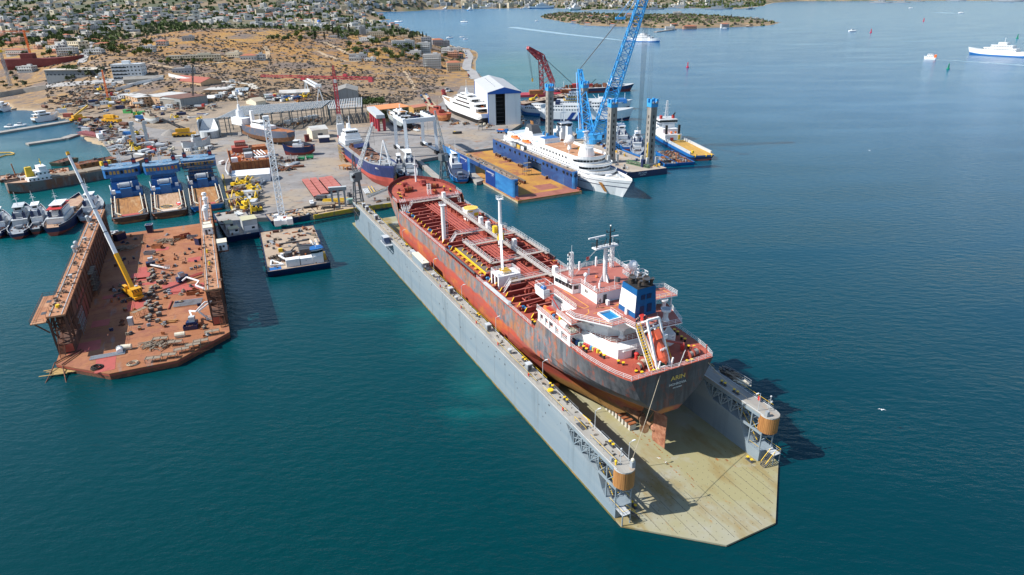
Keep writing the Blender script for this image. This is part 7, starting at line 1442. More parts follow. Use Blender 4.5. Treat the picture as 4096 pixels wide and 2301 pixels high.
tug('white tug with tall tripod mast tied up on the left of the first stone pier',P('G',130,840,0),P('G',75,590,0),7.5,hullm=white,H=1.2,hp=.6)
tug('small dark blue boat behind the bow of the red and blue cargo ship',P('F',2270,860,0.),P('F',2230,660,0.),5.5,hullm=navy,H=.8,hp=.6,name='pilot_boat',cat='boat')
mb=MB(concrete);mb.prism([tuple(P('G',*c,2.)[:2])for c in((165,608),(205,604),(440,800),(400,815))],-3,2.);tag(mb.build('stone_pier'),'concrete pier finger left of the travel lift slot','pier')
mb=MB(concrete);mb.prism([tuple(P('G',*c,1.8)[:2])for c in((392,562),(440,556),(640,640),(845,805),(770,830),(600,680))],-3,1.8);tag(mb.build('stone_pier'),'concrete pier finger along the blue dock ending at the dark blue tug','pier')
def X(u,v,z=2.):return P('X',u,v,z)
wwin=MB(glass);wwin.box(0,0,0,1.5,.12,1.3);wwm=wwin.data('window')
wdoor=MB(dgrey);wdoor.box(0,0,0,3.4,.12,3.6);wdm=wdoor.data('door')
def bld(name,lab,cat,a,b,depth,h,wall,roof,rt='flat',rows=0,nx=0,ny=0,doors=(),zb=None,over=.4,rh=3.0,wlev=1.2,winm=None):
 ''
 a,b=Vector(a),Vector(b);L=hypot(b.x-a.x,b.y-a.y);az=dirang(a,b);z=a.z if zb is None else zb
 T=thing(name,lab,cat,(a.x,a.y,z),az)
 mb=MB(wall)
 if rt=='gable_x':mb.prism([(0,0),(L,0),(L,depth),(0,depth)],-2,h);mb.add([(0,0,h),(L,0,h),(L,depth,h),(0,depth,h),(0,depth/2,h+depth*.16),(L,depth/2,h+depth*.16)],[(0,4,3),(1,2,5)])
 elif rt=='gable_y':mb.prism([(0,0),(L,0),(L,depth),(0,depth)],-2,h);mb.add([(0,0,h),(L,0,h),(L,depth,h),(0,depth,h),(L/2,0,h+L*.14),(L/2,depth,h+L*.14)],[(0,1,4),(2,3,5)])
 else:mb.prism([(0,0),(L,0),(L,depth),(0,depth)],-2,h)
 mb.build('wall',T)
 mb=MB(roof);o=over
 def slab(q):mb.add([*q,*[(x,y,z_+.22)for x,y,z_ in q]],[(3,2,1,0),(4,5,6,7),(0,1,5,4),(1,2,6,5),(2,3,7,6),(3,0,4,7)])
 if rt=='gable_x':
  r=h+depth*.16;slab([(-o,-o,h-.1),(L+o,-o,h-.1),(L+o,depth/2,r),(-o,depth/2,r)]);slab([(-o,depth/2,r),(L+o,depth/2,r),(L+o,depth+o,h-.1),(-o,depth+o,h-.1)])
 elif rt=='gable_y':
  r=h+L*.14;slab([(-o,-o,h-.1),(L/2,-o,r),(L/2,depth+o,r),(-o,depth+o,h-.1)]);slab([(L/2,-o,r),(L+o,-o,h-.1),(L+o,depth+o,h-.1),(L/2,depth+o,r)])
 else:slab([(-o,-o,h),(L+o,-o,h),(L+o,depth+o,h),(-o,depth+o,h)])
 mb.build('roof',T)
 for r in range(rows):
  for i in range(nx):inst(winm or wwm,'window',T,((i+.5)*L/nx,-.03,wlev+r*rh))
  for i in range(ny):inst(winm or wwm,'window',T,(L+.03,(i+.5)*depth/ny,wlev+r*rh),pi/2)
 for dx in doors:inst(wdm,'door',T,(dx*L,-.04,0))
 return T,L
mroof=M('sheet_roof_pale',(.56,.55,.52),[((.42,.36,.3),.12,.5,.68),((.6,.6,.6),(.02,.9,.9),.5,.7)],.6)
rroof=M('sheet_roof_rust',(.17,.085,.065),[((.24,.13,.09),.2,.5,.68)],.8)
groof=M('sheet_roof_grey',(.27,.26,.24),[((.20,.18,.16),.2,.5,.68)],.75)
peach=M('peach_wall',(.58,.37,.22),[((.48,.32,.2),.3,.5,.7)],.8)
gwall=M('sheet_wall_grey',(.27,.29,.30),[((.2,.2,.2),(.8,.8,.05),.5,.7)],.6)
a_,b_=X(1956,503),X(2083,497);L=(b_-a_).length;T=thing('boat_hangar','tall white boat hangar with blue gable and open dark doorway','hangar',a_,dirang(a_,b_));bk=X(1810,333,25.);D_=(Vector((bk.x,bk.y))-Vector((a_.x,a_.y))).length;D_=min(max(D_,60),95);hh=25.
hw_=M('hangar_white',(.74,.75,.76),[((.64,.65,.66),(.3,.3,.02),.5,.7)],.5)
mb=MB(hw_);o1,o2=L*.22,L*.52
mb.prism([(0,0),(o1,0),(o1,.5),(.5,.5),(.5,D_),(0,D_)],-.5,hh);mb.prism([(o2,0),(L,0),(L,D_),(L-.5,D_),(L-.5,.5),(o2,.5)],-.5,hh);mb.box(L/2,D_-.3,0,L-1,.5,hh);mb.build('wall',T)
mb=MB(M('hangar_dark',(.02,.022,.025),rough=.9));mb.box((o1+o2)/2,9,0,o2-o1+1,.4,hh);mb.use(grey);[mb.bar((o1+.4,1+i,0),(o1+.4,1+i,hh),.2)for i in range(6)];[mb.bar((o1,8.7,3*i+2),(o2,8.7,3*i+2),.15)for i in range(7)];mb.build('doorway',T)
mb=MB(M('hangar_roof',(.50,.51,.52),[((.42,.42,.43),(.05,.9,.5),.5,.7)],.5));rr=hh+3.6
mb.add([(-.6,-.8,hh),(L/2,-.8,rr),(L/2,D_,rr),(-.6,D_,hh),(-.6,-.8,hh-.4),(L/2,-.8,rr-.4),(L/2,D_,rr-.4),(-.6,D_,hh-.4)],[(0,1,2,3),(7,6,5,4),(0,3,7,4)]);mb.add([(L+.6,-.8,hh),(L/2,-.8,rr),(L/2,D_,rr),(L+.6,D_,hh),(L+.6,-.8,hh-.4),(L/2,-.8,rr-.4),(L/2,D_,rr-.4),(L+.6,D_,hh-.4)],[(3,2,1,0),(4,5,6,7),(0,4,7,3)]);mb.use(lgrey);[mb.box(L*.3,D_*(.2+.09*i),hh+2.3,.5,1.4,.5)for i in range(8)];mb.build('roof',T)
mb=MB(M('hangar_blue',(.01,.10,.42),rough=.5));mb.add([(-.5,-.9,hh-.3),(L/2,-.9,rr),(L+.5,-.9,hh-.3),(L+.5,-.9,hh-1.2),(-.5,-.9,hh-1.2),(-.5,-.4,hh-.3),(L/2,-.4,rr),(L+.5,-.4,hh-.3)],[(4,3,2,1,0),(0,1,6,5),(1,2,7,6)]);mb.box(-.08,1.4,0,.25,2.8,hh-.8);mb.box(-.08,D_-1.6,0,.25,2.8,hh-.5);mb.box(L/2,-.3,hh-1.3,L,.6,1.2);mb.build('blue_trim',T)
def yacht(lab,a,b,W_,D,tiers,hm,z0,bow=.45):
 a,b=Vector(a),Vector(b);L=hypot(b.x-a.x,b.y-a.y);T=thing('motor_yacht',lab,'yacht',(a.x,a.y,z0),dirang(a,b))
 hb,dk=hull(L,W_,D,3.4,bow=bow,stern=.06,sternw=.9,flare=.35,sheer=(2.,.0),rake=.1,mats=(black,hm,hm),levels=(.42,.8));hb.build('hull',T);mb=MB(M('teak',(.42,.27,.15)));deck_face(mb,dk,-.05);mb.use(hm);bulwark(mb,dk,.9,i0=11);mb.build('deck',T)
 for i,(x0,x1,w,z,h)in enumerate(tiers):
  mb=MB(white);pl_=rnd_front(L*x0,L*x1,w,w*.6);mb.prism(pl_,z,z+h);mb.prism(rnd_front(L*(x0-.05),L*(x1+.005),w+.6,w*.6),z+h,z+h+.35);mb.build('deckhouse',T)
  mb=MB(glass);[mb.box(L*(x0+(x1-x0)*.5),s*(w/2+.02),z+h*.45,L*(x1-x0)*.62,.12,h*.38)for s in(-1,1)];mb.box(L*x0-.03,0,z+.3,.1,w*.6,h*.7);mb.build('window_band',T)
 return T,L,dk
T,L,dk=yacht('large white superyacht standing on blocks beside the hangar, stern towards the yard',X(1951,490,4.),X(1772,420,5.),12.5,5.4,((.10,.72,11.4,5.4,2.8),(.15,.62,10.4,8.4,2.7),(.24,.56,9.,11.3,2.6),(.34,.5,6.,14.1,1.8)),white,5.4)
mb=MB(white);mb.box(L*.42,0,16.1,1.4,1.2,4.5);mb.tube((L*.42,0,20.5),(L*.42,0,27.),.12,5);mb.sphere((L*.36,-2.6,15.6),1.2,10,6);mb.sphere((L*.36,2.6,15.6),1.2,10,6);mb.box(L*.46,-2,16.,1.8,1.4,2.2);mb.box(L*.38,1.8,16.,1.8,1.2,2.);mb.use(black);[mb.bar((L*x,-5.3,8.6),(L*x-.6,-5.3,11.4),.5)for x in(.2,.3)];mb.use(orange);mb.box(L*.13,-1.5,8.5,2.2,2.,1.);mb.build('mast',T)
for i in range(14):
 p=Vector(T.location)+Vector((*rot2(L*(.06+.06*i),-3.2 if i%2 else 3.,T.rotation_euler.z),0));o=inst(kme,'stand_block',None,(p.x,p.y,2.02),UF(0,1),(1.6,1.,1.1),'keel block under the white superyacht by the hangar','stand block','blocks under the superyacht')
T,L,dk=yacht('grey and white yacht on stands behind the orange roofed office and the travel lift',P('B',1530,1300,2.),P('B',1330,1170,6.),9.5,4.2,((.12,.7,8.,4.2,2.4),(.2,.55,6.6,7.,2.3)),M('yacht_grey',(.33,.38,.40),rough=.4),4.4)
mb=MB(white);mb.tube((L*.36,0,9.6),(L*.34,0,14.5),.35,8);mb.sphere((L*.38,-1.8,10.6),.9,8,6);mb.sphere((L*.38,1.8,10.6),.9,8,6);mb.use(wood);mb.box(L*.2,0,9.5,5,4,.5);mb.build('mast',T)
def wboat(lab,a,b,W_,D,z0,h1,h2,hs,name='fishing_boat',cat='boat',low=None):
 a,b=Vector(a),Vector(b);L=hypot(b.x-a.x,b.y-a.y);T=thing(name,lab,cat,(a.x,a.y,z0),dirang(a,b))
 hb,dk=hull(L,W_,D,2.4,bow=.45,stern=.3,sternw=.5,sheer=(2.,.8),mats=(low or h1,h1,h2),levels=(.45,.8));hb.build('hull',T);mb=MB(rust);deck_face(mb,dk,-.05);mb.use(h2);bulwark(mb,dk,.8);mb.build('deck',T)
 mb=MB(hs);mb.box(L*.5,0,D,L*.3,W_*.6,2.4);mb.box(L*.55,0,D+2.4,L*.16,W_*.5,2.3);mb.use(glass);mb.box(L*.55,0,D+3.4,L*.16+.1,W_*.5+.1,.8);mb.use(hs);mb.box(L*.42,0,D+2.4,1.4,1.4,2.6);mb.tube((L*.55,0,D+4.7),(L*.54,0,D+10),.14,5);mb.build('deckhouse',T)
 mb=MB(grey);[mb.box(L*x,s*W_*.25,-z0+.02 if False else-2.4-(z0-4.4),.5,.5,1.9+(z0-4.4))for x in(.2,.4,.6,.75)for s in(-1,1)];mb.build('stand',T);return T,L
wboat('rust red fishing boat on stands between the parked cars and the superyacht',P('B',1945,1205,4.),P('B',1740,1125,6.),9.,3.4,4.4,rust,redox,redox)
wboat('small blue and red tug on stands in the middle of the concrete yard',P('F',1155,500,4.),P('F',750,510,4.),7.5,2.6,4.2,navy,navy,white,name='tug_boat',cat='tug',low=M('antifoul_red',(.20,.03,.03),rough=.6))
for c,(u,v)in(('nearer the quay, farther left',(985,615)),('right of its twin below the small tug',(1095,600))):
 mb=MB(green);mb.box(0,0,.6,4.2,2.,.9);mb.rail([(-2.1,-1,1.7),(2.1,-1,1.7),(2.1,1,1.7),(-2.1,1,1.7),(-2.1,-1,1.7)],1.1,.8,.06,2);mb.box(0,0,1.5,4.2,2.,.25);mb.use(black);[mb.tube((x,y-.15,.4),(x,y+.15,.4),.4,9)for x in(-1.4,1.4)for y in(-1,1)];put(mb.data('scissor_lift'),'scissor_lift','F',u,v,'green scissor lift '+c,'scissor lift',z=2.,rz=.1)
sp=MB(M('trailer_red',(.46,.15,.12),[((.36,.1,.08),.4,.5,.7),((.5,.24,.19),.9,.58,.72)],.7));Ls=40.
for i in range(6):sp.box(-Ls/2+Ls/12+i*Ls/6,0,1.05,Ls/6-.25,2.9,.55)
sp.use(redox);sp.box(0,0,.8,Ls,2.5,.35);sp.use(black)
for i in range(26):
 for s in(-1,1):sp.tube((-Ls/2+.9+i*1.53,s*.75,.42),(-Ls/2+.9+i*1.53,s*1.35,.42),.42,8)
spm=sp.data('module_trailer')
for i,(n0,n1,lab)in enumerate((((1190,1075),(1030,860),'red multi wheel trailer farthest left of the four in a row'),((1290,1045),(1130,845),'red multi wheel trailer second from left with a box on its far end'),((1385,1005),(1245,840),'red multi wheel trailer third from left, behind the grey capped frame'),((1470,980),(1330,825),'red multi wheel trailer farthest right of the four in a row'))):
 p,q=P('F',*n0,3.3),P('F',*n1,3.3);inst(spm,'module_trailer',None,((p.x+q.x)/2,(p.y+q.y)/2,2.),dirang(p,q),((p-q).length/Ls,1.25,1.),lab,'trailer','red trailers on the yard')
def car_mesh(c,kind='car'):
 mb=MB(c)
 if kind=='pickup':mb.box(0,0,.35,5.2,1.85,.55);mb.box(.6,0,.9,1.9,1.7,.75,0,.72,.85);mb.box(-1.6,.85,.9,2.,.12,.4);mb.box(-1.6,-.85,.9,2.,.12,.4);mb.use(dgrey);mb.box(-1.6,0,.9,1.9,1.5,.03);mb.use(glass);mb.box(.6,0,1.1,1.66,1.62,.38,0,.82,.9)
 elif kind=='van':mb.box(0,0,.35,4.8,1.9,1.7,0,.96,.92);mb.use(glass);mb.box(1.9,0,1.2,.95,1.75,.6,0,.8,.95)
 else:mb.box(0,0,.3,4.3,1.75,.55,0,.98,.96);mb.box(-.15,0,.85,2.5,1.6,.6,0,.66,.82);mb.use(glass);mb.box(-.15,0,.92,2.46,1.58,.38,0,.76,.9)
 mb.use(black);[mb.tube((x,y-.1,.33),(x,y+.1,.33),.33,9)for x in(-1.4,1.4)for y in(-.85,.85)];return mb.data(kind)
cols={'white':white2,'silver':lgrey,'red':red,'dark':dgrey,'blue':blue,'black':black}
cm={k:car_mesh(v)for k,v in cols.items()}
def pickup(lab,g,u,v,rz):
 T=thing('pickup_truck',lab,'pickup truck',P(g,u,v,2.02),rz);mb=MB(white);mb.box(0,0,.4,5.2,1.85,.6);mb.box(.6,0,1.,1.9,1.7,.75,0,.72,.85);mb.build('body',T);mb=MB(white);[mb.box(-1.6,s*.85,1.,2.,.12,.42)for s in(-1,1)];mb.box(-2.55,0,1.,.1,1.7,.42);mb.use(dgrey);mb.box(-1.6,0,1.,1.9,1.5,.03);mb.build('cargo_bed',T);mb=MB(glass);mb.box(.6,0,1.18,1.7,1.66,.4,0,.8,.9);mb.build('window',T);[MB(black).tube((x,y-.12,.38),(x,y+.12,.38),.38,10).build('wheel',T)for x in(-1.5,1.5)for y in(-.85,.85)]
pickup('white pickup truck parked alone in front of the red trailers','F',1118,1175,-1.2)
vanm=car_mesh(white2,'van')
put(vanm,'delivery_van','E',2236,395,'white van parked on the quay beside the blue supply ships','van',z=2.02,rz=1.4)
mb=MB(dgrey);mb.box(0,0,.9,9,2.4,.5);mb.box(-1,0,1.4,5,2.3,1.2,0,.9,.9);mb.use(grey);mb.box(3.6,0,1.4,1.8,2.3,1.5);mb.bar((-3,0,2.4),(9,2,2.6),.5);mb.use(black);[mb.tube((x,y-.25,.6),(x,y+.25,.6),.6,10)for x in(-3,-1.4,3)for y in(-1.1,1.1)];put(mb.data('crane_truck'),'crane_truck','F',1270,1130,'dark grey crane truck with lowered jib at the near end of the red trailers','truck',z=2.02,rz=-.15)
mb=MB(grey);mb.box(0,0,8.5,8.4,2.,1.4);[mb.box(x,0,0,.9,1.2,8.5)for x in(-3,0,3)];mb.use(lgrey);mb.box(0,0,9.9,8.5,2.1,.15);put(mb.data('portal_frame'),'portal_frame','F',1475,1215,'grey test frame with a thick cap on three columns near the quay edge','frame',z=2.02,rz=.2)
mb=MB(drust);mb.box(0,0,2.4,9,5,.3);[mb.box(x,y,0,.4,.4,2.4)for x in(-4,4)for y in(-2,2)];mb.use(plank);mb.box(0,0,2.7,8.8,4.8,.06);mb.use(grey);mb.rail([(-4.4,-2.4,2.7),(4.4,-2.4,2.7)],1,1.5,.04,2);put(mb.data('loading_table'),'loading_table','F',1305,1240,'brown steel table platform at the yellow quay edge','platform',z=2.02,rz=.15)
mb=MB(yellow);[mb.tube((-6,i*.8-2,.6+.5*(i%3)),(6,i*.8-2,.6+.5*(i%3)),.3,7)for i in range(6)];mb.use(M('block_brown',(.35,.2,.12)));[mb.box(-4.5+i*1.1,-3.4,0,.8,1.2,1.2)for i in range(10)];put(mb.data('pipe_stack'),'pipe_stack','F',1420,1165,'yellow pipes and brown blocks stacked behind the grey capped frame','pipe stack',z=2.02,rz=.15)
mb=MB(M('gen_green',(.25,.42,.35)));mb.box(0,0,.5,4.,2.,2.2);mb.use(blue);mb.cyl(2.6,0,1.,.7,1.4,10);mb.use(lgrey);mb.cyl(-.5,-1.2,.5,.6,2.,10);put(mb.data('generator'),'generator','F',1595,1180,'pale green generator set with a blue drum at the foot of the rail crane','generator',z=2.02,rz=.2)
mb=MB(dgrey);mb.box(0,0,.4,2.6,1.4,.8);mb.box(-.4,0,1.2,1.2,1.2,1.2);mb.bar((1.4,-.4,.3),(1.4,-.4,3.8),.15);mb.bar((1.4,.4,.3),(1.4,.4,3.8),.15);put(mb.data('forklift'),'forklift','F',1605,1085,'dark forklift with raised mast right of the red trailers','forklift',z=2.02,rz=1.)
mb=MB(M('block_brown',(.35,.2,.12)));[mb.box(i*.9,0,0,.7,1.4,1.5)for i in range(7)];[mb.box(-4+GA(0,1),-2+GA(0,.7),0,1.2,.8,.6,UF(0,3))for i in range(9)];put(mb.data('block_row'),'block_row','F',2090,1130,'row of brown blocks on the quay in front of the tanker bow','blocks',z=2.02,rz=.2)
kerb=M('kerb_yellow',(.55,.38,.03),[((.25,.2,.12),.7,.45,.65)],.8);mb=MB(kerb)
for a,q in(((1140,1329),(1650,1239)),((1650,1239),(2215,1161)),((2160,652),(2370,612)),((140,1365),(20,1040)),((20,1040),(-30,800)),((2210,1160),(2200,800)),((2200,800),(2180,650))):a,q=P('F',*a,2.),P('F',*q,2.);mb.bar((a.x,a.y,1.4),(q.x,q.y,1.4),.7,1.9)
tag(mb.build('quay_kerb'),'yellow painted kerb beam along the quay edge','kerb')
mb=MB(sand);mb.bar(P('F',1150,1300,2.01),P('F',1640,1212,2.01),7,.02);tag(mb.build('quay_strip'),kind='structure')
T,L=bld('storage_tent','long white fabric tent with ridged roof near the unfinished rust coloured hull','tent',P('F',108,925,2.),P('F',588,885,2.),11.5,4.2,M('tent_white',(.80,.81,.83),[((.7,.71,.74),(.5,.1,.3),.45,.65)],.6),M('tent_white',(.8,.81,.83)),'gable_x',over=.15)
a,b=P('F',95,765,2.),P('F',590,712,2.);L=(b-a).length;T=thing('hull_block','unfinished rust orange hull section with open deck, red house and scrap behind the white tent','hull section',a,dirang(a,b))
mb=MB(rust);mb.prism([(0,0),(L,0),(L+3,26),(L+2,42),(0,42)],0,4.6);mb.use(drust);[mb.box(x,-.1,0,.25,.25,4.6)for x in[i*2.2 for i in range(int(L/2.2)+1)]];mb.use(rust);mb.box(-.2,21,4.6,.3,42,1.3);mb.box(L/2,0,4.6,L,.3,.8);mb.build('hull',T)
mb=MB(redox);mb.box(7.5,36,4.6,10,9,3.2);mb.box(8,38,7.8,6.5,6,2.8);mb.use(M('frame_cream',(.4,.32,.24)));[mb.box(5.6+i*1.2,34.94,8.7,.8,.1,1.3)for i in range(5)];mb.use(rust);mb.box(18,37,4.6,10,8,2.4);mb.build('deckhouse',T)
mb=MB(lgrey);mb.box(11,16,4.6,4.6,6.5,2.6);mb.use(dgrey);mb.box(11,20.5,4.6,5,3,4.2);mb.use(white);[mb.tube((16+i*1.6,12,5.+.4*i),(13+i*2.,24,6.5),.35,7)for i in range(4)];mb.path([(14,10,5),(20,8,5.2),(24,12,5.3),(23,18,5.2)],.7,8);mb.use(white);mb.box(2.5,5,4.6,3.6,3.6,2.6);mb.use(orange);mb.box(5,4.6,4.6,1.8,2.,3.)
for i in range(90):mb.use(RC_((drust,plank,white2,grey,rust,redox)));mb.box(UF(1,L-1),UF(3,31),4.6,UF(.3,2.2),UF(.2,.8),UF(.2,.9),UF(0,3))
mb.build('deck_scrap',T)
mb=MB(lgrey);mb.path([tuple(P('F',*c,4.))for c in((55,590),(20,660),(10,740),(45,800),(95,815))],.5,7);tag(mb.build('duct_hose'),'fat grey ventilation hose curling down beside the rust hull section','hose')
wb,_=wboat('big white tug with tall house and white blue striped funnel standing among the steel frames',P('F',870,400,4.),P('F',190,260,4.),13.,5.,6.,M('hull_slate',(.09,.11,.16),[((.3,.16,.08),.5,.55,.7)]),M('hull_slate',(.09,.11,.16)),white,name='ocean_tug',cat='tug',low=M('hull_brown',(.22,.10,.05),[((.3,.18,.1),.5,.5,.65)],.8))
L=84;mb=MB(white);mb.box(62,0,5.,15,9,5.);mb.tube((64,0,10.),(64,0,15.),3.,12,2.4);mb.tube((64,0,15.),(64,0,19.),1.4,10,.8);mb.tube((64,0,19),(64,0,25),.2,5);mb.build('bridge_tower',wb);mb=MB(white);mb.box(51,-2,5,2.6,2.2,10.5);mb.use(navy);mb.box(52.4,-2,5,.5,2.3,10.6);mb.build('funnel',wb)
def portal_crane(lab,base,rz,H1,tip,m=M('crane_grey',(.14,.155,.17),[((.2,.13,.09),.7,.55,.72)],.6)):
 b0=Vector(base);T=thing('rail_crane',lab,'rail crane',b0,rz);mb=MB(m)
 for x,y in((-2.4,-1.7),(2.4,-1.7),(2.4,1.7),(-2.4,1.7)):mb.bar((x,y,0),(x*.5,y*.6,H1),.55)
 for z in(1.,H1*.5):k=1-.5*z/H1;[mb.bar((a[0]*k,a[1]*k,z),(q[0]*k,q[1]*k,z),.35)for a,q in zip(((-2.4,-1.7),(2.4,-1.7),(2.4,1.7),(-2.4,1.7)),((2.4,-1.7),(2.4,1.7),(-2.4,1.7),(-2.4,-1.7)))]
 [mb.bar((s*2.4,-1.7,1),(-s*1.2,-1.,H1*.95),.22)for s in(-1,1)];mb.build('portal',T)
 mb=MB(m);mb.cyl(0,0,H1,1.7,.8,12);mb.box(0,0,H1+.8,4.6,3.4,3.6,.3);mb.use(grey);mb.box(1.2,-1.2,H1+.6,2.6,2.,3.4,.3);mb.use(glass);mb.box(2.6,-1.6,H1+2.2,.8,1.4,1.2,.3);mb.build('machine_house',T)
 lt=Vector(tip)-b0;c,s=cos(-rz),sin(-rz);lt=Vector((lt.x*c-lt.y*s,lt.x*s+lt.y*c,lt.z))
 mb=MB(lgrey);mb.lattice((1.4,0,H1+2.4),lt,1.5,.7,14,.09,.06);mb.build('boom',T)
 mb=MB(m);mb.lattice((-.8,0,H1+4),(-1.2,0,H1+11.5),1.8,.6,5,.1,.07);mb.use(black);[mb.tube((-1.2,d_,H1+11.4),lt+Vector((0,d_,0)),.05,4)for d_ in(-.3,.3)];mb.tube(lt,lt-Vector((0,0,lt.z*.35)),.05,4);mb.build('back_mast',T)
 return T
portal_crane('dark grey rail crane with lattice jib at the far end of the grey dock wall',WD(-204,-18.8,DH+.1),AL,9.5,P('F',1895,135,42.))
portal_crane('dark grey rail crane with long thin jib on the stone pier beside the blue tug',P('G',450,800,2.),.4,10.,P('G',350,110,40.))
mb=MB(grey);mb.lattice(P('F',1830,1085,4.),P('F',2150,950,9.),1.3,1.3,12,.1,.06);mb.bar(P('F',1830,1085,4.6),P('F',2150,950,9.6),.7,.3);mb.use(yellow);q=P('F',2200,925,10.);mb.bar(P('F',1815,1060,5.5),q,.12);tag(mb.build('boarding_gangway'),'long grey lattice gangway with yellow rail sloping up to the tanker bow','gangway')
s_,b_=P('F',1560,470,4.5),P('F',2150,930,4.5);L=(b_-s_).length+6;T=thing('cargo_ship','cargo ship with red bottom, navy topsides and white bow A-frame, propped on the quay','cargo ship',(s_.x,s_.y,5.2),dirang(s_,b_))
antir=M('antifoul_bright',(.42,.07,.05),[((.36,.06,.045),.2,.45,.65),((.5,.12,.09),.6,.62,.75)],.6);nv2=M('cargo_navy',(.012,.03,.12),[((.02,.04,.16),.3,.5,.7)],.45)
hb,dk=hull(L,14.5,6.2,3.,bow=.26,stern=.16,sternw=.55,sheer=(3.2,1.),flare=.2,rake=.05,mats=(antir,antir,nv2),levels=(.3,.52));hb.build('hull',T);mb=MB(M('cargo_deck_grey',(.3,.33,.35),[((.3,.2,.13),.5,.5,.66)],.8));deck_face(mb,dk,-.05);mb.build('deck',T);mb=MB(nv2);bulwark(mb,dk,1.1,i0=16);mb.build('bulwark',T)
mb=MB(white);mb.box(L*.15,0,6.8,L*.15,11,2.8);mb.box(L*.16,0,9.6,L*.1,9.6,2.7);mb.box(L*.165,0,12.3,L*.07,8,2.6);mb.use(glass);[mb.box(L*.2+.06,y,13.3,.1,1.,.9)for y in(-3,-1.8,-.6,.6,1.8,3)];mb.box(L*.165,-4.05,13.3,5,.1,.9);mb.use(white);mb.tube((L*.13,0,14.9),(L*.13,0,18.),1.4,12,1.1);mb.tube((L*.16,0,14.9),(L*.16,0,23),.25,6);mb.build('deckhouse',T)
mb=MB(drust);mb.box(L*.43,0,6.2,L*.3,9.6,1.4);mb.use(dgrey);mb.box(L*.36,1,7.6,9,6,2.6,.2);mb.use(nv2);mb.bar((L*.36,-3,8.5),(L*.52,1,12.5),1.4,2.2);mb.use(M('hold_brown',(.28,.15,.09)));mb.box(L*.62,0,6.2,L*.12,9,.8)
for i in range(50):mb.use(RC_((drust,grey,dgrey,plank,lgrey)));mb.box(UF(L*.24,L*.75),GA(0,3.2),6.2+UF(0,1.5),UF(.4,2.5),UF(.3,1.),UF(.3,1.6),UF(0,3))
mb.build('cargo_gear',T)
mb=MB(white);ap_=(L*.855,0,21.);[mb.bar((L*.86,s*3.6,7.2),ap_,.5)for s in(-1,1)];mb.bar((L*.94,0,8.4),ap_,.4);[mb.bar((L*.86,-3.6*(1-t),7.2+13.8*t),(L*.86,3.6*(1-t),7.2+13.8*t),.35)for t in(.3,.55,.8)];mb.build('a_frame',T)
mb=MB(grey);[mb.cyl(L*x,y,7.8,.4,1.2,8)for x in(.8,.84,.88,.91)for y in(-2.2,2.2)];mb.box(L*.88,0,7.8,2,3,1.2);mb.build('windlass',T)
text('METEOR-1',1.1,white,'name_lettering',T,(L*.885,-4.9,7.0),(1,.42,0),(0,0,1),.05)
mb=MB(M('stand_grey',(.3,.3,.28)));[mb.box(L*x,s*2.8,-3.2,1.2,1.2,1.2)for x in(.15,.25,.35,.45,.55,.65,.75,.82)for s in(-1,0,1)];mb.build('stand',T)
put(scaf(12,2,9,5,ochre).data('scaffold'),'scaffold','F',1510,620,'tall yellow topped scaffold at the port quarter of the red and blue cargo ship','scaffold',z=2.02,rz=-1.2)
mb=MB(wood);mb.box(0,0,2.,7,4,.3);[mb.box(x,y,0,.3,.3,2)for x in(-3,0,3)for y in(-1.6,1.6)];put(mb.data('work_platform'),'work_platform','F',1550,730,'timber work platform beside the cargo ship hull','platform',z=2.02,rz=-.6)
mb=MB(yellow);mb.bar((0,0,1),(0,14,1),.2);mb.bar((1.6,0,1),(1.6,14,1),.2);mb.use(lgrey);[mb.tube((-3+i*.7,2,.4),(-3+i*.7,12,.4),.3,6)for i in range(4)];put(mb.data('pipe_walk'),'pipe_walk','F',1900,1060,'yellow railed walkway with white pipes under the cargo ship bow','walkway',z=2.02,rz=.35)
ga,gb_,gc,gd=P('F',2210,462,2.),P('F',2355,575,2.),P('G',236,455,2.),P('G',378,540,2.);T=thing('travel_lift','white four legged travel lift gantry with big black tyres straddling the boat slot','travel lift',(0,0,0));gh=24.
lw_=M('lift_white',(.66,.70,.74),rough=.45);tops=[]
for p,q in((ga,gb_),(gb_,ga),(gc,gd),(gd,gc)):
 mb=MB(lw_);t=p.lerp(q,.06);mb.bar((p.x,p.y,3.6),(t.x,t.y,gh),1.9,1.9);mb.build('leg',T);tops.append(Vector((t.x,t.y,gh)))
for p,q in((ga,gb_),(gc,gd)):mb=MB(lw_);mb.bar((p.x,p.y,4.2),(q.x,q.y,4.2),1.2,1.1);mb.use(dgrey);mb.box((p.x+q.x)/2,(p.y+q.y)/2,4.7,2.4,2,1.4);mb.build('side_beam',T)
for p in(ga,gb_,gc,gd):
 mb=MB(black);d_=(gb_-ga).normalized();n_=Vector((-d_.y,d_.x,0))
 for k in(-1.4,1.4):
  for s in(-1.1,1.1):c=p+d_*k+n_*s;c.z=3.15;mb.tube(c-n_*.5,c+n_*.5,1.15,14)
 mb.use(dgrey);mb.box(p.x,p.y,2.9,2.,2.,1.);mb.build('wheel_bogie',T)
mb=MB(lw_);mb.bar(tops[0],tops[1]+(tops[1]-tops[0])*.02,2.4,2.6);mb.bar(tops[2],tops[3],2.4,2.6);mb.bar(tops[1],tops[3],2.,2.6);mb.build('top_beam',T)
mb=MB(dgrey);[mb.box(*(tops[0].lerp(tops[1],t)+Vector((0,0,1.3))),1.6,1.,1.1,.5)for t in(.2,.5,.8)];[mb.box(*(tops[2].lerp(tops[3],t)+Vector((0,0,1.3))),1.6,1.,1.1,.5)for t in(.2,.4,.6,.8)];mb.use(black);[mb.tube(tops[i].lerp(tops[j],.4),tops[i].lerp(tops[j],.4)-Vector((0,0,13)),.06,4)for i,j in((0,1),(2,3))];mb.build('hoist',T)
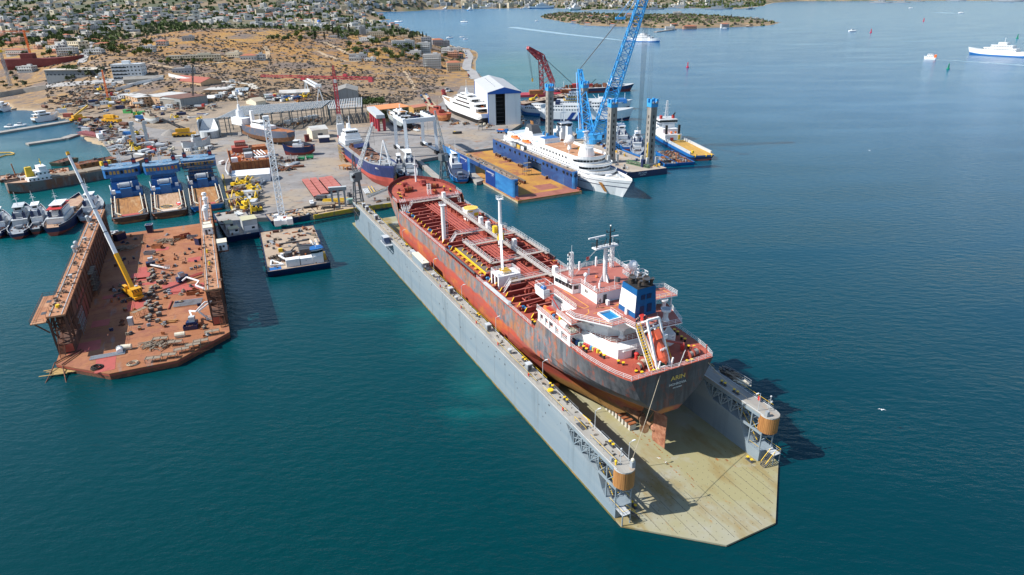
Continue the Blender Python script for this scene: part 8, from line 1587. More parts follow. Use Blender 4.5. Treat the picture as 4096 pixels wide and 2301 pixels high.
a,b=P('F',1905,165,2.),P('F',1975,235,2.);T=thing('column_portal','concrete beam resting on dark red tubular columns in the yard','column portal',a,dirang(a,b));L=(b-a).length
for i in range(4):mb=MB(crimson);mb.cyl((i-.6)*L/2.2,0,0,1.15,10,12);mb.cyl((i-.6)*L/2.2,4.4,0,1.15,10,12)if i in(0,3)else None;mb.build('column',T)
mb=MB(lgrey);mb.box(L*.35,1.5,10,L*1.8,6.4,2.6);mb.build('beam',T)
b0=P('F',1500,325,2.);T=thing('tower_crane','dark red tower crane with long thin jib and white concrete base in the yard','tower crane',b0);rel=lambda g,u,v,z:P(g,u,v,z)-b0
zt=50.;top=P('B',800,665,zt)-b0;jz=42.
top=Vector((0,0,zt));mb=MB(white);mb.box(0,0,0,5.,5.,10.,.3);mb.use(red);mb.box(0,0,0,5.1,5.1,2.,.3);mb.use(lgrey);mb.lattice((0,0,10),(0,0,17),4.2,2.,4,.16);mb.build('base',T)
mb=MB(crimson);mb.lattice((0,0,16),(0,0,jz),2.,2.,13,.17,.1);mb.lattice((0,0,jz),(0,0,zt),1.8,.8,4,.13,.09);mb.build('mast',T)
tip=P('B',-40,790,jz)-b0;tl_=P('B',1200,735,jz)-b0;dj=Vector((tip.x,tip.y,0)).normalized()
mb=MB(crimson);mb.lattice((0,0,jz),dj*62+Vector((0,0,jz)),1.5,1.2,30,.13,.08);mb.build('jib',T)
mb=MB(crimson);mb.lattice((0,0,jz),dj*-30+Vector((0,0,jz)),1.7,1.7,12,.15,.1);mb.box(*(dj*-29+Vector((0,0,jz-2.4))),3,2.4,3.,atan2(dj.y,dj.x));mb.box(*(dj*-9+Vector((0,0,jz+.6))),3.,2,2.,atan2(dj.y,dj.x));mb.build('counter_jib',T)
mb=MB(lgrey);mb.box(.6,-1.8,jz-3.4,1.8,1.6,2.4);mb.use(black);[mb.tube((0,0,zt),dj*d_+Vector((0,0,jz+.7)),.06,4)for d_ in(42,20,-22)];mb.use(crimson);mb.box(*(dj*26+Vector((0,0,jz-2.2))),3,1.6,1.4,atan2(dj.y,dj.x));mb.build('cab',T)
def frame_hall(lab,pts,z1,nx,ny,dens,m):
 a,b,c,d=[Vector(p)for p in pts];T=thing('steel_hall',lab,'steel frame',(a.x,a.y,2.));o=Vector((a.x,a.y,2.))
 def g(s,t,z):q=(a*(1-s)+b*s)*(1-t)+(d*(1-s)+c*s)*t;return Vector((q.x-o.x,q.y-o.y,z))
 mb=MB(m)
 for i in range(nx+1):
  for j in range(ny+1):
   if j in(0,ny)or i in(0,nx)or(i%3==0 and j%2==0):mb.bar(g(i/nx,j/ny,0),g(i/nx,j/ny,z1),.5)
 mb.build('column',T);mb=MB(m)
 for i in range(nx+1):mb.bar(g(i/nx,0,z1),g(i/nx,1,z1+.6),.5,.7)
 for j in range(ny+1):mb.bar(g(0,j/ny,z1),g(1,j/ny,z1),.45,.6)
 for k in range(4):[mb.bar(g(0,0,z1*(k+1)/5),g(1,0,z1*(k+1)/5),.18)for _ in(0,)]if dens>1 else None
 mb.build('roof_beam',T);mb=MB(M('purlin_pale',(.50,.54,.57),[((.36,.38,.4),.5,.5,.7)],.6))
 for i in range(nx*4+1):mb.bar(g(i/(nx*4),0,z1+.8),g(i/(nx*4),1,z1+1.2),.5,.4)
 mb.build('purlin',T);return T
fs=M('frame_slate',(.085,.115,.13),rough=.6)
frame_hall('long roofless steel frame hall with pale purlins across the middle of the yard',[P('F',-60,320,2.),P('F',1260,165,2.),P('B',590,1240,2.)+Vector((8,26,0)),P('A',2330,1330,2.)+Vector((-2,36,0))],13.,10,4,2,fs)
frame_hall('smaller roofless steel frame hall beside the dark red tower crane',[P('B',760,1262,2.),P('B',1078,1240,2.),P('B',1060,1150,2.)+Vector((0,8,0)),P('B',742,1190,2.)+Vector((-3,8,0))],12.,5,3,2,fs)
bld('site_shed','cream metal shed with stepped roof beside the long roofless hall','shed',P('F',1130,345,2.),P('F',1335,320,2.),13,6.,cream,mroof,'gable_x',doors=(.5,))
bld('site_shed','low navy shed with pale roof in front of the cream shed','shed',P('F',1215,395,2.),P('F',1350,385,2.),9,3.4,navy,mroof,'flat')
mb=MB(maroon);mb.cyl(0,0,0,1.7,4.6,12);mb.use(drust);mb.cyl(0,0,4.6,1.9,.3,12);mb.box(2.4,-1,0,2,1.5,1.6);put(mb.data('rust_tank'),'rust_tank','F',1060,375,'upright rust brown tank left of the cream shed','tank',z=2.02)
T,L=bld('office_block','ochre office with flat orange roof and vine covered front beside the yard','office',P('B',1225,1215,3.),P('B',1545,1178,3.),22,8.5,M('office_ochre',(.45,.36,.2)),M('office_roof',(.70,.27,.10),[((.6,.22,.08),.3,.5,.7)],.7),'flat',2,6,3,over=1.2,rh=3.6)
mb=MB(M('vine_leaf',(.035,.07,.02),[((.06,.1,.03),2.,.45,.6)],.9))
for i in range(500):x,z=UF(1,L-1),UF(.5,7.5);mb.box(x,-.5+UF(-.3,.2),z,.6,.3,.5,UF(0,3))
tag(mb.build('wall_vine',None,T.location,T.rotation_euler.z),'dark green creeper covering the front of the orange roofed office','creeper')
bld('gate_house','small ochre building with terracotta roof beside the rust red fishing boat','building',P('B',1590,1140,3.),P('B',1720,1120,3.),9,4.5,M('ochre_wall',(.5,.3,.1)),M('terra_roof',(.55,.22,.14)),'gable_x',1,5,2)
bld('gable_shed','grey corrugated gable shed behind the smaller steel frame','shed',P('B',800,1045,3.),P('B',1030,1035,3.),34,11,gwall,groof,'gable_y',doors=(.5,))
bld('long_office','long low white building with a row of windows below the brown hill','building',P('B',250,1000,4.),P('B',540,985,4.),14,5.5,white,mroof,'gable_x',1,11,2,over=.8)
mb=MB(M('tank_green',(.10,.16,.15)));mb.cyl(0,0,0,4.2,8.5,18);mb.use(lgrey);mb.cyl(0,0,8.5,4.3,.3,18);mb.rail([(4.2*cos(a),4.2*sin(a),8.8)for a in[i*pi/6 for i in range(13)]],1.,2,.05,2);put(mb.data('storage_tank'),'storage_tank','B',140,1045,'dark green storage tank at the left end of the long white building','tank',z=3.)
bld('yellow_shed','small shed with yellow roof beside the green tank','shed',P('B',165,1010,4.),P('B',240,1000,4.),8,5,cream,M('yel_roof',(.62,.45,.12)),'flat')
T=thing('gantry_crane','white gantry crane with sloping twin girder over red steel parts','gantry crane',P('B',600,1060,3.));g0=T.location;mb=MB(lw_)
pA,pB=P('B',520,980,3.)-g0,P('B',655,1075,3.)-g0;[mb.bar(pA+Vector((dx,0,0)),pA+Vector((0,0,17)),.8)for dx in(-3,3)];[mb.bar(pB+Vector((dx,0,0)),pB+Vector((0,0,17)),.8)for dx in(-4,4)];[mb.bar(pA+Vector((s,4*s*.3,17.6)),pB+Vector((s*1.5,0,17.6)),1.1,1.5)for s in(-1.6,1.6)];mb.box(*(pB+Vector((0,0,18))),5,3,2.2);mb.build('frame',T)
mb=MB(redox);[mb.box(UF(-26,4),UF(-9,4),0,UF(1.5,3.5),UF(.8,2.),UF(2,4),UF(0,3))for i in range(34)];put(mb.data('red_panels'),'steel_parts','B',600,1050,'rows of red oxide steel parts standing under the white gantry crane','steel parts',z=3.)
T,L=bld('main_works','peach works building with red tiled roof and a line of windows','works building',P('A',1750,912,6.),P('A',2040,945,6.),24,11,peach,M('red_tile',(.36,.10,.07),[((.3,.09,.06),.5,.5,.7)],.8),'gable_x',2,8,3,rh=4.)
bld('works_block','peach block with three rows of windows and flat pale roof','works building',P('A',1235,1045,4.),P('A',1400,1085,4.),14,9,peach,mroof,'flat',3,6,4,rh=2.8)
bld('works_hall','long peach hall with pale flat roof and blue doorway','works hall',P('A',1462,1062,4.),P('A',1610,1085,4.)+Vector((0,4,0)),30,9,peach,mroof,'flat',1,2,9,doors=(.35,),wlev=5.5)
bld('grey_works','grey corrugated hall with rust brown roof in the middle of the left yard','works hall',P('A',1655,1082,4.),P('A',1835,1110,4.),26,10,gwall,rroof,'flat',doors=(.7,))
bld('grey_works','grey concrete hall with wide pale roof adjoining the rust roofed hall','works hall',P('A',1838,1105,4.),P('A',2005,1075,4.),28,8.5,M('conc_wall',(.34,.31,.27)),mroof,'flat',doors=(.5,))
bld('works_annex','peach annex with white roof right of the grey halls','works hall',P('A',2020,1068,4.),P('A',2160,1062,4.),24,6.5,peach,M('white_roof',(.68,.67,.65)),'flat',doors=(.3,))
bld('works_annex','peach building with a row of square windows below the red tiled works','works building',P('A',2060,985,5.),P('A',2300,980,5.),22,7.5,peach,mroof,'flat',1,9,2,wlev=3.5)
bld('works_shed','small blue grey gable shed at the end of the peach works','shed',P('A',2375,985,4.),P('A',2500,980,4.),16,6,gwall,M('roof_bluegrey',(.36,.42,.46)),'gable_x',doors=(.5,))
bld('works_shed','long dull shed roof running behind the peach works towards the path','shed',P('A',2120,935,6.),P('A',2340,930,6.),12,5,cream,groof,'gable_x')
bld('grey_gable','small cream gable shed left of the long roofless hall','shed',P('B',10,1100,4.),P('B',108,1085,4.),16,6.5,cream,M('roof_tan',(.5,.43,.32)),'gable_x')
T,L=bld('white_tower','five storey white industrial building on the slope above the yard','industrial building',GP('A',1150,822),GP('A',1440,790),16,17,M('tower_white',(.66,.68,.70),[((.5,.5,.5),.25,.5,.7),((.4,.28,.2),.5,.66,.76)],.8),lgrey,'flat',4,8,3,rh=3.6,wlev=3.)
mb=MB(white);mb.box(L*.45,8,17,7,6,3.4);mb.build('roof_hut',T)
mb=MB(glass);[mb.box(L*.26,-.06,2.6+i*3.6,L*.5,.1,1.3)for i in range(4)];mb.build('window_band',T)
bld('long_shed','huge grey concrete shed with rust spotted pale roof on the slope at left','shed',GP('A',485,858),GP('A',1010,748),24,16,M('shed_conc',(.20,.22,.24),[((.15,.16,.17),(.5,.5,.1),.5,.7)],.85),M('roof_spotted',(.55,.50,.42),[((.42,.24,.12),.1,.56,.68)],.8),'flat',1,14,2,wlev=10.5,over=1.4)
bld('low_shed','low grey roofed shed in front of the white five storey building','shed',GP('A',1250,850),GP('A',1640,790),15,4.5,M('conc_wall',(.34,.31,.27)),groof,'gable_x')
T=thing('hopper_block','grey open topped concrete hopper with sloping inner walls beside the steel hall','hopper',P('A',2015,1385,2.),.35);mb=MB(lgrey);[mb.box(x,y,0,sx,sy,11.5)for x,y,sx,sy in((0,6,.6,13),(14,6,.6,13),(7,12.4,14,.6))];mb.add([(0,0,4),(14,0,4),(11,12,11.4),(3,12,11.4),(7,6,2.5)],[(0,1,4),(1,2,4),(2,3,4),(3,0,4)]);mb.build('hopper',T);mb=MB(lgrey);mb.tube((7,-2,0),(7,-2,5),6.6,18);mb.use(dgrey);mb.box(7,-7.,0,2,5,4.6);mb.build('drum_base',T)
wboat('pale grey fishing boat on trestles left of the white tug',P('E',1840,235,4.),P('E',2130,190,4.),6.5,2.6,4.4,lgrey,lgrey,lgrey)
wboat('worn grey boat hull half buried in yard scrap',P('A',1590,1225,4.),P('A',1490,1205,4.)+Vector((-6,5,0)),6.5,2.8,4.4,lgrey,M('boat_tan',(.4,.35,.28)),M('boat_tan',(.4,.35,.28)))
def mob_crane(lab,p,rz,sc,boom):
 T=thing('yard_crane',lab,'mobile crane',p,rz);mb=MB(cy);mb.box(0,0,1.,10*sc,2.8*sc,1.2*sc);mb.use(black);[mb.tube((x*sc,y*sc-.3,.7),(x*sc,y*sc+.3,.7),.7*sc,10)for x in(-4,-2.4,-.4,1.4,3.6)for y in(-1.3,1.3)];mb.build('carrier',T);mb=MB(cy);mb.box(-1*sc,0,2.2*sc,4.6*sc,2.6*sc,1.6*sc);mb.box(2*sc,-.6*sc,2.2*sc,1.6*sc,1.2*sc,1.8*sc);mb.build('slewing_cab',T)
 mb=MB(boom[3]);mb.lattice((1.5*sc,0,3.*sc),(boom[0],boom[1],boom[2]),1.*sc,.6*sc,10,.1*sc,.07*sc)if boom[4]else mb.bar((-1.5*sc,0,3.6*sc),(boom[0],boom[1],boom[2]),.9*sc);mb.build('boom',T)
mob_crane('yellow crawler crane with dark lattice jib lowered over a gravel heap',P('A',1860,1375,2.),.2,1.6,(-14,3,13,dgrey,True))
mob_crane('orange telescopic crane with short raised boom at the root of the long pier',P('A',790,1215,2.),1.1,1.3,(12,1,11,ochre,False))
mob_crane('yellow wheel crane parked between pipe stacks in the left yard',P('A',1130,1235,2.),-.3,1.7,(8,0,5.,cy,False))
for g,u,v,h,lab in(('A',1110,1080,26.,'yellow and orange lattice tower crane among the blue lattice sections'),('A',1960,1090,30.,'thin dark lattice crane standing before the peach annex')):
 p=P(g,u,v,3.);T=thing('lattice_tower',lab,'tower crane',p);mb=MB(yellow if 'yellow' in lab else dgrey);mb.cyl(0,0,0,1.6,6.,10);mb.box(0,0,6,3.4,3.,2.6);mb.use(orange if 'yellow' in lab else dgrey);mb.lattice((0,0,8),(1. if 'yellow' in lab else 6,0,8+h),1.3,.8,12,.11,.08);mb.build('boom',T)
T=thing('gravel_heap','grey gravel heap beside the yellow crawler crane','gravel heap',P('A',1720,1355,2.));mb=MB(M('gravel',(.28,.26,.24),[((.2,.19,.18),3.,.45,.6)],.95));mb.loft([[(r*(1+.12*sin(3*a))*cos(a),r*.8*sin(a),z)for a in[2*pi*i/16 for i in range(16)]]for r,z in((8,-.2),(5.5,1.6),(3,3.),(.6,4.))]);mb.build('heap',T)
mb=MB(black)
for a in[2*pi*i/2 for i in range(2)]:pass
for u,v,lab in((1362,1420,'white square mast standing on the left of a twin pair in the left yard'),(1490,1410,'white square mast standing on the right of a twin pair in the left yard')):
 mb=MB(lgrey);mb.box(0,0,0,2.2,2.2,15,.3,.8,.8);mb.box(1.,0,13.5,2.4,1.8,2.2,.3);put(mb.data('jack_mast'),'jack_mast','A',u,v+30,lab,'mast',z=2.)
mb=MB(sky_blue)
for i in range(6):mb.lattice((0,i*3.4,1.4),(34,i*3.4+1,1.4+.3*(i%2)),2.4,2.4,10,.16,.1)
T0=put(mb.data('lattice_stack'),'lattice_stack','A',850,1010,'sky blue lattice crane sections laid in rows at the left of the yard','crane sections',z=3.,rz=.2)
mb=MB(white)
for i in range(3):mb.lattice((0,i*3.2,1.4),(16,i*3.2+1,1.6),2.2,2.2,6,.15,.1)
put(mb.data('lattice_stack'),'lattice_stack','A',1085,985,'white lattice crane sections behind the sky blue ones','crane sections',z=3.,rz=.2)
mb=MB(M('truss_rose',(.36,.12,.13),rough=.8))
for i in range(3):mb.lattice((0,i*2.6,1.),(30,i*2.2-6,1.),1.7,1.4,12,.12,.08)
put(mb.data('lattice_stack'),'lattice_stack','A',790,1352,'rose red lattice boom sections lying above the little beach','crane sections',z=2.,rz=-.35)
cont=lambda m:(lambda mb:mb.data('shipping_container'))(MB(m).box(0,0,0,6.1,2.44,2.6).box(3.08,0,.15,.06,2.2,2.3))
for nm,m_,lst in(('green',M('cont_green',(.07,.38,.10),rough=.5),((1290,1140,'farthest left of the green three'),(1395,1165,'in the middle of the green three'),(1468,1155,'farthest right of the green three'))),('navy',navy,((1215,1100,'right in front of the peach window block'),(1630,1062,'beside the rust roofed grey hall'),(1830,1170,'with open front near the scrap heap'))),('blue',blue,((1420,1200,'like a lying tank among the scrap'),(1300,1370,'beside the beach scrap'))),('red',redox,((690,1180,'at the root of the long pier'),(1180,1060,'behind the navy one'))),('grey',lgrey,((1730,1100,'at the corner of the grey hall'),(960,1070,'near the yellow lattice tower crane')))):
 me=cont(m_)
 for u,v,w_ in lst:put(me,'shipping_container','A',u,v,nm+' shipping container '+w_,'container',z=2.5,rz=UF(-.2,.3),sc=1.25)
def proto(kind):
 mb=MB(drust);R=RND
 if kind=='scrap_heap':
  for i in range(46):mb.use(R.choice((drust,rust,dgrey,plank,grey,black)));r=abs(R.gauss(0,1.6));a=R.uniform(0,6.3);mb.box(r*cos(a),r*sin(a),max(0,1.4-r*.5)*R.random(),R.uniform(.5,2.4),R.uniform(.15,.6),R.uniform(.15,.7),R.uniform(0,3))
 elif kind=='pipe_bundle':mb.use(R.choice((grey,lgrey,drust)));[mb.tube((-4,i*.5-1.5,.3+.45*(k)),(4,i*.5-1.5+R.gauss(0,.2),.3+.45*k),.24,6)for i in range(6)for k in range(2)]
 elif kind=='pallet_stack':[(mb.use(R.choice((plank,wood,cream,grey))),mb.box(R.uniform(-2.4,2.4),R.uniform(-1.6,1.6),0,1.3,1.1,R.uniform(.6,2.),R.uniform(-.2,.2)))for i in range(8)]
 elif kind=='steel_rack':mb=scaf(6,2.2,3.2,3,R.choice((grey,drust)),True);mb.use(drust);[mb.box(R.uniform(-2.5,2.5),0,.2,1.2,1.4,1.2,R.uniform(-.2,.2))for i in range(4)]
 elif kind=='tyre_heap':mb.use(black);[mb.ring((R.gauss(0,1.6),R.gauss(0,1.),.3+R.uniform(0,1.2)),.7,.26,'z',10,5)for i in range(22)]
 elif kind=='parked_lorry':mb.use(R.choice((white2,blue,orange,red)));mb.box(3.2,0,.6,2.,2.4,2.4);mb.use(R.choice((dgrey,lgrey,blue)));mb.box(-1,0,.9,6.2,2.4,1.2);mb.use(glass);mb.box(4.15,0,1.8,.15,2.1,.9);mb.use(black);[mb.tube((x,y-.2,.5),(x,y+.2,.5),.5,9)for x in(3,-.6,-3)for y in(-1,1)]
 elif kind=='steel_tank':mb.use(R.choice((blue,lgrey,drust,navy)));mb.tube((-3.2,0,1.2),(3.2,0,1.2),1.2,12);mb.use(drust);[mb.box(x,0,0,.4,1.6,.5)for x in(-2,2)]
 elif kind=='digger':mb.use(yellow);mb.box(0,0,1.,2.8,2.2,1.5);mb.use(glass);mb.box(.6,.5,2.5,1.,.9,.8);mb.use(dgrey);[mb.box(0,s,0,3.6,.6,.9)for s in(-1,1)];mb.use(yellow);mb.bar((1.2,0,2.),(3.6,0,4.2),.4);mb.bar((3.6,0,4.2),(5.2,0,1.2),.35);mb.use(dgrey);mb.box(5.2,0,.5,.9,1.,.8)
 elif kind=='site_cabin':mb.use(R.choice((white2,cream,lgrey)));mb.box(0,0,.2,5.6,2.6,2.5);mb.use(lgrey);mb.box(0,0,2.7,5.8,2.8,.15);mb.use(glass);mb.box(0,-1.33,1.2,1.2,.06,.9);mb.use(dgrey);mb.box(1.8,-1.33,.3,.8,.06,1.9)
 return mb.data(kind)
YL={'scrap_heap':'rusty scrap heap','pipe_bundle':'bundle of steel pipes','pallet_stack':'group of stacked pallets','steel_rack':'loaded steel rack','tyre_heap':'heap of black tyres','parked_lorry':'parked lorry','steel_tank':'lying steel tank','digger':'yellow digger','site_cabin':'pale site cabin'}
KINDS_Y=['scrap_heap']*7+['pipe_bundle']*3+['pallet_stack']*4+['steel_rack']*3+['tyre_heap']*1+['parked_lorry']*2+['steel_tank']*2+['digger']+['site_cabin']*2
PR={k:[proto(k)for _ in range(3)]for k in set(KINDS_Y)}
PR={k:PR[k]for k in sorted(PR)}
def scatter(region,n,place,rngz,avoid=(),mind=5.,ks=KINDS_Y,used=[]):
 poly_=[tuple(P(*c,2.)[:2])for c in region];xs=[p[0]for p in poly_];ys_=[p[1]for p in poly_];k=0;tr=0
 av=[[tuple(P(*c,2.)[:2])for c in a]for a in avoid]
 while k<n and tr<n*40:
  tr+=1;x,y=UF(min(xs),max(xs)),UF(min(ys_),max(ys_))
  if not inside(x,y,poly_)or any((x-a)**2+(y-b)**2<mind*mind for a,b in used):continue
  if any(pdist(x,y,pl_+[pl_[-1]])<6 for pl_ in av if len(pl_)>1):continue
  used.append((x,y));kd=RC_(ks);z=max(2.,hraw(x,y)if y>600 else 2.)
  inst(RC_(PR[kd]),kd,None,(x,y,z),UF(0,6.28),UF(.8,1.25),YL[kd]+' '+place,{'parked_lorry':'lorry'}.get(kd,kd.replace('_',' ')),YL[kd]+'s '+place);k+=1
ROAD=[('A',1140,1130),('A',1250,1230),('A',1450,1290),('A',1560,1330),('A',1620,1400),('E',1640,180)];
scatter([('A',690,1200),('A',1180,1000),('A',1560,1100),('A',1980,1130),('A',2150,1100),('A',1990,1230),('A',1500,1270),('A',900,1360)],135,'in the crowded left part of the shipyard',2,[ROAD],4.)
scatter([('A',830,1300),('A',1500,1290),('E',1650,60),('E',1700,260),('E',1560,320),('E',1150,300),('E',1080,180)],90,'on the ground behind the blue supply ships',2,[ROAD],4.)
scatter([('A',1900,1170),('A',2180,1120),('A',2170,1210),('A',2020,1230)],12,'left of the roofless hall',2)
scatter([('A',400,1130),('A',1100,960),('A',1180,1010),('A',650,1180)],44,'along the top of the left bay',2)
scatter([('F',40,1000),('F',130,930),('F',420,920),('F',560,930),('F',420,1110),('F',470,1300),('F',150,1320)],40,'on the quay corner below the white tent',2,[],2.6,['scrap_heap','pallet_stack','steel_rack','site_cabin','pipe_bundle','digger'])
scatter([('F',620,560),('F',760,600),('F',1010,660),('F',900,740),('F',640,790)],16,'right of the rust orange hull section',2,[],3.6,['scrap_heap','steel_rack','pipe_bundle'])
scatter([('E',1700,250),('E',2120,200),('E',2120,310),('E',1700,400)],14,'on the sandy ground behind the supply ship bows',2,[],3.5,['pallet_stack','scrap_heap','steel_rack','site_cabin'])
scatter([('A',2200,1080),('A',2330,940),('B',60,980),('B',40,1080)],34,'on the dusty slope left of the roofless hall',3,[],4.)
scatter([('B',160,1310),('B',560,1230),('B',640,1240),('B',640,1180),('B',300,1230)],24,'inside the long roofless hall',2,[],5.,['pallet_stack','steel_rack','scrap_heap','site_cabin'])
scatter([('B',130,1050),('B',500,1020),('B',560,1080),('B',150,1090)],32,'between the roofless hall and the long white building',3,[],4.)
scatter([('B',1960,1260),('B',2350,1255),('B',2400,1300),('B',1900,1210)],8,'at the foot of the superyacht and hangar',2,[],4.,['scrap_heap','pallet_stack'])
scatter([('B',1470,1260),('B',1660,1270),('B',1650,1330),('B',1500,1320)],7,'under the travel lift beside the grey yacht',2,[],3.5,['pipe_bundle','scrap_heap'])
scatter([('C',20,1200),('C',90,1180),('C',130,1260),('C',40,1290)],7,'right of the hangar beside the blue dock',2,[],3.5,['scrap_heap','pallet_stack','steel_rack'])
def cars(lst,place,grp):
 for(g,u,v,rz)in lst:
  c=RC_(list(cm));p=GP(g,u,v)if v<1100 and g=='B' else P(g,u,v,2.02);inst(cm[c],'parked_car',None,(p.x,p.y,p.z+.05),rz,1.1,c+' car '+place,'car',grp)
cars([('B',1660+i*9+UF(-4,4),970+i*12,1.9)for i in range(7)]+[('B',1715+i*8,960+i*14,1.9)for i in range(8)],'parked on the dirt track below the scrub hill','cars on the dirt track')
cars([('B',1885+i*3,915+i*14,.5)for i in range(6)]+[('B',1925+i*8,900+i*6,.4)for i in range(6)],'parked behind the superyacht bow','cars behind the superyacht')
cars([('B',1560+i*18,1150+(i%3)*14,.7)for i in range(7)]+[('B',1570+i*20,1190,.7)for i in range(3)],'parked beside the orange roofed office','cars beside the office')
cars([('B',2105+i*4,500+i*22,1.7)for i in range(5)]+[('B',2138+i*5,760+i*10,1.7)for i in range(4)],'parked along the coast road','cars along the coast road')
put(vanm,'camper_van','B',1935,930,'cream camper van among the cars behind the superyacht','van',z=2.1,rz=.4)
mb=MB(blue);mb.box(-1,0,1.2,6,2.5,1.2);mb.box(3.4,0,.8,2.,2.4,2.4);mb.use(orange);mb.box(-1,0,2.2,5.4,2.1,.8,0,.7,.8);mb.use(black);[mb.tube((x,y-.2,.5),(x,y+.2,.5),.5,9)for x in(3,-1,-3)for y in(-1,1)];put(mb.data('tipper_lorry'),'tipper_lorry','G',1030,335,'bright blue tipper lorry with orange load behind the blue dock','lorry',z=2.02,rz=-.3)
mb=MB(black);mb.loft([[(x,w_*cos(a),.8+.8*sin(a))for a in[2*pi*i/8 for i in range(8)]]for x,w_ in((-3.4,.6),(-2,1.6),(2,1.6),(3.4,.8))]);mb.use(yellow);mb.box(-1.8,0,1.4,1.2,1.4,.4);put(mb.data('work_raft'),'work_raft','B',2025,1345,'black and yellow work raft lying on the open concrete before the superyacht','raft',z=2.02,rz=.2)
for g,u,v,lab,ps in(('B',1870,1290,'lone worker on the concrete between travel lift and superyacht','walk'),('B',2070,1350,'worker in white beside the black and yellow raft','stand'),('B',2530,1290,'worker standing at the right of the hangar doorway','stand'),('B',2518,1290,'second worker at the right of the hangar doorway','walk'),('G',210,395,'worker under the far leg of the travel lift','stand'),('F',1925,1135,'worker in dark clothes left of a pair at the tanker bow','stand'),('F',1940,1135,'worker in pale clothes right of a pair at the tanker bow','stand'),('F',1355,1030,'worker between the red trailers','walk')):
 person(P(g,u,v,2.02),UF(0,6),lab,ps,RC_((cloth_navy,cloth_orange)),white2)
put(scaf(3,3,9,1,dgrey).data('scaffold'),'scaffold','B',2260,1310,'dark stair scaffold at the stern of the superyacht','scaffold',z=2.02)
for a,b,w_,lab in((('A',-20,1135),('A',100,1100),9.,'white motor yacht at the left edge of the picture in the bay'),(('A',340,1235),('A',600,1195),8.,'white passenger yacht moored stern on behind the long pier')):
 pa,pb=P(*a,0),P(*b,0);yacht(lab,pa,pb,w_,3.2,((.12,.7,w_*.8,3.2,2.2),(.2,.55,w_*.64,5.8,2.)),white,.8)
sbm=MB(white);sbm.loft([[(x,w_*cos(a),.5+.7*sin(a))for a in[2*pi*i/8 for i in range(8)]]for x,w_ in((-3.5,1.1),(0,1.3),(2.4,.9),(3.8,.1))]);sbm.use(lgrey);sbm.box(-.4,0,1.1,2.2,1.5,1.1);sb_me=sbm.data('motor_boat')
for u,v,lab in((110,1285,'small white cabin boat tied to the long pier, farther left'),(210,1268,'small white boat with awning tied to the long pier, farther right'),(415,1185,'small dark topped boat inshore of the passenger yacht')):put(sb_me,'motor_boat','A',u,v,lab,'boat',z=0,rz=.2,sc=1.3)
mb=MB(ochre);mb.path([tuple(P('E',*c,.15))for c in((-20,330),(60,305),(130,300),(145,288),(110,278),(-20,280))],.45,6);tag(mb.build('oil_boom'),'yellow floating oil boom curving in at the left edge of the bay','oil boom')
leaf={k:M('leaf_'+k,a,[(b,.9,.42,.62)],.9)for k,a,b in(('pine',(.045,.08,.02),(.09,.125,.03)),('olive',(.065,.085,.04),(.12,.135,.07)),('cypress',(.016,.03,.016),(.03,.05,.025)),('bright',(.10,.14,.02),(.16,.17,.04)))}
bark=M('bark_brown',(.09,.06,.04),rough=.95)
def leaves(mb,lobes,n,s):
 for _ in range(n):
  cx,cy,cz,r,sz=RC_(lobes);a,t=UF(0,6.283),UF(-1,1);q=r*UF(.55,1.08);k=sqrt(1-t*t)
  x,y,z=cx+q*k*cos(a),cy+q*k*sin(a),cz+q*t*sz;e=Vector((GA(0,1),GA(0,1),GA(0,.7))).normalized();f=e.cross(Vector((GA(0,1),GA(0,1),GA(0,1)))).normalized();w_=s*UF(.6,1.3);c=Vector((x,y,z))
  mb.add([c-e*w_-f*w_*.6,c+e*w_-f*w_*.6,c+e*w_*.7+f*w_*.7,c-e*w_*.7+f*w_*.8],[(0,1,2,3)])
 return mb
def tree_proto(kind):
 h={'pine':8.,'olive':5.,'cypress':10.,'bright':5.5}[kind];tr=MB(bark);tr.tube((0,0,-.6),(UF(-.3,.3),UF(-.3,.3),h*.55),.28,6,.14)
 if kind=='cypress':lob=[(0,0,h*(.2+.13*i),1.25*(1-.11*i),1.3)for i in range(6)]
 else:
  lob=[(GA(0,h*.2),GA(0,h*.2),h*UF(.52,.85),h*UF(.17,.28),.8)for _ in range(9 if kind=='pine' else 7)]
  for l_ in lob[:5]:tr.tube((0,0,h*.4),(l_[0],l_[1],l_[2]),.12,5,.05)
 return tr.data('trunk'),leaves(MB(leaf[kind]),lob,230,.55 if kind!='cypress' else .4).data('crown')
TP={k:[tree_proto(k)for _ in range(3)]for k in('pine','olive','cypress','bright')}
TN={'pine':('pine_tree','dark green pine'),'olive':('olive_tree','grey green olive tree'),'cypress':('cypress_tree','slim dark cypress'),'bright':('bushy_tree','yellowish green bushy tree')}
def tree(kind,p,s,place):
 T=thing(TN[kind][0],TN[kind][1]+' '+place,'tree',p,UF(0,6.28),TN[kind][1]+'s '+place);T.scale=(s*UF(.9,1.2),s*UF(.9,1.2),s*UF(.85,1.15));a,b_=RC_(TP[kind]);inst(a,'trunk',T);inst(b_,'crown',T)
def pick(region,n,mn=6.):
 ''
 us=[q[1]for q in region];v_=[q[2]for q in region];pl_=[(q[1],q[2])for q in region];g=region[0][0];out=[];k=0
 while len(out)<n and k<n*12:
  k+=1;u,v=UF(min(us),max(us)),UF(min(v_),max(v_))
  if not inside(u,v,pl_):continue
  p=GP(g,u,v)
  if p.z>1.3 and all((p.x-q.x)**2+(p.y-q.y)**2>mn*mn for q in out[-60:]):out.append(p)
 return out
def grove(region,n,kinds,s,place,mn=6.):
 for p in pick(region,n,mn):tree(RC_(kinds),p,s*UF(.75,1.25),place)
A_=lambda*q:[('A',u,v)for u,v in q]
B_=lambda*q:[('B',u,v)for u,v in q]
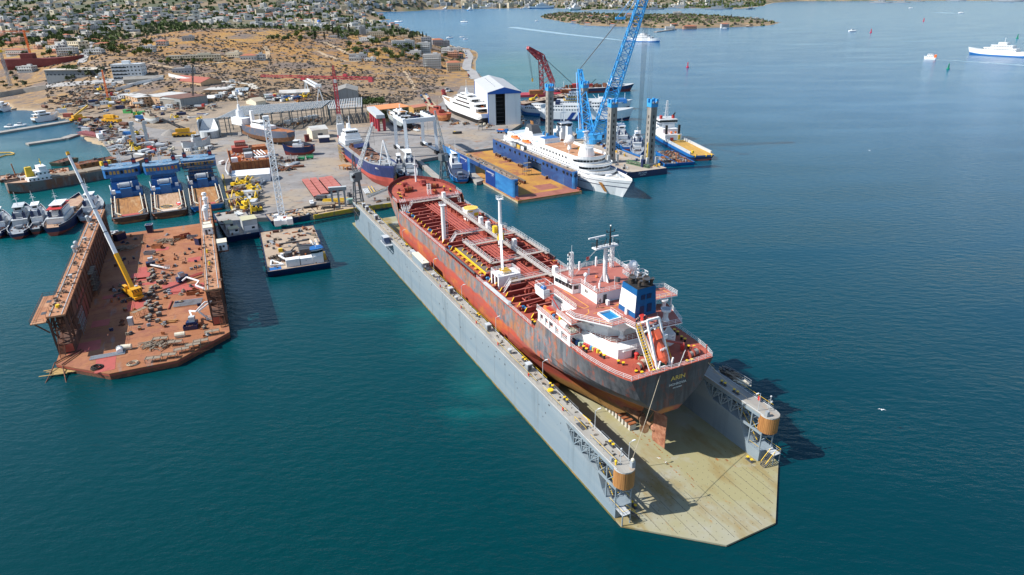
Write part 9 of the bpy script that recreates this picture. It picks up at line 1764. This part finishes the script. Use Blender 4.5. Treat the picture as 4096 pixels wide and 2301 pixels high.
grove(B_((900,560),(960,430),(1250,400),(1450,470),(1650,520),(1680,640),(1400,620),(1150,600)),40,('pine','pine','bright','olive'),1.25,'in the wooded strip below the headland houses')
grove(B_((1240,330),(1560,310),(1830,350),(1900,400),(1650,420),(1300,400)),22,('pine','pine','cypress','olive'),1.4,'on top of the headland by the strait')
grove(B_((560,300),(760,290),(900,330),(1060,390),(950,430),(700,400),(600,410)),24,('pine','pine','cypress'),1.5,'below the blue domed church')
grove(B_((120,430),(320,380),(480,330),(640,400),(600,430),(300,440)),16,('olive','bright','pine'),1.2,'on the hill edge left of the church')
grove(B_((1880,500),(2110,560),(2100,650),(1950,690),(1860,640)),12,('pine','bright','olive'),1.1,'among the houses by the coast road')
grove(A_((600,760),(1020,700),(1080,760),(700,850)),11,('olive','pine'),1.3,'in front of the huge grey shed')
grove(A_((1600,640),(2120,600),(2200,640),(1700,690)),16,('olive','olive','bright'),.95,'in the hedge row before the long low building')
grove(A_((1080,460),(1420,420),(1600,480),(1500,560),(900,590),(880,520)),22,('pine','olive','bright'),1.3,'in the gardens beside the straight road')
grove(A_((0,400),(860,450),(880,600),(500,590),(0,600)),26,('pine','olive','bright','olive'),1.3,'behind the huge grey shed')
grove(A_((700,300),(1700,250),(1850,330),(1200,400),(700,420)),28,('pine','olive','cypress'),1.4,'at the foot of the left town')
grove(A_((0,840),(180,700),(360,740),(280,880),(60,930)),7,('olive','bright'),1.1,'on the slope at the left edge')
for u,v,k in((1030,800,'bright'),(1340,670,'bright'),(900,690,'bright'),(390,605,'olive'),(500,590,'olive'),(1880,870,'olive')):tree(k,GP('B',u,v),.8,'standing alone on the scrub hill')
for u in range(1080,1300,22):tree('pine',GP('B',u,1075+UF(-12,12)),.95,'in the dark grove left of the orange roofed office')
for p in pick(A_((1250,480),(2300,250),(2576,300),(2576,560),(1900,560)),10):tree('olive',p,.7,'dotted over the golden upper hillside')
sm_=M('dry_scrub',(.20,.17,.15),[((.13,.12,.095),.5,.42,.6),((.27,.21,.14),1.2,.55,.7)],.95);mb=MB(sm_);k=0
while k<9000:
 y=640+(UF(0,1)**1.4)*900;x=UF(-.62*y-40,-10);
 d_=fbm(x/26.,y/26.,9)+.12*sstep(1150,700,y)
 if d_<.47 or not inside(x,y,coast):continue
 z=hgt(x,y)
 if z<2.6:continue
 k+=1;r=UF(.5,1.2)*(1+.0004*y)
 for _ in range(4):
  a=UF(0,3.14);dx,dy=r*cos(a),r*sin(a);ox,oy=GA(0,r*.4),GA(0,r*.4);mb.add([(x+ox-dx,y+oy-dy,z-.2),(x+ox+dx,y+oy+dy,z-.2),(x+ox+dx*.6,y+oy+dy*.6,z+r*UF(.5,1.)),(x+ox-dx*.7,y+oy-dy*.7,z+r*UF(.5,1.))],[(0,1,2,3)])
tag(mb.build('hill_scrub'),'low grey dry scrub covering the orange hillside','scrub',kind='stuff')
mb=MB(M('pale_rock',(.42,.36,.29),[((.3,.25,.2),.8,.45,.65)],.95))
for p in pick(B_((800,700),(1700,700),(1950,1000),(1700,1060),(1000,900)),90,2)+pick(B_((2180,580),(2270,560),(2260,760),(2200,700)),50,1)+pick(A_((600,860),(1200,840),(1250,900),(700,940)),50,2):mb.box(p.x,p.y,p.z-.3,UF(.8,2.6),UF(.8,2.2),UF(.6,1.5),UF(0,3),.6,.6)
tag(mb.build('hill_rocks'),'pale rocks strewn over the hillside and shore','rocks',kind='stuff')
def ribbon(name,pts,w_,m,lift=.35):
 P_=[GP(*q)for q in pts];Q=[]
 for a,b_ in zip(P_,P_[1:]):
  n=max(1,int((b_-a).length/9));Q+=[a.lerp(b_,i/n)for i in range(n)]
 Q.append(P_[-1]);mb=MB(m);R_=[]
 for i,q in enumerate(Q):
  d=Q[min(i+1,len(Q)-1)]-Q[max(i-1,0)];e=Vector((-d.y,d.x,0)).normalized()*w_/2;R_.append([(p.x,p.y,max(hgt(p.x,p.y),1.6)+lift)for p in(q-e,q,q+e)])
 for a,b_ in zip(R_,R_[1:]):mb.add([a[0],a[1],b_[1],b_[0],a[2],b_[2]],[(0,3,2,1),(1,2,5,4)])
 tag(mb.build(name),kind='structure')
dirt=M('dirt_track',(.48,.36,.23),[((.36,.26,.17),.2,.45,.65)],.95);asph=M('pale_asphalt',(.36,.35,.34),[((.28,.27,.27),.1,.45,.65)],.9)
ribbon('coast_road',[('B',2215,800),('B',2170,720),('B',2120,690),('B',2125,640),('B',2150,570),('B',2110,500)],13,asph)
ribbon('road',[('A',820,640),('A',850,560),('A',890,480),('A',930,420)],11,asph);ribbon('road',[('A',-40,965),('A',250,900),('A',520,865),('A',900,835),('A',1220,820),('A',1500,840)],12,asph)
ribbon('dirt_track',[('B',690,425),('B',780,470),('B',870,510),('B',930,545)],7,dirt);ribbon('dirt_track',[('B',620,520),('B',720,570),('B',900,620),('B',1050,620)],6,dirt);ribbon('dirt_track',[('B',90,470),('B',120,530),('B',110,600),('B',210,610)],6,dirt);ribbon('dirt_track',[('A',1500,640),('A',1800,700),('A',2100,650),('A',2576,600)],6,dirt);ribbon('dirt_track',[('B',0,900),('A',2520,850),('A',2350,830),('A',2150,820)],8,M('track_wall',(.55,.5,.42)))
ribbon('dirt_track',[('B',1690,960),('B',1720,1010),('B',1770,1060),('B',1780,1110)],8,dirt);ribbon('dirt_track',[('B',1490,720),('B',1560,820),('B',1600,900)],4,dirt)
def wall(lab,pts,h,m):
 mb=MB(m);P_=[GP(*q)for q in pts]
 for a,b_ in zip(P_,P_[1:]):mb.bar(a+Vector((0,0,h/2-.5)),b_+Vector((0,0,h/2-.5)),.5,h+1)
 tag(mb.build('boundary_wall'),lab,'wall')
wall('long white boundary wall curving from the low shed down to the lattice sections',[('A',1165,920),('A',1290,885),('A',1400,850),('A',1650,800)],3.,white2);wall('white boundary wall above the red tiled works',[('A',1700,770),('A',1880,810),('A',2130,835)],3.,white2);wall('grey retaining wall below the road at the left edge',[('A',-30,985),('A',240,940),('A',475,905)],5.,concrete)
for g,u,v in(('A',1655,760),('A',2010,800),('A',2180,800),('A',2530,840),('B',70,960),('B',700,880),('A',800,600)):
 p=GP(g,u,v);mb=MB(dgrey);mb.cyl(0,0,-.5,.16,11,6);mb.bar((-1,0,9.8),(1,0,9.8),.14);tag(mb.build('utility_pole',None,p),'thin dark utility pole on the slope above the shipyard','pole','utility poles above the shipyard')
terra=M('terracotta',(.42,.15,.08),[((.33,.12,.07),.8,.45,.65)],.85);hroof=M('flat_roof',(.45,.43,.40),[((.3,.28,.26),.3,.5,.7)],.85)
hw=[M('house_white',(.56,.56,.55),[((.48,.46,.43),.3,.5,.7)],.75),M('house_cream',(.60,.53,.40),rough=.8),M('house_grey',(.38,.39,.41),rough=.8),M('house_salmon',(.58,.32,.22),rough=.8),M('house_white2',(.50,.49,.47),rough=.75)]
def house_me(w_,d_,h,m,roof,bal=True):
 mb=MB(m);mb.box(0,0,-2.5,w_,d_,h+2.5);fl=max(1,int(h/3))
 if roof=='tile':mb.use(terra);mb.add([(-w_/2-.4,-d_/2-.4,h),(w_/2+.4,-d_/2-.4,h),(w_/2+.4,d_/2+.4,h),(-w_/2-.4,d_/2+.4,h),(-w_*.2,0,h+d_*.2),(w_*.2,0,h+d_*.2)],[(0,1,5,4),(1,2,5),(2,3,4,5),(3,0,4)])
 else:mb.use(hroof);mb.box(0,0,h,w_*.96,d_*.96,.12);mb.use(m);mb.box(w_*.2,d_*.1,h+.1,w_*.25,d_*.3,2.2);[mb.box(0,s*d_/2,h,w_,.2,.5)for s in(-1,1)]
 if bal:[mb.box(0,-d_/2-.6,3.*i-.15,w_*.8,1.3,.25)for i in range(1,fl)]
 bldg_windows(mb,0,0,0,w_,d_,fl,3.,max(2,int(w_/3)),max(2,int(d_/3)),1.2,1.3,0,1.1);return mb.data('house')
for u,v,w_,d_,h,m,rf,lab in((960,305,26,12,9,1,'flat','cream terraced block right of the church trees'),(1075,348,17,12,19,2,'flat','tall lilac grey apartment tower with red stripe on the headland'),(1135,338,15,12,11,0,'flat','white block right of the lilac apartment tower'),(1210,303,20,12,9,0,'flat','white stepped block behind the lilac tower'),(1280,300,18,12,11,0,'flat','white villa block at the water behind the headland trees'),(1445,315,16,10,9,0,'flat','white house above the strait, left of a pair'),(1515,320,18,10,8,0,'flat','white house above the strait, right of a pair'),(1215,372,26,12,8,1,'flat','wide cream house in the middle of the headland'),(825,385,28,12,4,2,'flat','long low roof left of the headland woods'),(1120,425,22,12,7,0,'flat','white house with blue windows on the headland slope'),(1485,490,34,14,11,0,'flat','big white house with terraces in front of the cypress'),(1720,475,17,14,15,2,'flat','grey apartment block nearest the big white house'),(1692,530,20,13,14,0,'flat','white balconied block in front of the grey apartment block'),(1830,465,20,12,11,2,'tile','red roofed grey house left of its neighbour by the coast'),(1895,480,20,12,12,2,'flat','grey house with wide windows by the coast'),(1920,548,16,12,10,0,'flat','narrow white house beside the coast road trees'),(2015,525,22,12,7,0,'flat','low white house nearest the coast road bend'),(1985,580,18,12,9,3,'flat','salmon pink house by the coast road'),(1775,680,24,14,17,0,'flat','white balconied apartment house at the foot of the headland'),(1990,715,18,12,11,1,'tile','windowless cream house at the end of the coast road houses'),(1030,585,24,10,5,0,'flat','low white farmhouse at the lower edge of the woods'),(1000,612,16,9,4,0,'flat','small white outbuilding below the farmhouse'),(1585,552,22,12,5,0,'flat','low white roof among the headland trees'),(25,600,18,9,6,0,'flat','small white house alone on the hillside track'),(1125,520,14,9,4,0,'tile','tiny white house between woods and golden grass'),(440,278,12,9,7,1,'flat','cream hut on the hill crest left of the church'),(1150,612,14,8,3,0,'flat','white shack right of the farmhouse'),(2050,580,12,9,6,2,'tile','small red roofed house by the coast road')):
 p=GP('B',u,v);me=house_me(w_,d_,h,hw[m],rf);inst(me,'house',None,p,UF(-.15,.25),None,lab,'house')
for u,v,w_,h,m,rf,lab in((1490,515,18,6,0,'flat','white house in front of round trees on the left hillside'),(1640,462,14,6,0,'tile','red roofed cottage on the left golden field'),(960,548,22,6,0,'flat','white house at the end of the straight road'),(690,555,24,9,0,'flat','white villa with gables behind the huge grey shed'),(180,560,28,8,0,'tile','white farm with red roof at the far left'),(1050,480,22,5,1,'tile','long red roofed house above the straight road'),(1855,735,22,5,2,'flat','grey block hut alone on the brown slope'),(1960,610,60,6,1,'flat','long low building with a sand coloured roof behind the hedge row'),(2360,570,18,5,1,'flat','small grey house at the right of the hedge row'),(2510,600,20,5,0,'tile','white house with red roof on the upper track'),(160,320,34,12,2,'flat','blue grey windowless block in the left town'),(1900,405,16,5,2,'flat','grey ruin on the golden hillside'),(280,720,20,6,0,'flat','white hut below the maroon ship hull')):
 inst(house_me(w_,10,h,hw[m],rf),'house',None,GP('A',u,v),UF(-.2,.3),None,lab,'house')
p=GP('B',640,285);T=thing('domed_church','white church with bright blue dome and tall bell towers on the hill crest','church',p,.1);mb=MB(hw[0]);mb.box(0,0,-3,26,20,12);mb.box(0,0,9,15,14,5);mb.cyl(0,0,14,5.4,4,16);[mb.sphere((x,-8,9.5),3.2,10,6)for x in(-8,8)];mb.box(0,-9,-3,34,10,7);mb.build('wall',T);mb=MB(M('dome_blue',(.01,.12,.5)));mb.sphere((0,0,18),5.4,16,8,.95);mb.build('dome',T);mb=MB(hw[0]);[(mb.box(x,2,-3,4.4,4.4,22,0,.9,.9),mb.sphere((x,2,20),1.9,8,5))for x in(-24,-17)];mb.build('bell_tower',T);mb=MB(white);mb.box(0,0,23,.3,.3,2.6);mb.box(0,0,24.3,1.4,.3,.3);mb.build('cross',T)
HP=[house_me(UF(9,17),UF(8,12),RC_((3.5,6,6.5,9,9.5)),hw[i%5],'tile' if i%4==3 else 'flat')for i in range(14)]
HB=[house_me(UF(14,24),UF(12,16),RC_((12,15,15,18)),hw[(0,1,4,2)[i%4]],'flat')for i in range(6)]
def village(region,n,protos,place,mn,sc):
 for p in pick(region,n,mn):inst(RC_(protos),'house',None,p,UF(-.6,.6),sc*UF(.85,1.25),'pale house '+place,'house','houses '+place)
village(A_((0,110),(900,130),(1500,110),(2576,70),(2576,185),(1850,235),(1150,320),(950,430),(0,400)),120,HP,'crowded into the town on the left hillside',13,1.15)
village(A_((0,440),(850,440),(860,540),(400,560),(0,540)),12,HP,'scattered behind the huge grey shed',14,1.1)
village(B_((0,30),(1100,10),(1600,20),(1650,95),(900,115),(560,165),(0,190)),85,HP+HB,'of the town around the inlet',18,1.35)
village(B_((700,215),(1060,215),(1320,255),(1250,290),(880,300)),12,HP,'behind the headland apartment tower',13,1.1)
village(B_((1650,10),(2576,10),(2576,78),(1760,90)),40,HB,'on the far waterfront beyond the strait',24,1.7)
village([('C',0,10),('C',850,10),('C',850,70),('C',0,78)],30,HB,'of the far harbour town',24,1.7)
mb=MB(hw[0]);k=0
def dens(x,y):return fbm(x/330.,y/330.,21)
while k<1500:
 y=1700+UF(0,1)*6800;x=UF(-.80*y-100,.30*y)
 if(y>3000 and x>-300 and y<5000)or not inside(x,y,coast)or dens(x,y)<.42:continue
 if y<2100 and x>-.50*y:continue
 z=hgt(x,y)
 if z<1.2 or z>210:continue
 k+=1;mb.use(RC_((hw[0],hw[0],hw[4],hw[1],hw[2])));s=1+y/7000;w_,d_,h=UF(8,20)*s,UF(8,14)*s,RC_((4,7,7,10,13))*s;mb.box(x,y,z-4,w_,d_,h+4,UF(-.5,.5));mb.use(glass);mb.box(x,y-d_/2-.3,z+h*.5,w_*.7,.3,h*.2)
 if k%5==0:mb.use(terra);mb.box(x,y,z+h,w_*1.05,d_*1.05,1.6,0,.4,.3)
tag(mb.build('far_town'),'countless pale roofs of the distant town','town',kind='stuff')
mb=MB(leaf['pine']);k=0
while k<12000:
 y=1500+UF(0,1)**1.2*7500;x=UF(-.80*y-150,.36*y)
 g_=-.36*y-40
 if not inside(x,y,coast)or(y<1900 and x>g_)or dens(x+900,y)<.34:continue
 z=hgt(x,y)
 if z<1.2:continue
 k+=1;mb.use(leaf['pine']if k%3 else leaf['olive']);r=UF(2.,4.4)*(1+y/4500)
 for _ in range(5):
  a=UF(0,3.14);dx,dy=r*cos(a),r*sin(a);ox,oy=GA(0,r*.45),GA(0,r*.45);h=r*UF(.9,1.9);mb.add([(x+ox-dx,y+oy-dy,z-1),(x+ox+dx,y+oy+dy,z-1),(x+ox+dx*.5,y+oy+dy*.5,z+h),(x+ox-dx*.6,y+oy-dy*.6,z+h*.9)],[(0,1,2,3)])
tag(mb.build('far_wood'),'dark green trees spread through the distant town and hills','trees',kind='stuff')
p=GP('A',60,700);T=thing('ship_hull','dark maroon ship hull under construction behind the huge grey shed','ship hull',p,.12);hb,dk=hull(95,16,12,2,bow=.3,stern=.1,sternw=.8,sheer=(3,0),mats=(maroon,maroon,maroon),levels=(.4,.7));hb.build('hull',T);mb=MB(maroon);deck_face(mb,dk,-.05);mb.box(30,0,12,14,10,6);mb.build('deck',T)
p=GP('A',310,560);T=thing('tower_crane','red orange tower crane over the trees at the left edge','tower crane',p);mb=MB(orange);mb.lattice((0,0,0),(0,0,34),1.8,1.8,10,.2,.12);mb.build('mast',T);mb=MB(orange);mb.lattice((8,0,32),(-62,-4,34),1.5,1.2,18,.16,.1);mb.build('jib',T)
p=GP('A',110,870);T=thing('lattice_tower','grey lattice tower crane with yellow head at the left edge','tower crane',p);mb=MB(grey);mb.lattice((0,0,-1),(0,0,38),2.4,2.,12,.16,.1);mb.build('mast',T);mb=MB(yellow);mb.lattice((6,0,38),(-26,-3,40),1.4,1.,8,.16,.1);mb.box(0,0,37,3,3,3);mb.build('jib',T)
IP=[('C',240,172),('C',300,152),('C',560,142),('C',850,150),('C',1400,165),('C',1900,163),('C',2300,183),('C',2570,212),('D',180,226),('D',90,250),('D',0,264),('C',2300,276),('C',1700,294),('C',1400,285),('C',700,258),('C',500,225),('C',300,190)]
ipoly=[tuple(P(*c,0)[:2])for c in IP];xs=[p[0]for p in ipoly];ys_=[p[1]for p in ipoly]
def ih(x,y):return-1+11*sstep(0,110,pdist(x,y,ipoly))+(fbm(x/50.,y/50.,4)-.4)*3 if inside(x,y,ipoly)else-3.
im=M('island_ground',(.26,.18,.10),[((.16,.13,.09),.02,.42,.6),((.40,.27,.14),.04,.55,.68)],.95);mb=MB(im);nx,ny=70,50
g_=[[(min(xs)+(max(xs)-min(xs))*i/nx,min(ys_)+(max(ys_)-min(ys_))*j/ny)for i in range(nx+1)]for j in range(ny+1)];mb.v=[(x,y,ih(x,y))for r in g_ for x,y in r]
for j in range(ny):
 for i in range(nx):
  q=(j*(nx+1)+i,j*(nx+1)+i+1,(j+1)*(nx+1)+i+1,(j+1)*(nx+1)+i)
  if max(mb.v[k][2]for k in q)>-2:mb.f.append(q);mb.mi.append(0)
tag(mb.build('island_ground',smooth=True),kind='structure')
mb=MB(leaf['pine']);k=0
def ipt():
 while 1:
  x,y=UF(min(xs),max(xs)),UF(min(ys_),max(ys_))
  if inside(x,y,ipoly)and pdist(x,y,ipoly)>22:return x,y,ih(x,y)
for _ in range(1300):
 x,y,z=ipt();mb.use(RC_((leaf['pine'],leaf['olive'],leaf['olive'],sm_)));r=UF(2.,5.)
 for _ in range(5):
  a=UF(0,3.14);dx,dy=r*cos(a),r*sin(a);ox,oy=GA(0,r*.5),GA(0,r*.5);h=r*UF(.8,1.5);mb.add([(x+ox-dx,y+oy-dy,z-.5),(x+ox+dx,y+oy+dy,z-.5),(x+ox+dx*.5,y+oy+dy*.5,z+h),(x+ox-dx*.6,y+oy-dy*.6,z+h*.9)],[(0,1,2,3)])
tag(mb.build('island_wood'),'scrub and trees covering the low island','trees',kind='stuff')
def IPT(u,v):
 p=P('C',u,v,6.);return Vector((p.x,p.y,max(2.,ih(p.x,p.y))))
for u,v,w_,h,rf,lab in((785,195,22,8,'tile','red roofed white house in the middle left of the island'),(950,195,16,8,'tile','red roofed house left of the blue crane boom on the island'),(1170,180,26,10,'tile','large red roofed house right behind the blue crane boom on the island'),(1070,215,20,7,'tile','red roofed house below the spreader on the island shore'),(760,235,20,5,'tile','low red roofed house at the island shore, farther left'),(1010,245,16,5,'tile','low red roofed house at the island shore beside the ropes'),(1660,160,34,12,'flat','big pale shed with round roof on the far side of the island'),(1590,280,26,7,'flat','white boathouse at the island pier'),(1630,258,20,6,'tile','red roofed house behind the island pier'),(1790,268,38,6,'tile','long low brown house right of the island pier'),(2140,260,22,9,'tile','white house with red roof at the right of the island'),(570,165,14,6,'tile','small red roofed house at the left end of the island'),(620,215,18,5,'tile','red roofed hut on the left island shore'),(2440,200,30,6,'flat','low grey building at the right tip of the island')):
 inst(house_me(w_,11,h,hw[0]if 'brown' not in lab else hw[3],rf),'house',None,IPT(u,v),UF(-.2,.2),None,lab,'house')
for _ in range(40):x,y,z=ipt();tree(RC_(('pine','olive','bright','cypress')),(x,y,z),UF(1.,1.7),'on the low island')
pier('stone jetty with a boathouse at the island shore',[P('C',1440,328,0),P('C',1640,300,0)],9,2.)
mb=MB(sand);mb.bar(P('C',2270,195,7.),P('C',2380,265,2.),9,.4);tag(mb.build('road'),kind='structure')
def far_ferry(lab,a,b,hm,z=0.,name='car_ferry'):
 T,L=ferry(name,lab,a,b,15.,5.,((hm,hm,cw),(.3,.52)),((.26,.76,13.5,5.,8.,cw,1),(.32,.66,12.5,8.,10.8,cw,1),(.42,.56,9.,10.8,13.4,cw,2)),bow=.3,stern=.25);mb=MB(white);mb.tube((L*.48,0,13.4),(L*.48,0,18),.3,6);mb.bar((L*.03,-4,4),(L*.0,-4,10),.8);mb.bar((L*.03,4,4),(L*.0,4,10),.8);mb.build('mast',T);T.scale=(1,1,1.3*max(.8,L/85));return T,L
far_ferry('white car ferry with dark waterline sailing past behind the blue crane boom',P('C',1150,415,0),P('C',1500,425,0),blue)
far_ferry('white double ended ferry with square side windows leaving the picture at right',P('D',2690,585,0),P('D',2000,545,0),blue)
tt=ferry('passenger_boat','small white passenger boat with orange stern leaving a long wake',P('D',1690,600,0),P('D',1565,596,0),8.,2.6,((cw,cw,cw),(.4,.7)),((.1,.8,6.6,2.6,5.2,cw,1),(.3,.75,5.6,5.2,7.4,cw,1)))
mb=MB(orange);mb.box(1.5,0,2.,3,7,4.5);mb.build('stern_panel',tt[0])
for a,b_,hm,lab in(((B_((1885,95))[0]),('B',1950,92),redox,'dark red hulled ferry at the far town quay'),(('B',1940,88),('B',2095,86),navy,'first navy hulled ferry at the far town quay'),(('B',2130,108),('B',2182,104),sky_blue,'pale blue ferry seen end on before the far town'),(('B',2255,88),('B',2490,82),navy,'long navy ferry right of the pale blue one at the far quay'),(('B',2195,82),('B',2250,80),sky_blue,'small ferry tucked behind the pale blue one'),(('C',85,92),('C',180,90),redox,'red and blue ferry nearest the left end of the harbour quay'),(('C',170,90),('C',430,84),blue,'blue hulled ferry behind the red bowed one at the harbour quay'),(('C',580,106),('C',700,98),M('ferry_green',(.1,.35,.3)),'green tinted ferry lying off the harbour quay'),(('C',540,92),('C',620,90),navy,'navy ferry behind the green tinted one')):far_ferry(lab,P(*a,0),P(*b_,0),hm)
nav=M('naval_grey',(.24,.27,.30),rough=.6)
def warship(lab,a,b_):
 a,b_=P(*a,0),P(*b_,0);L=(b_-a).length;T=thing('warship',lab,'warship',a,dirang(a,b_));hb,dk=hull(L,L*.11,L*.045,4,bow=.4,stern=.1,sternw=.8,sheer=(3,0),mats=(nav,nav,nav),levels=(.4,.7));hb.build('hull',T);mb=MB(nav);deck_face(mb,dk,-.05);z=L*.045;[mb.box(L*x,0,z,L*w_,L*.08,L*h)for x,w_,h in((.3,.18,.05),(.55,.16,.07),(.62,.06,.11),(.42,.08,.08))];mb.lattice((L*.58,0,z),(L*.58,0,z+L*.26),L*.03,L*.01,5,.5,.35);mb.lattice((L*.38,0,z),(L*.38,0,z+L*.2),L*.03,L*.01,4,.5,.35);mb.build('superstructure',T)
for i,(u0,u1,v)in enumerate(((1020,1230,104),(1330,1540,98),(1570,1850,84),(1940,2230,96),(1900,2100,72),(2110,2330,76),(2150,2420,60),(2350,2450,96),(2390,2560,44))):warship(('grey warship lying farthest left of the naval row','grey warship with helicopter deck behind the blue crane ropes','long grey warship alone at the middle of the naval pier','long grey warship at the front of the naval cluster','grey warship second behind the front of the naval cluster','grey warship with tall masts in the naval cluster','grey warship at the back of the naval cluster','small dark auxiliary beside the naval cluster','grey ship at the far right end of the naval basin')[i],('C',u0,v),('C',u1,v-3))
for u0,u1,v,lab in((1020,1260,32,'small white craft at the far right quay'),(1260,1440,30,'dark hulled ship at the far right quay'),(1450,1580,22,'white ship right of the dark one at the far quay'),(1790,2000,12,'white ship at the far right end of the opposite shore'),(2250,2600,18,'long dark grey ship at the right edge of the opposite shore')):warship(lab,('D',u0,v),('D',u1,v-1))
pier('long naval jetty in front of the grey warships',[P('C',2230,95,0),P('C',2380,90,0)],14,2.);pier('thin causeway between the island and the harbour',[P('C',690,135,0),P('C',830,98,0)],12,2.);pier('floating jetty far beyond the island',[P('C',1770,157,0),P('C',1960,153,0)],10,2.)
for g,u,v,s,lab in(('B',1435,226,4.5,'white and teal excursion boat off the inlet spit'),('B',2095,228,4.,'small white ferry heading into the strait'),('B',2072,378,1.6,'tiny white boat off the headland'),('B',2108,400,1.6,'tiny blue boat off the headland'),('B',1250,215,2.,'tiny boat beside the inlet spit'),('D',850,318,2.6,'long low pale boat beside a red buoy'),('D',1435,84,2.6,'small white boat under the opposite shore'),('D',1940,134,2.6,'white speedboat with wake near the opposite shore'),('C',250,215,2.,'small boat at the left island jetty'),('C',2140,288,1.6,'small boat off the right island shore'),('B',1950,385,2.2,'small dark boat at the headland landing')):put(sb_me,'motor_boat',g,u,v,lab,'boat',z=0,rz=UF(-.3,.3),sc=s)
def buoy(m,g,u,v,s,lab):mb=MB(m);mb.cyl(0,0,-.4,1.5,1.2,12);mb.cyl(0,0,.8,.9,.4,10,.4);mb.lattice((0,0,1.),(0,0,4.4),1.,.5,3,.1);mb.cyl(0,0,4.4,.45,.9,8);put(mb.data('buoy'),'channel_buoy',g,u,v,lab,'buoy',z=0,sc=s)
bred=M('buoy_red',(.65,.02,.06));bgr=M('buoy_green',(.0,.25,.13))
buoy(bred,'C',1767,680,1.3,'red channel buoy, the nearest one, below the passing ferry');buoy(bred,'D',1035,330,1.6,'red channel buoy beside a long pale boat');buoy(bred,'D',1566,215,1.8,'distant red channel buoy');buoy(bgr,'D',1812,697,1.3,'green channel buoy below the small passenger boat');buoy(bgr,'D',2508,388,1.5,'green channel buoy above the right ferry')
fo=M('foam',(.45,.55,.60),[((.12,.28,.38),(.03,.3,.3),.42,.6)],.6)
def wake(g,pts,w0,w1):
 mb=MB(fo);Q=[P(g,*q,.06)for q in pts]
 for i,(a,b_)in enumerate(zip(Q,Q[1:])):
  d=(b_-a).normalized();e=Vector((-d.y,d.x,0));n=len(Q)-1;wa,wb=w0+(w1-w0)*i/n,w0+(w1-w0)*(i+1)/n;mb.poly([a-e*wa,a+e*wa,b_+e*wb,b_-e*wb])
 tag(mb.build('wake_foam'),'pale foam wake trailing on the sea','wake',kind='stuff')
wake('C',((1160,412),(900,384),(500,340),(0,275)),5,16);wake('D',((1690,602),(1900,612),(2250,636),(2600,662)),1.5,5);wake('D',((1935,136),(1700,128)),6,20)
gu=MB(white);gu.loft([[(x,w_*cos(a),w_*sin(a))for a in[2*pi*i/8 for i in range(8)]]for x,w_ in((-.3,.03),(-.1,.1),(.15,.1),(.3,.05),(.38,.01))]);[gu.add([(.12,s*.06,.05),(-.1,s*.06,.05),(-.08,s*.4,.16),(.1,s*.4,.18),(-.12,s*.8,.08)],[(0,1,2,3)[::s],(3,2,4)[::s]])for s in(-1,1)];gum=gu.data('seagull')
for g,u,v,z,s,lab in(('O',2218,1031,6,2.2,'white seagull gliding low over the open water at right'),('c5',1830,85,2.5,1.4,'white seagull flying over the pontoon floor of the grey dock'),('c5',2005,190,.6,1.2,'white seagull resting on the pontoon floor of the grey dock'),('O',2187,379,5,2.4,'white seagull over the sea beyond the offshore tug')):
 REG['c5']=(2350,1820,.15552);put(gum,'seagull',g,u,v,lab,'seagull',z=z,rz=UF(0,6),sc=s*.5)
